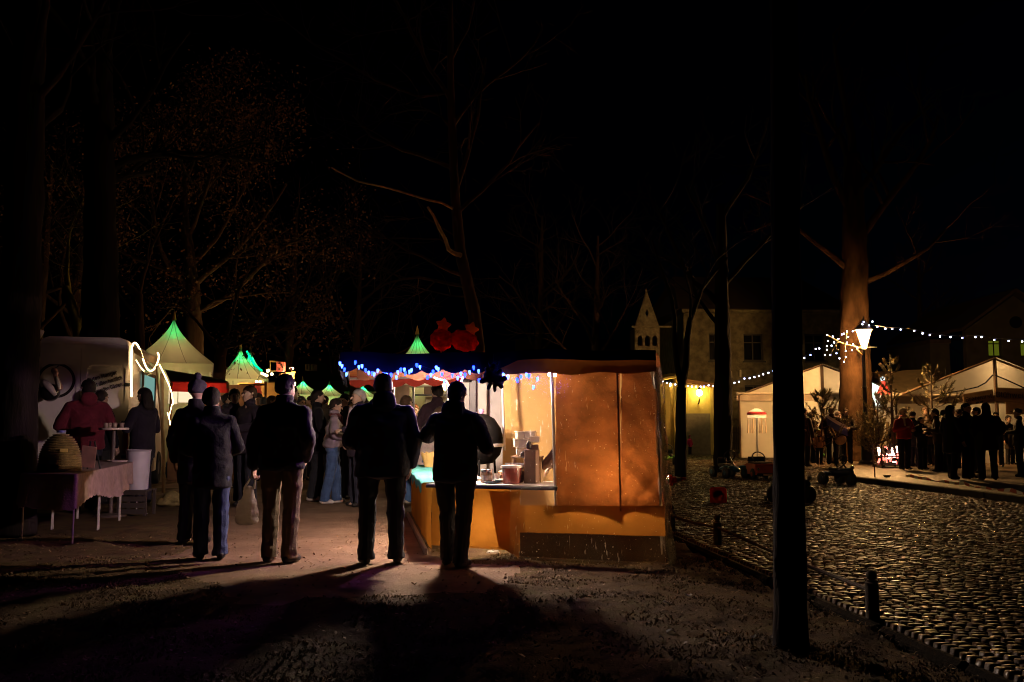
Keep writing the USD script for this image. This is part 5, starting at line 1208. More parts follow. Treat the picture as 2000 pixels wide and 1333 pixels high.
# amber booth with pink curtain
Yk = 27.0
def kq(px, py, d=0): return P(px, py or 780, Yk + d)
s3 = thing('amber_stall', 'amber lit stall front with a pink side curtain between the tents', 'stall', (kq(470, 0)[0], Yk, 0))
part(s3, 'back_wall', box(kq(436, 0)[0], kq(520, 0)[0], Yk + 1.4, Yk + 1.45, 0, kq(0, 744)[2]), M('amber_boards', (.50, .30, .11), .8, .2, 2), smooth=False)
part(s3, 'curtain', cloth_sheet(kq(494, 800), kq(517, 800), kq(508, 748), kq(496, 748), 12, 8, .08, 2.5, 27), CLOTH_THIN('pink_curtain', (.62, .10, .14), (.6, .1, .14), .5), smooth=True)
part(s3, 'fringe_rail', rod(kq(468, 752), kq(520, 752), .03, 6), M('stall_boards'))
for k in range(7): part(s3, 'tassel', rod(kq(470 + k * 4, 753), kq(470 + k * 4, 766 + (k % 3) * 3), .03, 6, .02), M('tassel_gold', (.6, .42, .16), .6, .2))
for px in (437, 519): part(s3, 'post', rod(np.array([kq(px, 0)[0], Yk, 0]), kq(px, 746), .04, 8), M('stall_boards'))
part(s3, 'counter', box(kq(436, 0)[0], kq(520, 0)[0], Yk - .1, Yk + .3, 0, .95), M('stall_boards'), smooth=False)
c = kq(455, 758, .8); part(s3, 'lamp', ball(c, .06, 2), EM('amber_bulb', (1.0, .58, .2), 420.0), smooth=True); part(s3, 'lamp_cord', rod(c + (0, 0, .05), kq(455, 744, .8), .01, 5), M('black_cable'))
# green rope on the tent edge, yellow bulbs, ride signs
gr = thing('green_rope_light', 'green glowing rope light sloping down the edge of a far tent roof', 'rope light')
part(gr, 'tube', tube([P(x_, y_, 33.0) for x_, y_ in [(482, 686), (489, 700), (498, 714), (512, 725)]], .04, 8), EM('green_rope_glow', (.0, .9, .35), 1.6), smooth=True)
fy = thing('festoon', 'short row of warm yellow bulbs hanging beside the pink painted box', 'festoon lights')
for k, (px, py) in enumerate([(512, 730), (517, 732), (521, 734), (531, 731), (523, 725), (548, 749), (553, 752), (554, 746), (566, 750), (563, 757), (566, 758), (501, 746), (508, 746), (524, 724)]):
    part(fy, 'bulb', ball(P(px, py, 31.5), .055, 1), EM('festoon_glow', (1.0, .70, .25), 9.0), smooth=True)
part(fy, 'cable', tube([P(x_, y_ - 2, 31.55) for x_, y_ in [(501, 746), (512, 729), (521, 733), (531, 731), (548, 748), (566, 757)]], .01, 4), M('black_cable'))
rd = thing('fairground_sign', 'fairground sign with a pink painted box and a mustard board above the crowd', 'sign', (P(548, 0, 32)[0], 32, 0))
def dq(px, py, d=0): return P(px, py or 780, 32 + d)
part(rd, 'painted_box', rbox(*dq(548.5, 716.5), .29, .2, .36, .02), M('pink_paint', (.75, .16, .17), .6, .3, 5))
for (px, py) in [(550, 713), (552, 718), (546, 722)]: part(rd, 'spot', ball(dq(px, py, -.11), (.035, .02, .035), 1), ink)
part(rd, 'frame', tm([rod(dq(527, 706), dq(542, 706), .035, 6), rod(dq(528, 706), dq(528, 724), .02, 6), rod(dq(523, 725), dq(541, 725), .025, 6)]), M('gold_frame', (.6, .38, .12), .5, .1))
part(rd, 'mustard_board', tm(m3.Manifold.hull_points(np.array([dq(x_, y_, d_) for x_, y_ in [(549, 730), (577, 726), (576, 731), (555, 737), (551, 746), (546, 744)] for d_ in (0, .05)]))), M('mustard', (.62, .36, .10), .6, .15), smooth=False)
part(rd, 'upright', rod(np.array([dq(548, 0)[0], 32.1, 0]), dq(548, 730, .1), .06, 8), M('stall_boards')); part(rd, 'upright', rod(np.array([dq(572, 0)[0], 32.1, 0]), dq(572, 730, .1), .06, 8), M('stall_boards'))
c = dq(561, 742, -.2); part(rd, 'white_lamp', ball(c, (.06, .06, .085), 2), EM('ride_white', (.7, .8, 1.0), 40.0), smooth=True)
c = dq(573, 750, -.3); part(rd, 'bright_lamp', ball(c, .085, 2), EM('ride_warm', (1.0, .62, .18), 900.0), smooth=True)
c = dq(570, 720, -.1); part(rd, 'top_lamp', ball(c, (.08, .06, .05), 2), EM('ride_red', (1.0, .45, .3), 6.0), smooth=True)
part(rd, 'lamp_arm', rod(dq(570, 722, 0), dq(570, 731, .05), .02, 6), M('stall_boards'))
# white marquee behind the main stall
Yw_ = 16.5
def wq(px, py, d=0): return P(px, py or 780, Yw_ + d)
s4 = thing('white_marquee', 'brightly lit white marquee stall seen under the awning of the orange stall', 'stall', (wq(830, 0)[0], Yw_, 0))
part(s4, 'ceiling', tm(m3.Manifold.hull_points(np.array([wq(757, 744, 0), wq(960, 744, 0), wq(757, 742, 0), wq(960, 742, 0), wq(800, 757, 2.6), wq(960, 757, 2.6), wq(800, 755, 2.6), wq(960, 755, 2.6)]))), tent_w, smooth=False)
part(s4, 'back_wall', cloth_sheet(np.array([wq(805, 0)[0], Yw_ + 2.5, 0]), np.array([wq(960, 0)[0], Yw_ + 2.5, 0]), np.array([wq(960, 0)[0], Yw_ + 2.5, wq(0, 757, 2.5)[2]]), np.array([wq(805, 0)[0], Yw_ + 2.5, wq(0, 757, 2.5)[2]]), 14, 10, .03, 2, 33), tent_w, smooth=True)
for px in (762, 768, 808, 958): part(s4, 'post', rod(np.array([wq(px, 0)[0], Yw_ + .05, 0]), wq(px, 745, .05), .025, 8), alu)
part(s4, 'counter', box(wq(770, 0)[0], wq(950, 0)[0], Yw_ + .2, Yw_ + .7, 0, .9), white_top, smooth=False)
part(s4, 'shelf', rbox(*wq(842, 772, 2.0), .7, .25, .03, .005), M('dark_upright'))
part(s4, 'menu_panel', rbox(*wq(846, 760, 2.3), .38, .03, .22, .01), M('menu_brown', (.12, .07, .05), .7, .2))
part(s4, 'dark_panel', rbox(*wq(786, 772, 1.4), .28, .04, .8, .01), M('menu_brown'))
c = wq(870, 757, .9); part(s4, 'lamp', ball(c, .06, 2), EM('marquee_bulb', (1.0, .76, .45), 420.0), smooth=True); part(s4, 'lamp_cord', rod(c + (0, 0, .05), c + (0, 0, .17), .01, 5), M('black_cable'))

# ================================================================ PINES, FIRE BASKET, TOYS
needle = M('pine_needle', (.15, .12, .045), .7, .5, 5); bark = M('pine_bark', (.10, .06, .035), .9, .3, 9, .5, 30)
def pine(base, h, seed, label, spread=.38, up=.9, n_wh=9):
    r = np.random.default_rng(seed); t = thing('pine_tree', label, 'pine tree', base, 'cut pines beside the street')
    lean = r.normal(0, .02, 2); top = base + (lean[0] * h, lean[1] * h, h)
    part(t, 'trunk', tube([base, (base + top) / 2, top], [.035 * h / 2, .025 * h / 2, .008], 7), bark)
    tubes, nv, nf, cnt = [], [], [], 0
    def needles(a, b, n, ln):
        nonlocal cnt
        tt = r.random(n) ** .8; c = a + (b - a) * tt[:, None]; ax = (b - a) / (np.linalg.norm(b - a) + 1e-9)
        d = r.normal(0, 1, (n, 3)); d -= (d @ ax)[:, None] * ax * .3; d /= np.linalg.norm(d, axis=1, keepdims=True); d = d * .75 + ax * .65
        s = np.cross(d, r.normal(0, 1, (n, 3))); s /= np.linalg.norm(s, axis=1, keepdims=True) + 1e-9
        v_ = np.stack([c - s * .008, c + s * .008, c + d * ln], 1).reshape(-1, 3); nv.append(v_); nf.append(np.arange(n * 3).reshape(-1, 3) + cnt); cnt += n * 3
    for w in range(n_wh):
        tz_ = .22 + .72 * w / (n_wh - 1); 
        for k in range(r.integers(3, 5)):
            an = r.random() * 6.28; L = h * spread * (1.06 - tz_) * (.7 + .6 * r.random()) + .12
            a = base + (top - base) * (tz_ + r.normal(0, .01)); mid_ = a + np.array([math.cos(an) * L * .6, math.sin(an) * L * .6, L * .25]); b = a + np.array([math.cos(an) * L, math.sin(an) * L, L * up])
            tubes.append(tube([a, mid_, b], [.012, .009, .005], 5)); needles(mid_ * .7 + a * .3, mid_, 20, .08); needles(mid_, b, 90, .08)
            for q_ in range(2):
                b2_ = mid_ + (b - mid_) * .4 + r.normal(0, .3, 3) * L * .5; tubes.append(tube([mid_, b2_], [.007, .004], 4)); needles(mid_, b2_, 35, .08)
    needles(base + (top - base) * .8, top + (0, 0, .1), 70, .08)
    part(t, 'branches', tm(tubes), bark); part(t, 'needles', trimesh.Trimesh(np.vstack(nv), np.vstack(nf), process=False), needle, smooth=False, kind='stuff')
for px, pyb, pyt, sd, sp_, lab in [(1745, 872, 700, 1, .22, 'tallest slender pine with a bare lit top, left of the beer tent gable'), (1822, 862, 722, 2, .42, 'bushy pine with many upright shoots in front of the large beer tent'), (1602, 880, 768, 3, .4, 'dark pine in front of the white tent, behind the small child'), (1718, 885, 775, 4, .45, 'dense dark pine between the lamp pole and the fire'), (1712, 880, 830, 5, .5, 'lowest pine bush at the foot of the lamp pole')]:
    b_ = P(px, pyb, 25.4 if px > 1740 else 26.0); b_[2] = PZ; pine(b_, float(P(px, pyt, b_[1])[2]) - PZ, sd, lab, sp_)
fb = G(1736, 913, PZ)
fire = thing('fire_basket', 'square iron fire basket full of glowing pink embers beside the pine', 'fire basket', fb)
fw, fh = .30, .62
ir = M('fire_iron', (.03, .02, .015), .7, .2)
for sx_ in (-1, 1):
    for sy_ in (-1, 1): part(fire, 'post', rod(fb + (sx_ * fw, sy_ * fw, 0), fb + (sx_ * fw, sy_ * fw, fh), .02, 6), ir)
for z_ in (.10, .30, .50):
    for (a_, b_) in [((-1, -1), (1, -1)), ((1, -1), (1, 1)), ((1, 1), (-1, 1)), ((-1, 1), (-1, -1))]: part(fire, 'bar', rod(fb + (a_[0] * fw, a_[1] * fw, z_), fb + (b_[0] * fw, b_[1] * fw, z_), .014, 6), ir)
part(fire, 'grate', box(fb[0] - fw, fb[0] + fw, fb[1] - fw, fb[1] + fw, PZ + .06, PZ + .08), ir, smooth=False)
emb = [EM('ember_pink', (1.0, .16, .12), 3.5), EM('ember_bright', (1.0, .55, .42), 6.0)]
r5 = np.random.default_rng(5)
for k in range(26):
    c = fb + np.array([r5.uniform(-.24, .24), r5.uniform(-.28, .1), r5.uniform(.12, .58)]); d = r5.normal(0, 1, 3) * (.3, .3, .9); d = d / np.linalg.norm(d) * r5.uniform(.05, .13)
    part(fire, 'ember', rod(c - d, c + d, r5.uniform(.012, .028), 6), emb[k % 2])
for k in range(9):
    c = fb + np.array([r5.uniform(-.2, .2), r5.uniform(-.1, .24), r5.uniform(.12, .5)]); d = r5.normal(0, 1, 3) * (.4, .3, .8); d = d / np.linalg.norm(d) * .2
    part(fire, 'log', rod(c - d, c + d, .045, 8), M('charred_log', (.03, .018, .012), .9, .4, 20, .5, 40))

def ride_on(px, py, W, Hh, rotz, label, colour, kind):
    """child's ride-on vehicle: body, seat, four wheels, steering wheel on a column"""
    c = G(px, py); t = thing('ride_on_toy', label, 'ride-on toy', c, "children's ride-on toys parked on the cobbles")
    Rz = trimesh.transformations.rotation_matrix(math.radians(rotz), (0, 0, 1))
    bm = M('toy_' + colour[0], colour[1], .3, .12, 5, coat=.5); bk_ = M('toy_black', (.012, .012, .014), .5, .2); ch = M('toy_chrome', (.7, .68, .62), .2, .05, metal=.9)
    def put(nm, m, mt, sm=35): m = tm(m); m.apply_transform(Rz); part(t, nm, m, mt, smooth=sm, world=False)
    L = W * 1.45; wr_ = Hh * .24
    if kind == 'jeep':
        put('body', m3.Manifold.hull_points(np.array([(x * W * .5 * s, y * L * .5, z) for x in (-1, 1) for y, z, s in [(-1, wr_ * .9, .9), (-1, Hh * .58, .9), (-.9, Hh * .66, .86), (1, wr_ * .9, .88), (1, Hh * .5, .88), (.2, Hh * .66, .9)]])), bm)
        put('bumper', rbox(0, -L * .5 - .02, wr_ * .95, W * .8, .05, .07, .015), bk_); put('plate', rbox(0, -L * .5 - .052, wr_ * .95, W * .35, .012, .045, .004), M('toy_plate', (.6, .45, .3), .5, .1))
        put('cockpit', rbox(0, -L * .05, Hh * .68, W * .72, L * .5, .05, .015), bk_)
        put('windshield', rbox(0, L * .2, Hh * .82, W * .7, .02, Hh * .24, .008, rotx=18), bk_)
        for s in (-1, 1): put('headlight', ball((s * W * .33, -L * .5 - .01, Hh * .45), (.035, .02, .035), 1), ch)
    elif kind == 'trike':
        put('body', soft(U([H(((0, -L * .3, Hh * .42), (W * .17, L * .18, Hh * .12)), ((0, L * .3, Hh * .5), (W * .12, L * .14, Hh * .16))), H(((0, L * .32, Hh * .5), W * .1), ((0, L * .4, wr_), W * .08))]), .05, 3), bm)
        put('fender', H(((-W * .34, -L * .3, Hh * .42), (W * .14, L * .2, .05)), ((-W * .38, -L * .42, Hh * .25), (W * .1, .06, .05))), bm); put('fender', H(((W * .34, -L * .3, Hh * .42), (W * .14, L * .2, .05)), ((W * .38, -L * .42, Hh * .25), (W * .1, .06, .05))), bm)
        put('saddle', rbox(0, -L * .22, Hh * .58, W * .3, L * .3, .07, .03), bk_)
        put('lamp', ball((0, L * .4, Hh * .66), .045, 1), ch)
    else:
        put('body', soft(U([H(((0, L * .2, Hh * .40), (W * .2, L * .2, Hh * .12)), ((0, L * .42, Hh * .35), (W * .16, .07, Hh * .09))), H(((0, -L * .3, Hh * .36), (W * .2, L * .1, Hh * .07)), ((0, L * .2, Hh * .36), (W * .13, .08, Hh * .06)))]), .05, 3), bm)
        put('seat', rbox(0, -L * .2, Hh * .5, W * .42, .3, .09, .03), bk_); put('seat_back', rbox(0, -L * .36, Hh * .66, W * .42, .08, Hh * .32, .03, rotx=-12), bk_)
        put('fender', H(((-W * .4, L * .3, wr_ * 2.0), (W * .09, L * .14, .03)), ((-W * .4, L * .1, wr_ * 1.7), (W * .09, .05, .03))), bm); put('fender', H(((W * .4, L * .3, wr_ * 2.0), (W * .09, L * .14, .03)), ((W * .4, L * .1, wr_ * 1.7), (W * .09, .05, .03))), bm)
    put('column', rod((0, L * .28, Hh * .5), (0, L * .05, Hh * .84), .018, 8), bk_)
    sw_ = trimesh.creation.torus(W * .25, .016, major_sections=24, minor_sections=6); sw_.apply_transform(trimesh.transformations.rotation_matrix(math.radians(62), (1, 0, 0))); sw_.apply_translation((0, L * .04, Hh * .88)); put('steering_wheel', sw_, bk_)
    for sx_ in (-1, 1):
        for yy in (-.34, .34):
            if kind == 'trike' and yy > 0:
                if sx_ < 0: continue
                x_ = 0
            else: x_ = sx_ * W * .43
            wl_ = lathe([(0, -.045), (wr_ * .8, -.05), (wr_, -.03), (wr_, .03), (wr_ * .8, .05), (0, .045)], n=20).apply_transform(trimesh.transformations.rotation_matrix(math.pi / 2, (0, 1, 0))).apply_translation((x_, yy * L, wr_))
            m_ = tm(wl_); m_.apply_transform(Rz); wt_ = part(t, 'wheel', m_, bk_, world=False)
            hb_ = lathe([(0, -.056), (wr_ * .4, -.054), (wr_ * .4, .054), (0, .056)], n=12).apply_transform(trimesh.transformations.rotation_matrix(math.pi / 2, (0, 1, 0))).apply_translation((x_, yy * L, wr_)); hb_.apply_transform(Rz); part(wt_, 'hub', hb_, bm, world=False)
    return t
ride_on(1424, 934, .60, .60, 198, 'blue and dark green pedal cart with round steering wheel, left of the orange jeep', ('blue', (.03, .12, .22)), 'cart')
ride_on(1484, 936, .62, .56, 6, 'orange toy jeep parked next to the blue pedal cart', ('orange', (.55, .10, .03)), 'jeep')
ride_on(1643, 948, .56, .58, 205, 'dark blue toy trike standing alone below the musician couple', ('navy', (.02, .05, .16)), 'trike')
ride_on(1305, 908, .58, .58, 160, 'green and black toy quad half hidden by the stall corner', ('green', (.10, .34, .05)), 'cart')
ride_on(1547, 982, .50, .62, 250, 'dark toy trike mostly hidden behind the black tree trunk', ('dark', (.03, .03, .035)), 'trike')
# little board lying with pale edge left of the trunk
c = P(1505, 966, 15.4); tb_t = thing('toy_trolley', 'small trolley with a pale platform edge just left of the black trunk', 'trolley', (c[0], c[1], 0))
part(tb_t, 'platform', rbox(c[0], c[1], c[2], .22, .3, .03, .008), M('pale_platform', (.75, .62, .45), .4, .1)); part(tb_t, 'stem', rod(c + (.0, .05, 0), c + (.03, .05, .22), .012, 8), M('toy_chrome')); part(tb_t, 'lamp', ball(c + (.03, 0, .2), .03, 1), M('toy_chrome'))
for sx_ in (-1, 1): part(tb_t, 'wheel', lathe([(0, -.015), (.05, -.015), (.05, .015), (0, .015)], n=14).apply_transform(trimesh.transformations.rotation_matrix(math.pi / 2, (0, 1, 0))).apply_translation((c[0] + sx_ * .09, c[1], .05)), M('toy_black')); part(tb_t, 'strut', rod((c[0] + sx_ * .09, c[1], .05), (c[0] + sx_ * .08, c[1], c[2] - .01), .01, 6), M('toy_black'))

# ================================================================ PEOPLE
def make_hand(curl):
    s = [H(((0, 0, 0), .021), ((-.026, .075, 0), .013), ((.026, .075, 0), .013), ((.024, .02, 0), .016), ((-.022, .02, 0), .016), v=V12)]
    for k, (x, L) in enumerate([(-.029, .066), (-.010, .078), (.010, .083), (.029, .074)]):
        p = np.array([x, .08, 0.0]); a = curl * .35; r = .0095
        for seg, f in enumerate((.42, .33, .25)):
            q = p + L * f * np.array([x * .35, math.cos(a), -math.sin(a)]); s.append(H((p, r), (q, r * .92), v=V12)); p = q; a += curl * (.75, .7, .5)[seg]; r *= .93
    p = np.array([.027, .022, -.004])
    for q, r in (((.048, .048, -.012), .0105), ((.056, .075, -.022), .0095), ((.053, .097, -.036), .008)):
        q = np.array(q); s.append(H((p, r * 1.05), (q, r), v=V12)); p = q
    return U(s)
HANDS = {'relax': make_hand(.55), 'grip': make_hand(1.35)}
def orient(man, origin, d, side, mirror=False):
    """hand along direction d, palm normal facing -side"""
    d = np.array(d, float); d /= np.linalg.norm(d); z = np.array(side, float); z = z - d * (z @ d); z /= np.linalg.norm(z) + 1e-9; x = np.cross(d, z)
    if mirror: man = man.mirror((1, 0, 0))
    Mx = np.column_stack([x, d, z, origin]); return man.transform(Mx)
POSES = {'down': ((.26, -.03, 1.14), (.27, .06, .89)), 'out': ((.262, -.02, 1.13), (.275, .07, .89)), 'pocket': ((.275, -.05, 1.14), (.205, .09, .96)), 'front': ((.29, .02, 1.15), (.10, .27, 1.15)),
         'drink': ((.345, .10, 1.24), (.10, .24, 1.44)), 'cup': ((.29, .03, 1.14), (.13, .27, 1.22)), 'reach': ((.26, .22, 1.22), (.18, .46, 1.12)), 'carry': ((.27, -.02, 1.14), (.31, .04, .88)),
         'belly': ((.262, .03, 1.13), (.08, .26, 1.06)), 'point': ((.30, .2, 1.36), (.24, .46, 1.42))}
skin = M('skin', (.42, .26, .19), .5, .08, 12); eye_m = M('eye_dark', (.03, .02, .02), .2, .1)
hair_cols = {'dark': (.018, .012, .01), 'brown': (.06, .032, .018), 'grey': (.32, .29, .27), 'blond': (.30, .20, .09), 'ginger': (.20, .07, .02)}
def fabric(col, rough=.85):
    return M('fabric_%s' % '_'.join('%d' % int(c * 1000) for c in col), col, rough, .25, 7, .7, 16, sheen=.05, spec=.2)
_pc = [0]
def person(pos, h, face, label, jacket=(.015, .013, .02), trousers=(.02, .02, .03), L='down', R='down', w=1.0, coat=.86, hair='dark', head='short', lean=0.0, turn=0.0, nod=0.0, stance=.1, step=0.0, shoes=(.012, .01, .01), hi=False, group=None, seated=False, jmat=None, hood=False, collar=True, fold=.010, hatcol=(.03, .03, .05), jlabel=None, child=False, scarf=None, tilt=0.0):
    _pc[0] += 1; sd = _pc[0]; sc = h / 1.75
    t = thing('person', label, 'person', pos, group)
    fa = math.radians(face); len_ = .03 if hi else .055
    ca, sa = math.cos(fa), math.sin(fa); ln = math.radians(lean)
    hipz = .93
    def Lp(p):     # lean the upper body about the hips
        p = np.array(p, float)
        if tilt: p[0] += tilt * max(p[2] - .75, 0) - tilt * .35 * max(.95 - abs(p[2] - .95), 0)
        if p[2] > hipz and lean:
            y, z = p[1], p[2] - hipz; p = np.array([p[0], y * math.cos(ln) + z * math.sin(ln), hipz + z * math.cos(ln) - y * math.sin(ln)])
        return p
    bs = 1.22 if child else 1.09      # bigger head for children
    hc = Lp((0, .01, 1.635)); tn = math.radians(turn); nd = math.radians(nod + lean * .5)
    def Hd(p):
        p = (np.array(p, float) - (0, 0, 1.635)) * bs
        y, z = p[1] * math.cos(nd) + p[2] * math.sin(nd), p[2] * math.cos(nd) - p[1] * math.sin(nd); x = p[0]
        x, y = x * math.cos(tn) + y * math.sin(tn), y * math.cos(tn) - x * math.sin(tn)
        return hc + np.array([x, y, z]) + (0, 0, .03 if child else 0)
    sh = [np.array([s * .168 * w, -.01, 1.40]) for s in (-1, 1)]
    arms = []
    for s, pz in ((-1, L), (1, R)):
        e, wr = POSES[pz]; arms.append((Lp(sh[(s + 1) // 2]), Lp((e[0] * s * (.55 + .45 * w), e[1], e[2])), Lp((wr[0] * s, wr[1], wr[2]))))
    if seated:
        hips = [np.array([s * .1, 0, .52]) for s in (-1, 1)]
    ankles = [np.array([-stance, -.02 + step, .09]), np.array([stance, -.02 - step, .09])]; hipj = [np.array([s * .095 * w, 0, .90]) for s in (-1, 1)]
    knees = [(a + b) / 2 + (0, .025, .02) for a, b in zip(ankles, hipj)]
    # ---- body: one continuous figure
    B_ = [H((Lp((0, 0, .95)), (.14 * w, .10, .1)), (Lp((0, 0, 1.15)), (.13 * w, .095, .1))), H((Lp((0, 0, 1.15)), (.13 * w, .095, .1)), (Lp((0, 0, 1.33)), (.15 * w, .09, .07))),
          H((arms[0][0], .042), (arms[1][0], .042)), H((Lp((0, .005, 1.41)), .05), (hc + (0, -.005, -.06), .050))]
    for (a, b, c) in arms: B_ += [H((a, .05), (b, .04)), H((b, .04), (c, .027))]
    for k in range(2): B_ += [H((hipj[k], .085), (knees[k], .055)), H((knees[k], .055), (ankles[k], .04)), H((ankles[k], .04), (ankles[k] + (0, .10, -.055), .03), v=V12)]
    def hb(p, r): return (Hd(p), tuple(np.broadcast_to(r, 3) * bs))
    B_ += [H(hb((0, -.012, 1.665), (.074, .092, .085)), hb((0, .035, 1.585), (.05, .045, .04))), H(hb((0, .055, 1.555), (.028, .022, .02)), hb((0, .03, 1.60), (.055, .05, .04))),
           H(hb((0, .082, 1.645), .012), hb((0, .102, 1.612), .014), v=V12), H(hb((-.03, .075, 1.668), .012), hb((.03, .075, 1.668), .012), v=V12),
           H(hb((-.018, .084, 1.577), (.008, .008, .008)), hb((.018, .084, 1.577), .008), v=V12)]
    for s in (-1, 1): B_.append(H(hb((s * .076, -.004, 1.645), (.010, .02, .028)), hb((s * .082, -.012, 1.655), (.008, .018, .02)), v=V12))
    body = soft(U(B_), .045 if not hi else .03, 3)
    # hands
    hm = []
    for k, (a, b, c) in enumerate(arms):
        pz = (L, R)[k]; s = (-1, 1)[k]
        d = c - b; kind = 'grip' if pz in ('cup', 'drink', 'carry', 'front') else 'relax'
        side = np.array([-s * -1.0, 0, 0]) if pz in ('down', 'out', 'carry', 'pocket') else np.array([0, 0, 1.0])
        hm.append(orient(HANDS[kind], c - d / np.linalg.norm(d) * .005, d, side, mirror=(s < 0)))
    try:
        bm_ = m3.Manifold(m3.Mesh(np.array(body.vertices, np.float32), np.array(body.faces, np.uint32)))
        body = tm(U([bm_] + hm)) if not bm_.is_empty() else tm([body] + hm)
    except Exception: body = tm([body] + [tm(x) for x in hm])
    # ---- clothes
    J = []
    chest = (Lp((0, -.005, 1.29)), (.198 * w, .140 * (.4 + .6 * w), .10)); waist = (Lp((0, .005, 1.08)), (.200 * w, .146 * (.4 + .6 * w), .10))
    J += [H((arms[0][0], .068), (Lp((-.05, -.015, 1.475)), (.05, .065, .035)), (Lp((.05, -.015, 1.475)), (.05, .065, .035)), (arms[1][0], .068)), H((arms[0][0], .07), (arms[1][0], .07), chest), H(chest, waist)]
    hemz = coat; zl = max(hemz + .04, .45)
    J.append(H(waist, (Lp((0, 0, .97)), (.198 * w, .148 * (.4 + .6 * w), .06))))
    if hemz < .93: J.append(H((Lp((0, 0, .97)), (.198 * w, .148 * (.4 + .6 * w), .06)), (np.array([0, 0, zl]), (.205 * w, .158 * (.4 + .6 * w), .03))))
    if collar: J.append(H((Lp((0, -.012, 1.475)), (.088, .08, .03)), (Lp((0, -.015, 1.555)), (.084, .082, .02))))
    for (a, b, c) in arms:
        d = (c - b); J += [H((a, (.078, .084, .078)), (b, .072 * (.5 + .5 * w))), H((b, .072 * (.5 + .5 * w)), (b + d * .9, .056))]
    if hood: J.append(H((Lp((0, -.10, 1.47)), (.12, .06, .07)), (Lp((0, -.085, 1.55)), (.10, .05, .05))))
    jm = soft(U(J), len_, 12, fold * 1.7, 6.5, sd)
    if hood == 'up': pass
    Tn = []
    top = (np.array([0, 0, .96]), (.16 * w, .118 * (.4 + .6 * w), .06))
    for k in range(2):
        Tn += [H(top, (hipj[k] - (0, 0, .02), (.098 * (.4 + .6 * w), .11, .08))), H((hipj[k] - (0, 0, .05), (.098 * (.4 + .6 * w), .11, .08)), (knees[k], (.080, .086, .06))), H((knees[k], (.080, .086, .06)), (ankles[k] + (0, 0, .02), (.072, .082, .03))), H((ankles[k] + (0, 0, .04), (.072, .082, .03)), (ankles[k] + (0, .012, -.035), (.082, .095, .015)))]
    trm = soft(U(Tn), len_, 6, .018 if hi else .012, 9.0, sd + 50)
    def out(m):
        m = tm(m); v = np.array(m.vertices) * sc; x, y = v[:, 0] * ca + v[:, 1] * sa, -v[:, 0] * sa + v[:, 1] * ca
        m = trimesh.Trimesh(np.column_stack([x, y, v[:, 2]]), m.faces, process=False); return m
    part(t, 'body', out(body), skin, smooth=True, world=False)
    part(t, 'jacket', out(jm), jmat or fabric(jacket), smooth=True, world=False, label=jlabel)
    part(t, 'trousers', out(trm), fabric(trousers), smooth=True, world=False)
    for k in range(2):
        a = ankles[k]; sp_ = (-1, 1)[k] * .03
        sh_ = U([H((a + (0, -.05, -.045), .043), (a + (sp_, .11, -.052), (.045, .05, .038))), H((a + (0, -.02, .0), .045), (a + (sp_ * .6, .07, -.04), .04))]).trim_by_plane((0, 0, 1), .008)
        part(t, 'shoe', out(soft(sh_, .06, 1)), fabric(shoes, .5), smooth=True, world=False)
    # hair / headgear
    hr = fabric(hair_cols.get(hair, (.02, .015, .012)), .7)
    cap_ = H(hb((0, -.018, 1.672), (.085, .103, .094)), hb((0, -.03, 1.64), (.083, .09, .085)))
    fd = Hd((0, .095, 1.715)) ; nb = Hd((0, -.085, 1.575)); dirv = fd - nb; up = np.cross(np.array([ca * 0 + 1, 0, 0]), dirv)
    if up[2] < 0: up = -up
    up = up / np.linalg.norm(up)
    if head in ('short', 'long', 'bald', 'bun'):
        if head != 'bald':
            hmn = cap_.trim_by_plane(tuple(up), float(up @ ((fd + nb) / 2)))
            if head == 'long': hmn = U([hmn, H(hb((0, -.06, 1.66), (.085, .06, .07)), hb((0, -.065, 1.48), (.10, .05, .06)))])
            if head == 'bun': hmn = U([hmn, H(hb((0, -.12, 1.68), .045), hb((0, -.10, 1.68), .045))])
            part(t, 'hair', out(soft(hmn, .03, 2, .008, 40, sd)), hr, smooth=True, world=False)
    elif head == 'hat':
        hmn = H(hb((0, -.015, 1.70), (.092, .108, .085)), hb((0, -.02, 1.655), (.090, .105, .03))).trim_by_plane(tuple(up), float(up @ ((Hd((0, .1, 1.68)) + Hd((0, -.1, 1.60))) / 2)))
        ht = part(t, 'knit_hat', out(soft(hmn, .03, 2, .004, 40, sd)), fabric(hatcol), smooth=True, world=False)
    elif head == 'bobble':
        hmn = U([H(hb((0, -.015, 1.70), (.092, .108, .085)), hb((0, -.02, 1.655), (.090, .105, .03))).trim_by_plane(tuple(up), float(up @ ((Hd((0, .1, 1.68)) + Hd((0, -.1, 1.60))) / 2))), H(hb((0, -.02, 1.80), .04), hb((0, -.02, 1.81), .038))])
        part(t, 'bobble_hat', out(soft(hmn, .03, 2, .004, 40, sd)), fabric(hatcol), smooth=True, world=False)
    elif head == 'cap':
        hmn = U([H(hb((0, -.01, 1.70), (.088, .104, .075)), hb((0, -.015, 1.67), (.088, .104, .02))).trim_by_plane(tuple(up), float(up @ Hd((0, 0, 1.67)))), H(hb((-.05, .10, 1.69), .008), hb((.05, .10, 1.69), .008), hb((-.04, .16, 1.68), .007), hb((.04, .16, 1.68), .007), v=V12)])
        part(t, 'cap', out(soft(hmn, .03, 1)), fabric(hatcol), smooth=True, world=False)
    elif head == 'hood':
        hmn = H(hb((0, -.03, 1.67), (.105, .115, .11)), hb((0, -.05, 1.56), (.11, .10, .07))) - H(hb((0, .14, 1.64), (.07, .09, .10)), hb((0, .22, 1.62), (.07, .09, .10)))
        part(t, 'hood', out(soft(hmn, .03, 3, .006, 20, sd)), jmat or fabric(jacket), smooth=True, world=False)
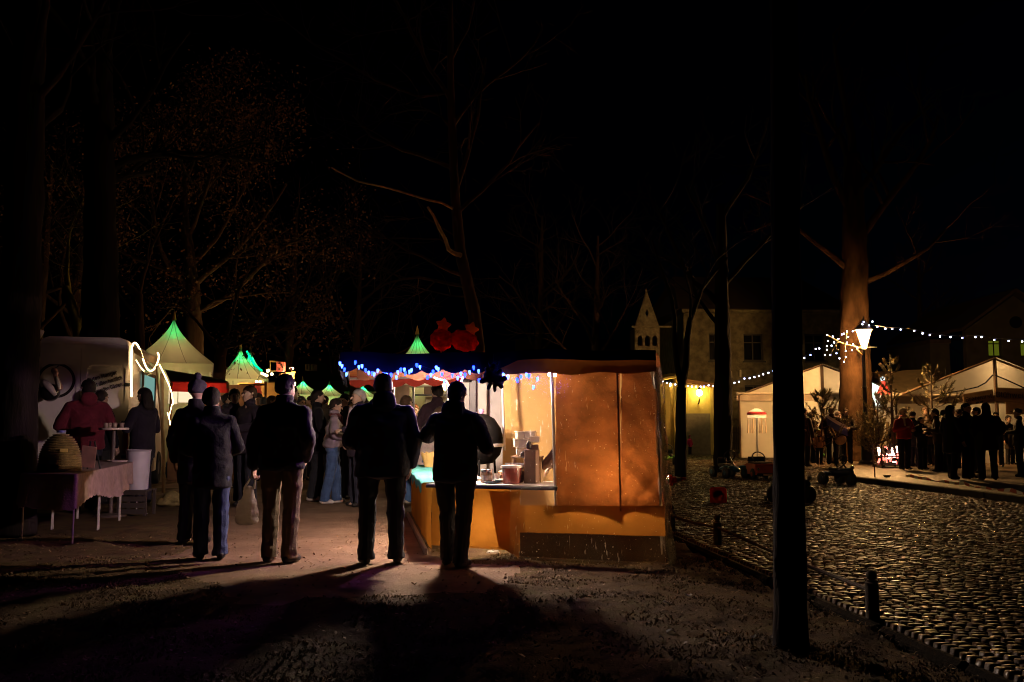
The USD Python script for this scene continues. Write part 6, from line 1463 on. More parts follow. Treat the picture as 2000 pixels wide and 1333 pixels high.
    if scarf:
        sc_ = [H((Lp((.08 * math.cos(a), .075 * math.sin(a) - .005, 1.49)), .033), (Lp((.08 * math.cos(a + .8), .075 * math.sin(a + .8) - .005, 1.495)), .033), v=V12) for a in np.arange(0, 6.28, .8)] + [H((Lp((.05, .1, 1.47)), .03), (Lp((.06, .14, 1.2)), .035), v=V12)]
        part(t, 'scarf', out(soft(U(sc_), .04, 2, .005, 30, sd)), fabric(scarf), smooth=True, world=False)
    ev = tm([ball(Hd((s * .031, .083, 1.652)), .0105 * bs, 1) for s in (-1, 1)])
    for s in (-1, 1): part(t, 'eye', out(ball(Hd((s * .031, .081, 1.652)), .0105 * bs, 0)), eye_m, smooth=True, world=False)
    def wp(p):
        p = np.array(p, float) * sc; return np.array(pos) + np.array([p[0] * ca + p[1] * sa, -p[0] * sa + p[1] * ca, p[2]])
    return t, [wp(a[2]) for a in arms], wp

def at_px(px, pyt, pyf, z=0.0):
    g = G(px, pyf, z); top = P(px, pyt, g[1]); return g, float(top[2] - z)

NB = (.006, .005, .008)
# ---- four men in front
g, h = at_px(410, 760, 1092)
person(g, h, -24, 'person in a dark coat and blue jeans seen from behind, left of the bag carrier', (.004, .0035, .006), (.035, .05, .11), 'belly', 'belly', 1.0, .70, 'dark', 'short', stance=.09, hi=True, turn=30, tilt=-.03, step=.05)
g, h = at_px(376, 748, 1062)
person(g, h, 10, 'person in a bobble hat and long dark coat left of the waiting men', (.014, .012, .016), (.015, .014, .02), 'down', 'front', 1.0, .62, 'dark', 'bobble', stance=.09, hi=True, hatcol=(.05, .045, .06), turn=-10)
g, h = at_px(546, 735, 1099)
_, wr2, wp2 = person(g, h, 14, 'tall man in a black jacket and khaki trousers holding a plastic bag', (.017, .013, .02), (.13, .09, .055), 'carry', 'pocket', 1.16, .84, 'dark', 'short', stance=.10, hi=True, fold=.014, tilt=.03, turn=14, jmat=None)
hb_ = wr2[0] + np.array([-.02, .02, -.09])
bag = thing('plastic_bag', 'translucent pale plastic bag hanging from the hand of the man in khaki trousers', 'bag', hb_)
bagm = CLOTH_THIN('bag_film', (.42, .38, .30), (.45, .4, .3), .5, bump=.8, bscale=14)
part(bag, 'sack', soft(U([H((hb_ + (-.03, 0, -.12), (.05, .03, .03)), (hb_ + (-.04, 0, -.40), (.11, .06, .05))), H((hb_ + (-.04, 0, -.26), (.10, .055, .05)), (hb_ + (-.05, 0, -.44), (.12, .065, .04)))]), .025, 3, .018, 14, 8), bagm, smooth=True)
for s in (-1, 1): part(bag, 'handle', tube([hb_ + (s * .05 - .03, 0, -.12), hb_ + (s * .03, 0, -.04), hb_ + (0, 0, .012)], [.014, .008, .006], 5), bagm)
g, h = at_px(744, 734, 1101)
person(g, h, -14, 'broad man in a dark blue winter jacket standing right under the blue lights', (.008, .010, .024), (.010, .011, .018), 'belly', 'out', 1.3, .77, 'dark', 'short', stance=.14, hi=True, fold=.014, hood=True)
g, h = at_px(888, 750, 1106)
person(g, h, 22, 'man in a dark hooded jacket drinking with raised elbow at the stall counter', (.009, .009, .022), (.024, .02, .022), 'drink', 'cup', 1.18, .78, 'dark', 'short', stance=.09, hi=True, fold=.013, hatcol=(.014, .014, .03), hood=True, step=.05, turn=-8, tilt=.02)
# ---- between the rows
g, h = at_px(648, 781, 984)
person(g, h, 78, 'woman in a shiny pale puffer jacket and blue jeans facing right', (.2, .2, .2), (.05, .09, .20), 'front', 'front', 1.08, .93, 'dark', 'short', step=.10, stance=.07, shoes=(.55, .5, .48), fold=.022, jmat=M('puffer_lilac', (.26, .20, .25), .32, .2, 9, .5, 26, coat=.3), lean=3, nod=10, scarf=(.10, .03, .03), hi=True)
g, h = at_px(617, 764, 978)
person(g, h, 70, 'tall dark dressed man behind the woman in the shiny jacket', NB, (.015, .015, .02), 'down', 'front', 1.0, .70, 'dark', 'short', step=.06, shoes=(.4, .33, .28))
g, h = at_px(697, 762, 990)
person(g, h, -120, 'grey haired person with a pale scarf beside the broad man in dark blue', (.03, .02, .035), (.03, .03, .05), 'front', 'pocket', 1.05, .72, 'grey', 'short', scarf=(.4, .3, .32))
g, h = at_px(670, 772, 975)
person(g, h, -150, 'dark haired person facing the camera behind the shiny jacket', (.03, .022, .028), (.02, .02, .03), 'front', 'front', 1.0, .8, 'dark', 'short')
g, h = at_px(452, 762, 985)
person(g, h, 150, 'dark coated person whose face shows left of the bag carrier, shorter of the pair', (.02, .014, .02), (.02, .02, .03), 'front', 'down', 1.0, .72, 'dark', 'short')
g, h = at_px(481, 756, 990)
person(g, h, -140, 'person with tousled dark hair looking left beside the bag carrier', (.022, .015, .025), (.02, .02, .03), 'front', 'pocket', 1.05, .75, 'brown', 'short')
g, h = at_px(566, 757, 968)
person(g, h, 60, 'dark haired person partly hidden behind the shoulder of the bag carrier', (.02, .014, .022), (.02, .018, .022), 'front', 'front', 1.05, .75, 'dark', 'short')
# woman at counter in pale coat
g, h = at_px(826, 790, 1000)
person(g, h, 60, 'person in a pale coat bending over the side counter of the stall', (.36, .29, .27), (.05, .08, .16), 'reach', 'reach', 1.0, .72, 'brown', 'short', lean=24, nod=18, fold=.012, shoes=(.2, .16, .14), hi=True)
g, h = at_px(852, 752, 985)
person(g, h, -30, 'tall dark person behind the drinking man, head against the bright marquee', (.03, .014, .022), (.02, .015, .02), 'front', 'front', 1.05, .7, 'dark', 'short')
g, h = at_px(792, 775, 985)
person(g, h, 40, 'person in blue jeans squeezed between the broad man and the counter', (.05, .03, .03), (.05, .10, .22), 'front', 'front', .95, .9, 'brown', 'short', shoes=(.3, .25, .2))
g, h = at_px(808, 792, 960)
person(g, h, 170, 'small person with reddish dark hair facing the camera by the marquee', (.10, .05, .05), (.03, .03, .04), 'front', 'front', .9, .8, 'ginger', 'short')
# vendor inside, arm on the table
vp = F(s_at(1128), 0, -.62); vp[2] = .0
person(vp, 1.62, -72, 'seated stall keeper hidden by the canvas with one forearm on the counter', (.10, .055, .035), (.04, .04, .05), 'reach', 'reach', 1.0, .80, 'dark', 'short', lean=20, nod=15)
# left side
g, h = at_px(161, 744, 1000)
person(g, h, -38, 'person in a dark red hooded jacket standing behind the long table', (.11, .012, .022), (.02, .02, .03), 'front', 'front', 1.25, .8, 'dark', 'short', hood=True, turn=-20)
g, h = at_px(190, 765, 985)
person(g, h, 20, 'dark person right behind the red hooded jacket', NB, (.02, .02, .02), 'front', 'down', 1.0, .8, 'dark', 'short')
g, h = at_px(274, 760, 984)
person(g, h, -70, 'dark dressed person with curly hair facing the round table in front of the van', (.018, .013, .024), (.02, .016, .03), 'cup', 'cup', 1.12, .66, 'dark', 'long', nod=12)
g, h = at_px(330, 860, 940)
# ---- far crowd on the path
far = [(528, 775, 945, 90, 'brown', 1), (585, 778, 940, 130, 'dark', 0), (598, 790, 932, -160, 'blond', 1), (604, 775, 930, -90, 'dark', 0), (632, 775, 925, 20, 'dark', 0), (662, 780, 920, -60, 'brown', 1), (682, 790, 915, 180, 'blond', 0), (716, 785, 922, 100, 'grey', 0), (428, 775, 940, -160, 'brown', 0), (500, 772, 935, 160, 'dark', 0), (560, 790, 912, 45, 'grey', 1), (645, 790, 905, 120, 'dark', 0), (690, 795, 898, -20, 'brown', 0), (722, 793, 900, 30, 'dark', 0), (470, 785, 915, 175, 'blond', 0), (575, 797, 898, -100, 'dark', 0), (610, 795, 900, 60, 'dark', 0), (745, 790, 905, 150, 'brown', 0)]
fl_ = ['in the far crowd right behind the ear of the bag carrier', 'far off right of the bag carrier, mid crowd', 'with a warm lit face in the far crowd', 'in profile just left of the tall dark man', 'behind the tall dark man by the small tents', 'behind the woman in the shiny jacket', 'facing the camera far behind the shiny jacket', 'grey haired in front of the barn', 'left of the pair beside the bag carrier', 'at the amber stall with the pink curtain', 'far away below the bright warm lamp', 'far away between the two small tents', 'far away at the foot of the barn, left one', 'far away at the foot of the barn, right one', 'at the amber stall looking out', 'smallest figure under the far lamps', 'smallest figure left of the far tents', 'just left of the broad man, far behind']
cols = [(.03, .02, .025), (.05, .03, .02), (.02, .02, .03), (.10, .03, .03), (.07, .06, .05)]
for k, (px, pyt, pyf, fc, hr_, x_) in enumerate(far):
    g, h = at_px(px, pyt, pyf); person(g, h, fc, ['dark jacketed', 'warmly dressed'][x_] + ' person ' + fl_[k], cols[k % 5], (.02, .02, .03), ['front', 'pocket', 'cup'][k % 3], ['down', 'front'][k % 2], 1.0 + .1 * (k % 3), .72 + .06 * (k % 3), hr_, ['short', 'hat', 'short', 'long'][k % 4], hatcol=[(.05, .02, .02), (.1, .1, .12)][k % 2])
far2 = [(440, 770, 955, 100, 'dark', 'behind the pair beside the bag carrier'), (512, 780, 940, -30, 'brown', 'half hidden left of the head of the bag carrier'), (540, 788, 915, 60, 'dark', 'straight below the pink painted box'), (592, 784, 928, -80, 'grey', 'beside the festoon bulbs'), (625, 788, 908, 120, 'dark', 'deep in the crowd between two dark men'), (655, 793, 902, -140, 'brown', 'small and far above the shiny jacket'), (676, 782, 930, 40, 'dark', 'just left of the grey haired one'), (705, 776, 945, -60, 'dark', 'right behind the grey haired one'), (730, 782, 935, 170, 'brown', 'squeezed left of the broad man in blue'), (556, 776, 950, -120, 'dark', 'close behind the bag carrier, right side'), (775, 785, 930, 10, 'dark', 'behind the stall customers, left one'), (838, 780, 925, -170, 'dark', 'at the marquee counter, facing the camera'), (870, 778, 925, 150, 'brown', 'at the marquee counter, behind the drinking man')]
for k, (px, pyt, pyf, fc, hr_, lb_) in enumerate(far2):
    g, h = at_px(px, pyt, pyf); person(g, h, fc, 'winter dressed person ' + lb_, cols[(k + 2) % 5], (.02, .02, .03), ['cup', 'pocket', 'belly'][k % 3], ['front', 'down', 'pocket'][k % 3], .95 + .12 * (k % 3), .66 + .07 * (k % 4), hr_, ['short', 'hat', 'long', 'cap', 'short'][k % 5], hatcol=[(.06, .03, .02), (.12, .12, .14), (.02, .03, .06)][k % 3], turn=20 * ((k % 3) - 1), tilt=.03 * ((k % 3) - 1))
# ---- right side
def rp_(px, pyt, pyf, face, label, **kw):
    g, h = at_px(px, pyt, pyf, PZ); return person(g, h, face, label, **kw)
rp_(1768, 799, 918, 165, 'person in a red jacket and pale cap warming at the fire basket', jacket=(.35, .03, .03), trousers=(.02, .02, .025), L='front', R='cup', head='cap', hatcol=(.55, .42, .28), nod=22, w=1.15, scarf=(.6, .5, .38))
rp_(1803, 815, 918, 160, 'short dark person between the red jacket and the talking group', jacket=(.02, .016, .02), L='front', R='front', head='long', coat=.7)
rp_(1836, 800, 922, -70, 'leaning person with warm lit cheek holding a cup in the right group', jacket=(.05, .03, .02), L='cup', R='front', lean=6, hair='brown', coat=.75, step=.08)
rp_(1862, 793, 936, 75, 'person with bushy hair and long dark coat in the right group', jacket=(.014, .012, .018), L='front', R='front', head='long', w=1.2, coat=.6, step=.06)
rp_(1893, 789, 936, 150, 'tall slim man behind the broad person in the right group', jacket=(.016, .014, .02), L='pocket', R='down', w=1.05, coat=.72)
rp_(1931, 789, 938, 10, 'broad person with shoulder length hair seen from behind in the right group', jacket=(.03, .018, .028), trousers=(.025, .03, .07), L='pocket', R='pocket', head='long', w=1.35, coat=.66, stance=.13)
rp_(1974, 815, 908, 172, 'child in a knee length dark coat walking towards the camera at the right edge', jacket=(.04, .028, .02), trousers=(.02, .018, .02), L='front', R='out', head='short', coat=.55, child=True)
rp_(1812, 796, 905, 180, 'warm lit face behind the bushy pine in the right group', jacket=(.06, .04, .03), L='front', R='cup', hair='brown')
rp_(1950, 806, 912, -150, 'dark person half hidden behind the broad back in the right group', jacket=(.03, .03, .02), L='front', R='down')
more_r = [(1788, 806, 912, 60, 'second dark person right of the red jacket', (.02, .016, .016), 'cup', 'down', 'hat'), (1822, 808, 910, -150, 'person with lit forehead deep in the right group', (.05, .035, .02), 'front', 'cup', 'short'), (1850, 803, 922, 120, 'dark person between the cup holder and the bushy haired one', (.015, .013, .016), 'pocket', 'front', 'hat'), (1878, 800, 916, -30, 'dark figure behind the bushy haired person, back turned', (.018, .014, .02), 'pocket', 'pocket', 'short'), (1912, 797, 925, -80, 'dark figure in profile between slim man and broad back', (.014, .012, .016), 'belly', 'down', 'short'), (1756, 812, 905, 30, 'small dark person left of the red jacket by the pine', (.03, .022, .018), 'down', 'cup', 'hat'), (1994, 800, 932, -60, 'dark person cut by the right picture edge', (.02, .015, .016), 'front', 'down', 'cap'), (1640, 806, 902, 140, 'dark person between the man with the sash and the woman', (.03, .02, .018), 'front', 'pocket', 'hat'), (1588, 806, 905, -100, 'person in brown behind the small child', (.06, .035, .02), 'front', 'down', 'short'), (1528, 803, 905, 80, 'dark figure touching the left edge of the black trunk', (.02, .014, .013), 'cup', 'down', 'short')]
for k, (px, pt_, pf_, fc, lb_, jc, L_, R_, hd) in enumerate(more_r):
    rp_(px, pt_, pf_, fc, lb_, jacket=jc, L=L_, R=R_, head=hd, hair=['dark', 'brown'][k % 2], w=.98 + .1 * (k % 3), coat=.62 + .08 * (k % 4), tilt=.03 * ((k % 3) - 1), step=.05 * (k % 2), hatcol=(.05, .035, .03))
g, h = at_px(1627, 797, 908, PZ)
person(g, h, 25, 'man seen from behind with a white and blue sash over his shoulder', (.035, .02, .015), (.02, .018, .022), 'front', 'front', 1.2, .86, 'brown', 'short')
sb = thing('sash', 'white and blue sash slung over the back of the man by the thick tree', 'sash', g)
def sashfn(o0, wd):
    a = g + np.array([-.20, -.16, h * .82]); b = g + np.array([.36, -.24, h * .62])
    return sheet(lambda u, v: (a[None, None] * (1 - u)[..., None] + b[None, None] * u[..., None]) + np.stack([0 * u, -.07 * np.sin(np.pi * u), (v - .5) * wd + o0 - .04 * np.sin(u * 3.1)], -1), 12, 3)
part(sb, 'white_band', sashfn(.06, .10), M('sash_white', (.75, .72, .78), .6, .05), smooth=True); part(sb, 'blue_band', sashfn(-.09, .20), M('sash_blue', (.08, .11, .40), .6, .1), smooth=True)
bgp = g + np.array([.12, -.30, h * .42])
sbag = thing('shoulder_bag', 'soft tan shoulder bag hanging at the hip of the man with the sash', 'bag', bgp)
part(sbag, 'pouch', soft(H((bgp, (.16, .08, .12)), (bgp + (.08, 0, .06), (.1, .07, .1))), .04, 3, .01, 9, 3), M('tan_bag', (.42, .26, .11), .7, .2)); part(sbag, 'strap', tube([bgp + (-.1, .0, .1), bgp + (-.22, .12, .45), bgp + (-.18, .22, .6)], .018, 6), M('tan_bag'))
rp_(1655, 800, 906, -160, 'woman with a bright lit face beside the man with the sash', jacket=(.025, .016, .014), L='front', R='front', hair='brown', coat=.85)
rp_(1601, 843, 908, 175, 'small child in a cream jacket and yellow hat standing by the dark pine', jacket=(.50, .33, .16), trousers=(.03, .03, .02), L='down', R='down', head='hat', hatcol=(.60, .40, .03), child=True, w=1.1, scarf=(.05, .03, .02))
c = P(1608, 889, 26.4); gb = thing('green_light_toy', 'small glowing green toy light held beside the child', 'toy light', c); part(gb, 'bulb', ball(c, .05, 1), EM('toy_green', (.0, .9, .35), 1.8), smooth=True); part(gb, 'handle', rod(c, c + (-.02, .02, .14), .012, 6), M('toy_black'))
rp_(1573, 798, 912, 60, 'person in brown just right of the black tree trunk', jacket=(.07, .035, .02), L='front', R='down', w=1.1, coat=.6, hair='dark')
rp_(1553, 800, 915, 100, 'dark person almost hidden by the black tree trunk', jacket=(.05, .03, .03), L='front', R='pocket', coat=.7)
rp_(1357, 795, 882, 20, 'dark silhouette walking towards the ochre porch', jacket=(.012, .012, .012), L='down', R='down', w=1.15, coat=.6, head='hood', step=.12)
rp_(1297, 796, 880, -10, 'dark silhouette in front of the ochre pillars at the stall corner', jacket=(.012, .012, .012), L='down', R='front', coat=.7)
rp_(1506, 802, 880, 200, 'dark silhouette by the white tent just left of the black trunk', jacket=(.02, .014, .012), L='pocket', R='front', coat=.7)
rp_(1348, 852, 888, 150, 'small child in a bright pink jacket far down the street', jacket=(.50, .03, .12), trousers=(.03, .02, .03), L='down', R='down', head='hat', hatcol=(.3, .05, .1), child=True, coat=.7)
# red and white horse-like playground figure -> generic lit round toy stand near the white tent
pp_ = P(1478, 810, 30.0)
ts = thing('toy_stand', 'small pale parasol shaped stand-in for a playground figure with a red stripe in front of the white tent', 'lantern', (pp_[0], 30.0, PZ))
part(ts, 'shade', lathe([(.30, -.12), (.32, 0), (.22, .12), (.06, .2), (0, .2)], pp_, 16), CLOTH_THIN('toy_stand_paper', (.8, .7, .6), (.8, .65, .5), .6), smooth=True)
part(ts, 'red_stripe', lathe([(.305, -.02), (.325, .03), (.27, .085)], pp_ + (.0, -.0, 0), 16), M('red_felt'))
part(ts, 'stem', rod((pp_[0], 30, PZ), pp_ + (0, 0, .15), .035, 8), alu); part(ts, 'bulb', ball(pp_ + (0, 0, -.05), .06, 1), EM('toy_stand_bulb', (1.0, .72, .4), 60.0), smooth=True)
for k in range(6): part(ts, 'streamer', rod(pp_ + (.28 * math.cos(k), .28 * math.sin(k), -.1), pp_ + (.3 * math.cos(k), .3 * math.sin(k), -.62), .025, 5), M('streamer_pale', (.6, .45, .3), .7, .1))
# picket fence along the tents
pf = thing('picket_fence', 'low dark picket fence between the street and the white tent', 'fence')
fa_, fb2 = G(1400, 878, PZ), G(1545, 880, PZ)
nP = 34
for k in range(nP):
    c = fa_ + (fb2 - fa_) * k / (nP - 1); part(pf, 'picket', tm(m3.Manifold.hull_points(np.array([c + (dx, dy, z) for dx in (-.035, .035) for dy in (-.012, .012) for z in (0, .95)] + [c + (0, dy, 1.03) for dy in (-.012, .012)]))), M('fence_dark', (.06, .04, .025), .8, .2), smooth=False)
for z in (.3, .75): part(pf, 'rail', rod(fa_ + (0, .04, z), fb2 + (0, .04, z), .03, 4), M('fence_dark'))

# ================================================================ TREES
bark_t = M('tree_bark', (.065, .038, .027), .95, .4, 5, .9, 14, stretch=(1, 1, .25), spec=.1)
bark_pale = M('plane_bark', (.030, .015, .007), .95, .8, 2.6, 1.0, 9, stretch=(1, 1, .35), spec=.05)
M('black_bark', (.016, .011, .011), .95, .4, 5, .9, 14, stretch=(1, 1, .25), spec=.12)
dry_leaf = M('dry_leaf', (.16, .07, .035), .75, .5, 4)
def trunk_mesh(pts, radii, sides=16, seed=0, rough=.08):
    p = np.array(pts, float); n = 90; t_ = np.linspace(0, 1, n); q_ = np.column_stack([np.interp(t_, np.linspace(0, 1, len(p)), p[:, k]) for k in range(3)]); r_ = np.interp(t_, np.linspace(0, 1, len(p)), radii)
    m = tube(q_, r_, sides); v = np.array(m.vertices); c = np.repeat(q_, sides, 0)[:len(v)]
    d = (meshkit.fbm(v * np.array([6, 6, 1.6]) + seed, 3, seed) - .5) * 2 * rough
    d = d + rough * .8 * (np.abs(meshkit.noise(v * np.array([22, 22, 2.2]) + seed, seed + 3) - .5) * 2 - .5)
    v[:n * sides] = c + (v[:n * sides] - c) * (1 + d[:n * sides])[:, None]; m.vertices = v; return m
def grow(seed, start, dirv, L, r0, depth, out, leaves=None, up=.12, kids=(4, 7), spread=.75):
    rg = np.random.default_rng(seed); n = 7; p = np.array(start, float); d = np.array(dirv, float); d /= np.linalg.norm(d); pts = [p.copy()]
    for k in range(n):
        d = d + rg.normal(0, .13, 3) + (0, 0, up * .35); d /= np.linalg.norm(d); p = p + d * L / n; pts.append(p.copy())
    pts = np.array(pts); rad = np.linspace(r0, max(r0 * .35, .004), n + 1)
    out.append(tube(pts, rad, 6 if r0 > .05 else (5 if r0 > .02 else 3), caps=False))
    if depth <= 0:
        if leaves is not None: leaves.extend(pts[2:])
        return
    for k in range(rg.integers(*kids)):
        t_ = .25 + .75 * rg.random(); j = min(int(t_ * n), n - 1); b = pts[j] + (pts[j + 1] - pts[j]) * (t_ * n - j)
        s = rg.normal(0, 1, 3); s -= d * (s @ d); s /= np.linalg.norm(s) + 1e-9
        grow(int(rg.integers(1 << 30)), b, d * (1 - spread * .6) + s * spread + (0, 0, up), L * (.38 + .3 * rg.random()), rad[j] * .5, depth - 1, out, leaves, up, kids, spread)
def leaf_quads(pts, n, size, seed, jit=.22):
    r = np.random.default_rng(seed); pts = np.array(pts); c = pts[r.integers(0, len(pts), n)] + r.normal(0, jit, (n, 3))
    a = r.normal(0, 1, (n, 3)); a /= np.linalg.norm(a, axis=1, keepdims=True); b = np.cross(a, r.normal(0, 1, (n, 3))); b /= np.linalg.norm(b, axis=1, keepdims=True); s = size * (.6 + .8 * r.random(n))[:, None]
    v = np.stack([c - a * s, c + b * s * .6, c + a * s, c - b * s * .6], 1).reshape(-1, 3); k = np.arange(n)[:, None] * 4
    return trimesh.Trimesh(v, np.vstack([k + [0, 1, 2], k + [0, 2, 3]]), process=False)
def tree(label, pts, radii, branches, seed, mat=None, leaves=0, leaf=.05, kids=(4, 7), depth=2, extra=None, up=.12, sides=16, pale=None):
    mat = mat or bark_t; base = np.array(pts[0], float); t = thing('bare_tree', label, 'tree', base)
    part(t, 'trunk', trunk_mesh(pts, radii, max(sides, 28), seed, .15), mat, smooth=True)
    out, lv = [], []
    for k, (st, d, L, r0) in enumerate(branches): grow(seed * 100 + k, st, d, L, r0, depth, out, lv, up, kids)
    for (pl, r0) in (extra or []):
        out.append(tube(np.array(pl), np.linspace(r0, r0 * .4, len(pl)), 7, caps=False))
        for j in range(1, len(pl)):
            for q_ in range(2):
                s_ = np.random.default_rng(seed * 7 + j * 3 + q_).normal(0, 1, 3); a_ = np.array(pl[j]); grow(seed * 31 + j * 5 + q_, a_, s_ * .8 + (a_ - np.array(pl[j - 1])), .9, r0 * .35, 1, out, lv, up, (3, 6))
    if pale:  # paler bark stands for light falling on these limbs
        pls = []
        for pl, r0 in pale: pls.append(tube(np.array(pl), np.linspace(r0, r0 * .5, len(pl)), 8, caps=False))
        part(t, 'limb', tm(pls), M('painted_lit_bark', (.55, .42, .20), .85, .4, 14, .6, 30), smooth=True, label='limb with light painted into its pale bark')
    if out: part(t, 'crown', tm(out), mat, smooth=True)
    if leaves: part(t, 'leaves', leaf_quads(lv, leaves, leaf, seed), dry_leaf, smooth=False, kind='stuff')
    return t
def line_branches(a, b, n, L, r0, seed, up=.5, lo=.3):
    r = np.random.default_rng(seed); o = []
    a, b = np.array(a, float), np.array(b, float)
    for k in range(n):
        t_ = lo + (1 - lo) * (k + r.random()) / n; an = r.random() * 6.28; o.append((a + (b - a) * t_, (math.cos(an), math.sin(an), up + .4 * r.random()), L * (1.2 - .6 * t_) * (.7 + .6 * r.random()), r0 * (1.2 - .7 * t_)))
    return o
# near black trunk
nb_ = G(1545, 1265)
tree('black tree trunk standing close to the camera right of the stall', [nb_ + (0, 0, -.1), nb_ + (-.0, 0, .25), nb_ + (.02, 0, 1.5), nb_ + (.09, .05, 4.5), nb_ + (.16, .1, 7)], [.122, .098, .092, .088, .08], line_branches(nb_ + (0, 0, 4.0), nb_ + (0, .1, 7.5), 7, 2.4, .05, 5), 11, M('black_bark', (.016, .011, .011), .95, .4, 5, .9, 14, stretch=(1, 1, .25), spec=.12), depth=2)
# thick lit tree behind lamp
tb0 = P(1671, 905, 28.8); tb0[2] = 0
def tp_(px, py, Y=28.8, d=0): return P(px, py, Y + d)
tree('thick old tree lit warm by the street lamp', [tb0, tp_(1672, 850), tp_(1671, 760), tp_(1668, 640), tp_(1671, 520), tp_(1668, 430), tp_(1664, 300)], [.72, .56, .50, .46, .42, .36, .25], [(tp_(1668, 480), (.5, .1, .8), 5, .16), (tp_(1670, 430), (-.6, 0, .8), 5, .15), (tp_(1668, 400), (.4, -.2, 1), 4, .13), (tp_(1668, 330), (-.2, .3, 1), 4, .12), (tp_(1671, 540), (-.9, -.1, .5), 4, .12), (tp_(1671, 560), (.9, -.3, .4), 3.5, .11), (tp_(1664, 300), (.1, 0, 1), 4, .14)], 12, bark_pale, depth=3, kids=(3, 6), sides=22)
# dark trunk and forked trunk in front of the stone house
t6 = P(1412, 888, 24.0); t6[2] = 0
tree('dark straight tree in front of the stone house', [t6, P(1412, 800, 24), P(1412, 700, 24), P(1410, 590, 24), P(1408, 400, 24)], [.27, .24, .22, .19, .12], [(P(1408, 600, 24), (-.8, 0, .9), 3.4, .09), (P(1410, 560, 24), (.7, .1, .9), 3.2, .08), (P(1410, 520, 24), (-.4, .4, 1), 3, .08), (P(1408, 430, 24), (.3, -.3, 1), 3, .07), (P(1408, 640, 24), (-1, -.1, .9), 2.6, .06)], 13, M('black_bark'), depth=3, kids=(3, 6))
t7 = P(1329, 890, 22.0); t7[2] = 0
tree('dark forked tree beside the ochre pillars', [t7, P(1330, 800, 22), P(1331, 757, 22)], [.15, .13, .12], [(P(1331, 760, 22), (.32, 0, 1), 4.5, .10), (P(1331, 757, 22), (-.12, .1, 1), 4.0, .08)], 14, M('black_bark'), depth=3, kids=(3, 6), up=.05)
# leftmost near trunk
tl0 = P(28, 1010, 10.9); tl0[2] = 0
tree('black trunk at the left edge beside the long table', [tl0 + (-.05, 0, 0), tl0 + (-.03, 0, 1.5), tl0 + (-.08, 0, 4), tl0 + (-.1, 0, 7)], [.30, .24, .22, .17], line_branches(tl0 + (0, 0, 3), tl0 + (0, 0, 8), 7, 2.6, .07, 9), 15, M('black_bark'), depth=2)
tl1 = P(197, 880, 19.5); tl1[2] = 0
tree('big dark straight trunk rising behind the van', [tl1, P(197, 660, 19.5), P(196, 450, 19.5), P(194, 200, 19.5), P(194, 0, 19.5)], [.45, .38, .35, .30, .22], line_branches(P(196, 420, 19.5), P(194, -60, 19.5), 9, 3.6, .10, 10, .4, .0), 16, M('black_bark'), depth=3, kids=(3, 6))
# leafy tree behind pagoda
t3 = P(380, 850, 29.0); t3[2] = 0
def l3(px, py, d=0): return P(px, py, 29.0 + d)
tree('tree with clinging brown leaves above the largest pagoda tent', [t3, l3(380, 660), l3(377, 560), l3(362, 440), l3(358, 330)], [.34, .28, .22, .15, .06], [(l3(378, 580), (-.7, 0, .8), 4.2, .10), (l3(376, 560), (.9, -.2, .7), 4.6, .11), (l3(372, 520), (.8, .3, .8), 4.4, .09), (l3(366, 470), (.7, -.3, .9), 4.0, .08), (l3(362, 440), (-.6, .2, .9), 3.6, .08), (l3(378, 610), (1, .0, .45), 4.6, .10), (l3(358, 360), (.5, 0, 1), 3.4, .06), (l3(374, 540), (-.9, -.3, .4), 3.8, .08), (l3(360, 400), (.9, .1, .6), 3.6, .06)], 17, depth=3, kids=(4, 7), leaves=9000, leaf=.05, extra=[([l3(392, 545), l3(372, 562), l3(340, 598), l3(312, 630), l3(292, 660)], .045), ([l3(395, 606), l3(420, 588), l3(470, 580), l3(520, 573), l3(575, 572)], .05)])
# low spreading tree
t10 = P(428, 880, 24.0); t10[2] = 0
def l10(px, py, d=0): return P(px, py, 24.0 + d)
tree('low spreading tree with thick sideways limbs between the pagoda tents', [t10, l10(428, 760), l10(430, 700), l10(438, 668)], [.20, .17, .15, .12], [(l10(436, 672), (.9, 0, .35), 3.0, .07), (l10(432, 690), (-.6, .2, .7), 2.2, .06), (l10(438, 668), (.3, .2, 1), 2.4, .06), (l10(434, 680), (.8, -.3, .5), 2.4, .06)], 18, depth=3, kids=(4, 7), leaves=1500, leaf=.045, extra=[([l10(440, 668), l10(470, 650), l10(505, 643), l10(540, 646), l10(585, 632), l10(640, 616)], .07), ([l10(440, 668), l10(470, 640), l10(505, 626), l10(560, 620)], .05)])
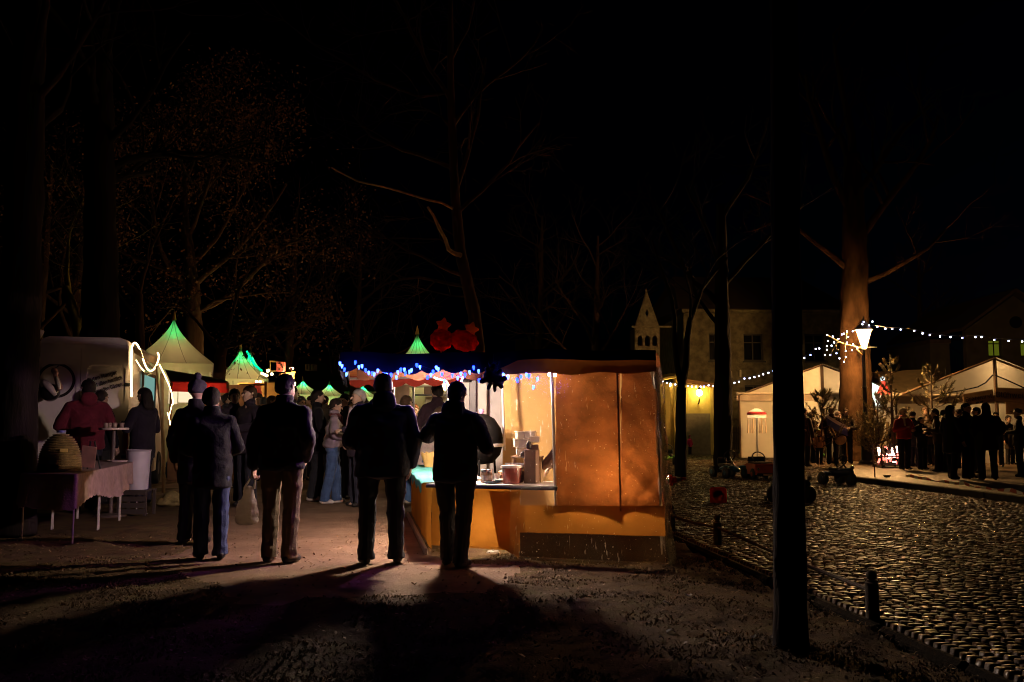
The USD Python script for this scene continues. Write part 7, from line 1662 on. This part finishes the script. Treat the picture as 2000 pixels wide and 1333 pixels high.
# centre tree, light on its limb painted as pale bark
Y4 = 17.5
t4 = P(932, 880, Y4); t4[2] = 0
def l4(px, py, d=0): return P(px, py, Y4 + d)
tree('tall bare tree behind the stall with light painted into one pale limb', [t4, l4(934, 690), l4(928, 620), l4(914, 560), l4(900, 500), l4(890, 400), l4(884, 280), l4(880, 150), l4(880, 0)], [.17, .14, .13, .12, .115, .10, .09, .07, .05], [(l4(888, 380), (.5, .2, 1), 3.0, .06), (l4(882, 250), (.4, .2, 1), 3, .05), (l4(882, 200), (-.5, -.3, 1), 2.8, .05), (l4(880, 120), (.5, 0, 1), 2.6, .04), (l4(890, 420), (.8, -.3, .8), 2.6, .05), (l4(908, 540), (-.9, -.2, .35), 2.2, .045), (l4(912, 560), (-.9, .2, .2), 2.4, .04), (l4(886, 330), (-.9, .3, .6), 3.0, .05)], 19, depth=3, kids=(3, 7),
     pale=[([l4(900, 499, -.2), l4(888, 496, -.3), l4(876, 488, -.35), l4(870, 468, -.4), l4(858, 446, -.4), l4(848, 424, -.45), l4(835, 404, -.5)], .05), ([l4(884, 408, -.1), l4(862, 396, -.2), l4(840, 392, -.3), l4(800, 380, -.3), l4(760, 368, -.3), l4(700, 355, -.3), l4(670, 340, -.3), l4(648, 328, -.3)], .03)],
     extra=[ ([l4(880, 250), l4(862, 228), l4(838, 216), l4(800, 215), l4(762, 224)], .03), ([l4(880, 180), l4(820, 190), l4(780, 175), l4(735, 158), l4(680, 125), l4(610, 85), l4(555, 40), l4(520, -10)], .035), ([l4(912, 580), l4(880, 578), l4(845, 570), l4(800, 558)], .02), ([l4(902, 470), l4(830, 424), l4(800, 428), l4(760, 432)], .018), ([l4(900, 500), l4(860, 468), l4(800, 466), l4(745, 466), l4(690, 448)], .022)], up=.06)
# leaning stem with yellow green light painted into its bark, and lit limb at left
t9 = P(160, 880, 21.0); t9[2] = 0
tree('leaning stem with yellow green light painted on, above the van roof', [t9, P(158, 680, 21), P(152, 640, 21), P(140, 595, 21), P(128, 560, 21)], [.14, .13, .125, .11, .08], [(P(138, 590, 21), (-.4, 0, 1), 2.6, .05), (P(150, 640, 21), (.6, .2, 1), 2.4, .04)], 20, M('green_light_bark', (.28, .26, .05), .9, .3, 6, .6, 14), depth=2)
tq0 = P(275, 880, 21.5); tq0[2] = 0
tree('slim tree with a slanting limb left of the largest pagoda', [tq0, P(274, 680, 21.5), P(272, 578, 21.5), P(250, 558, 21.5), P(232, 540, 21.5)], [.13, .11, .09, .07, .05], [(P(272, 580, 21.5), (.2, .1, 1), 3.2, .05), (P(232, 540, 21.5), (-.5, 0, 1), 2.6, .04), (P(273, 620, 21.5), (-.8, .2, .8), 2.4, .04)], 22, depth=3, kids=(3, 6), leaves=900, leaf=.045)
# dark tree mass behind: a few far bare trees
for k, (px, Y, hh, lab) in enumerate([(60, 33, 11, 'leftmost far bare tree behind the van'), (130, 36, 12, 'far bare tree between the van and the big dark trunk'), (560, 48, 13, 'far bare tree above the bag carrier'), (690, 52, 12, 'far bare tree above the barn'), (1050, 50, 13, 'far bare tree behind the right half of the stall roof'), (1160, 46, 11, 'slim far bare tree left of the bell gable'), (1800, 60, 13, 'far bare tree behind the low outbuilding')]):
    b_ = P(px, 850, Y); b_[2] = 0; r_ = .3
    tree(lab, [b_, b_ + (0, 0, hh * .35), b_ + (.2, 0, hh * .65), b_ + (.3, 0, hh)], [.32, .25, .16, .06], line_branches(b_ + (0, 0, hh * .25), b_ + (.2, 0, hh), 11, hh * .34, .09, 40 + k, .5, .1), 40 + k, depth=2, kids=(4, 8), leaves=1200 if k in (0, 1) else 0, leaf=.05)
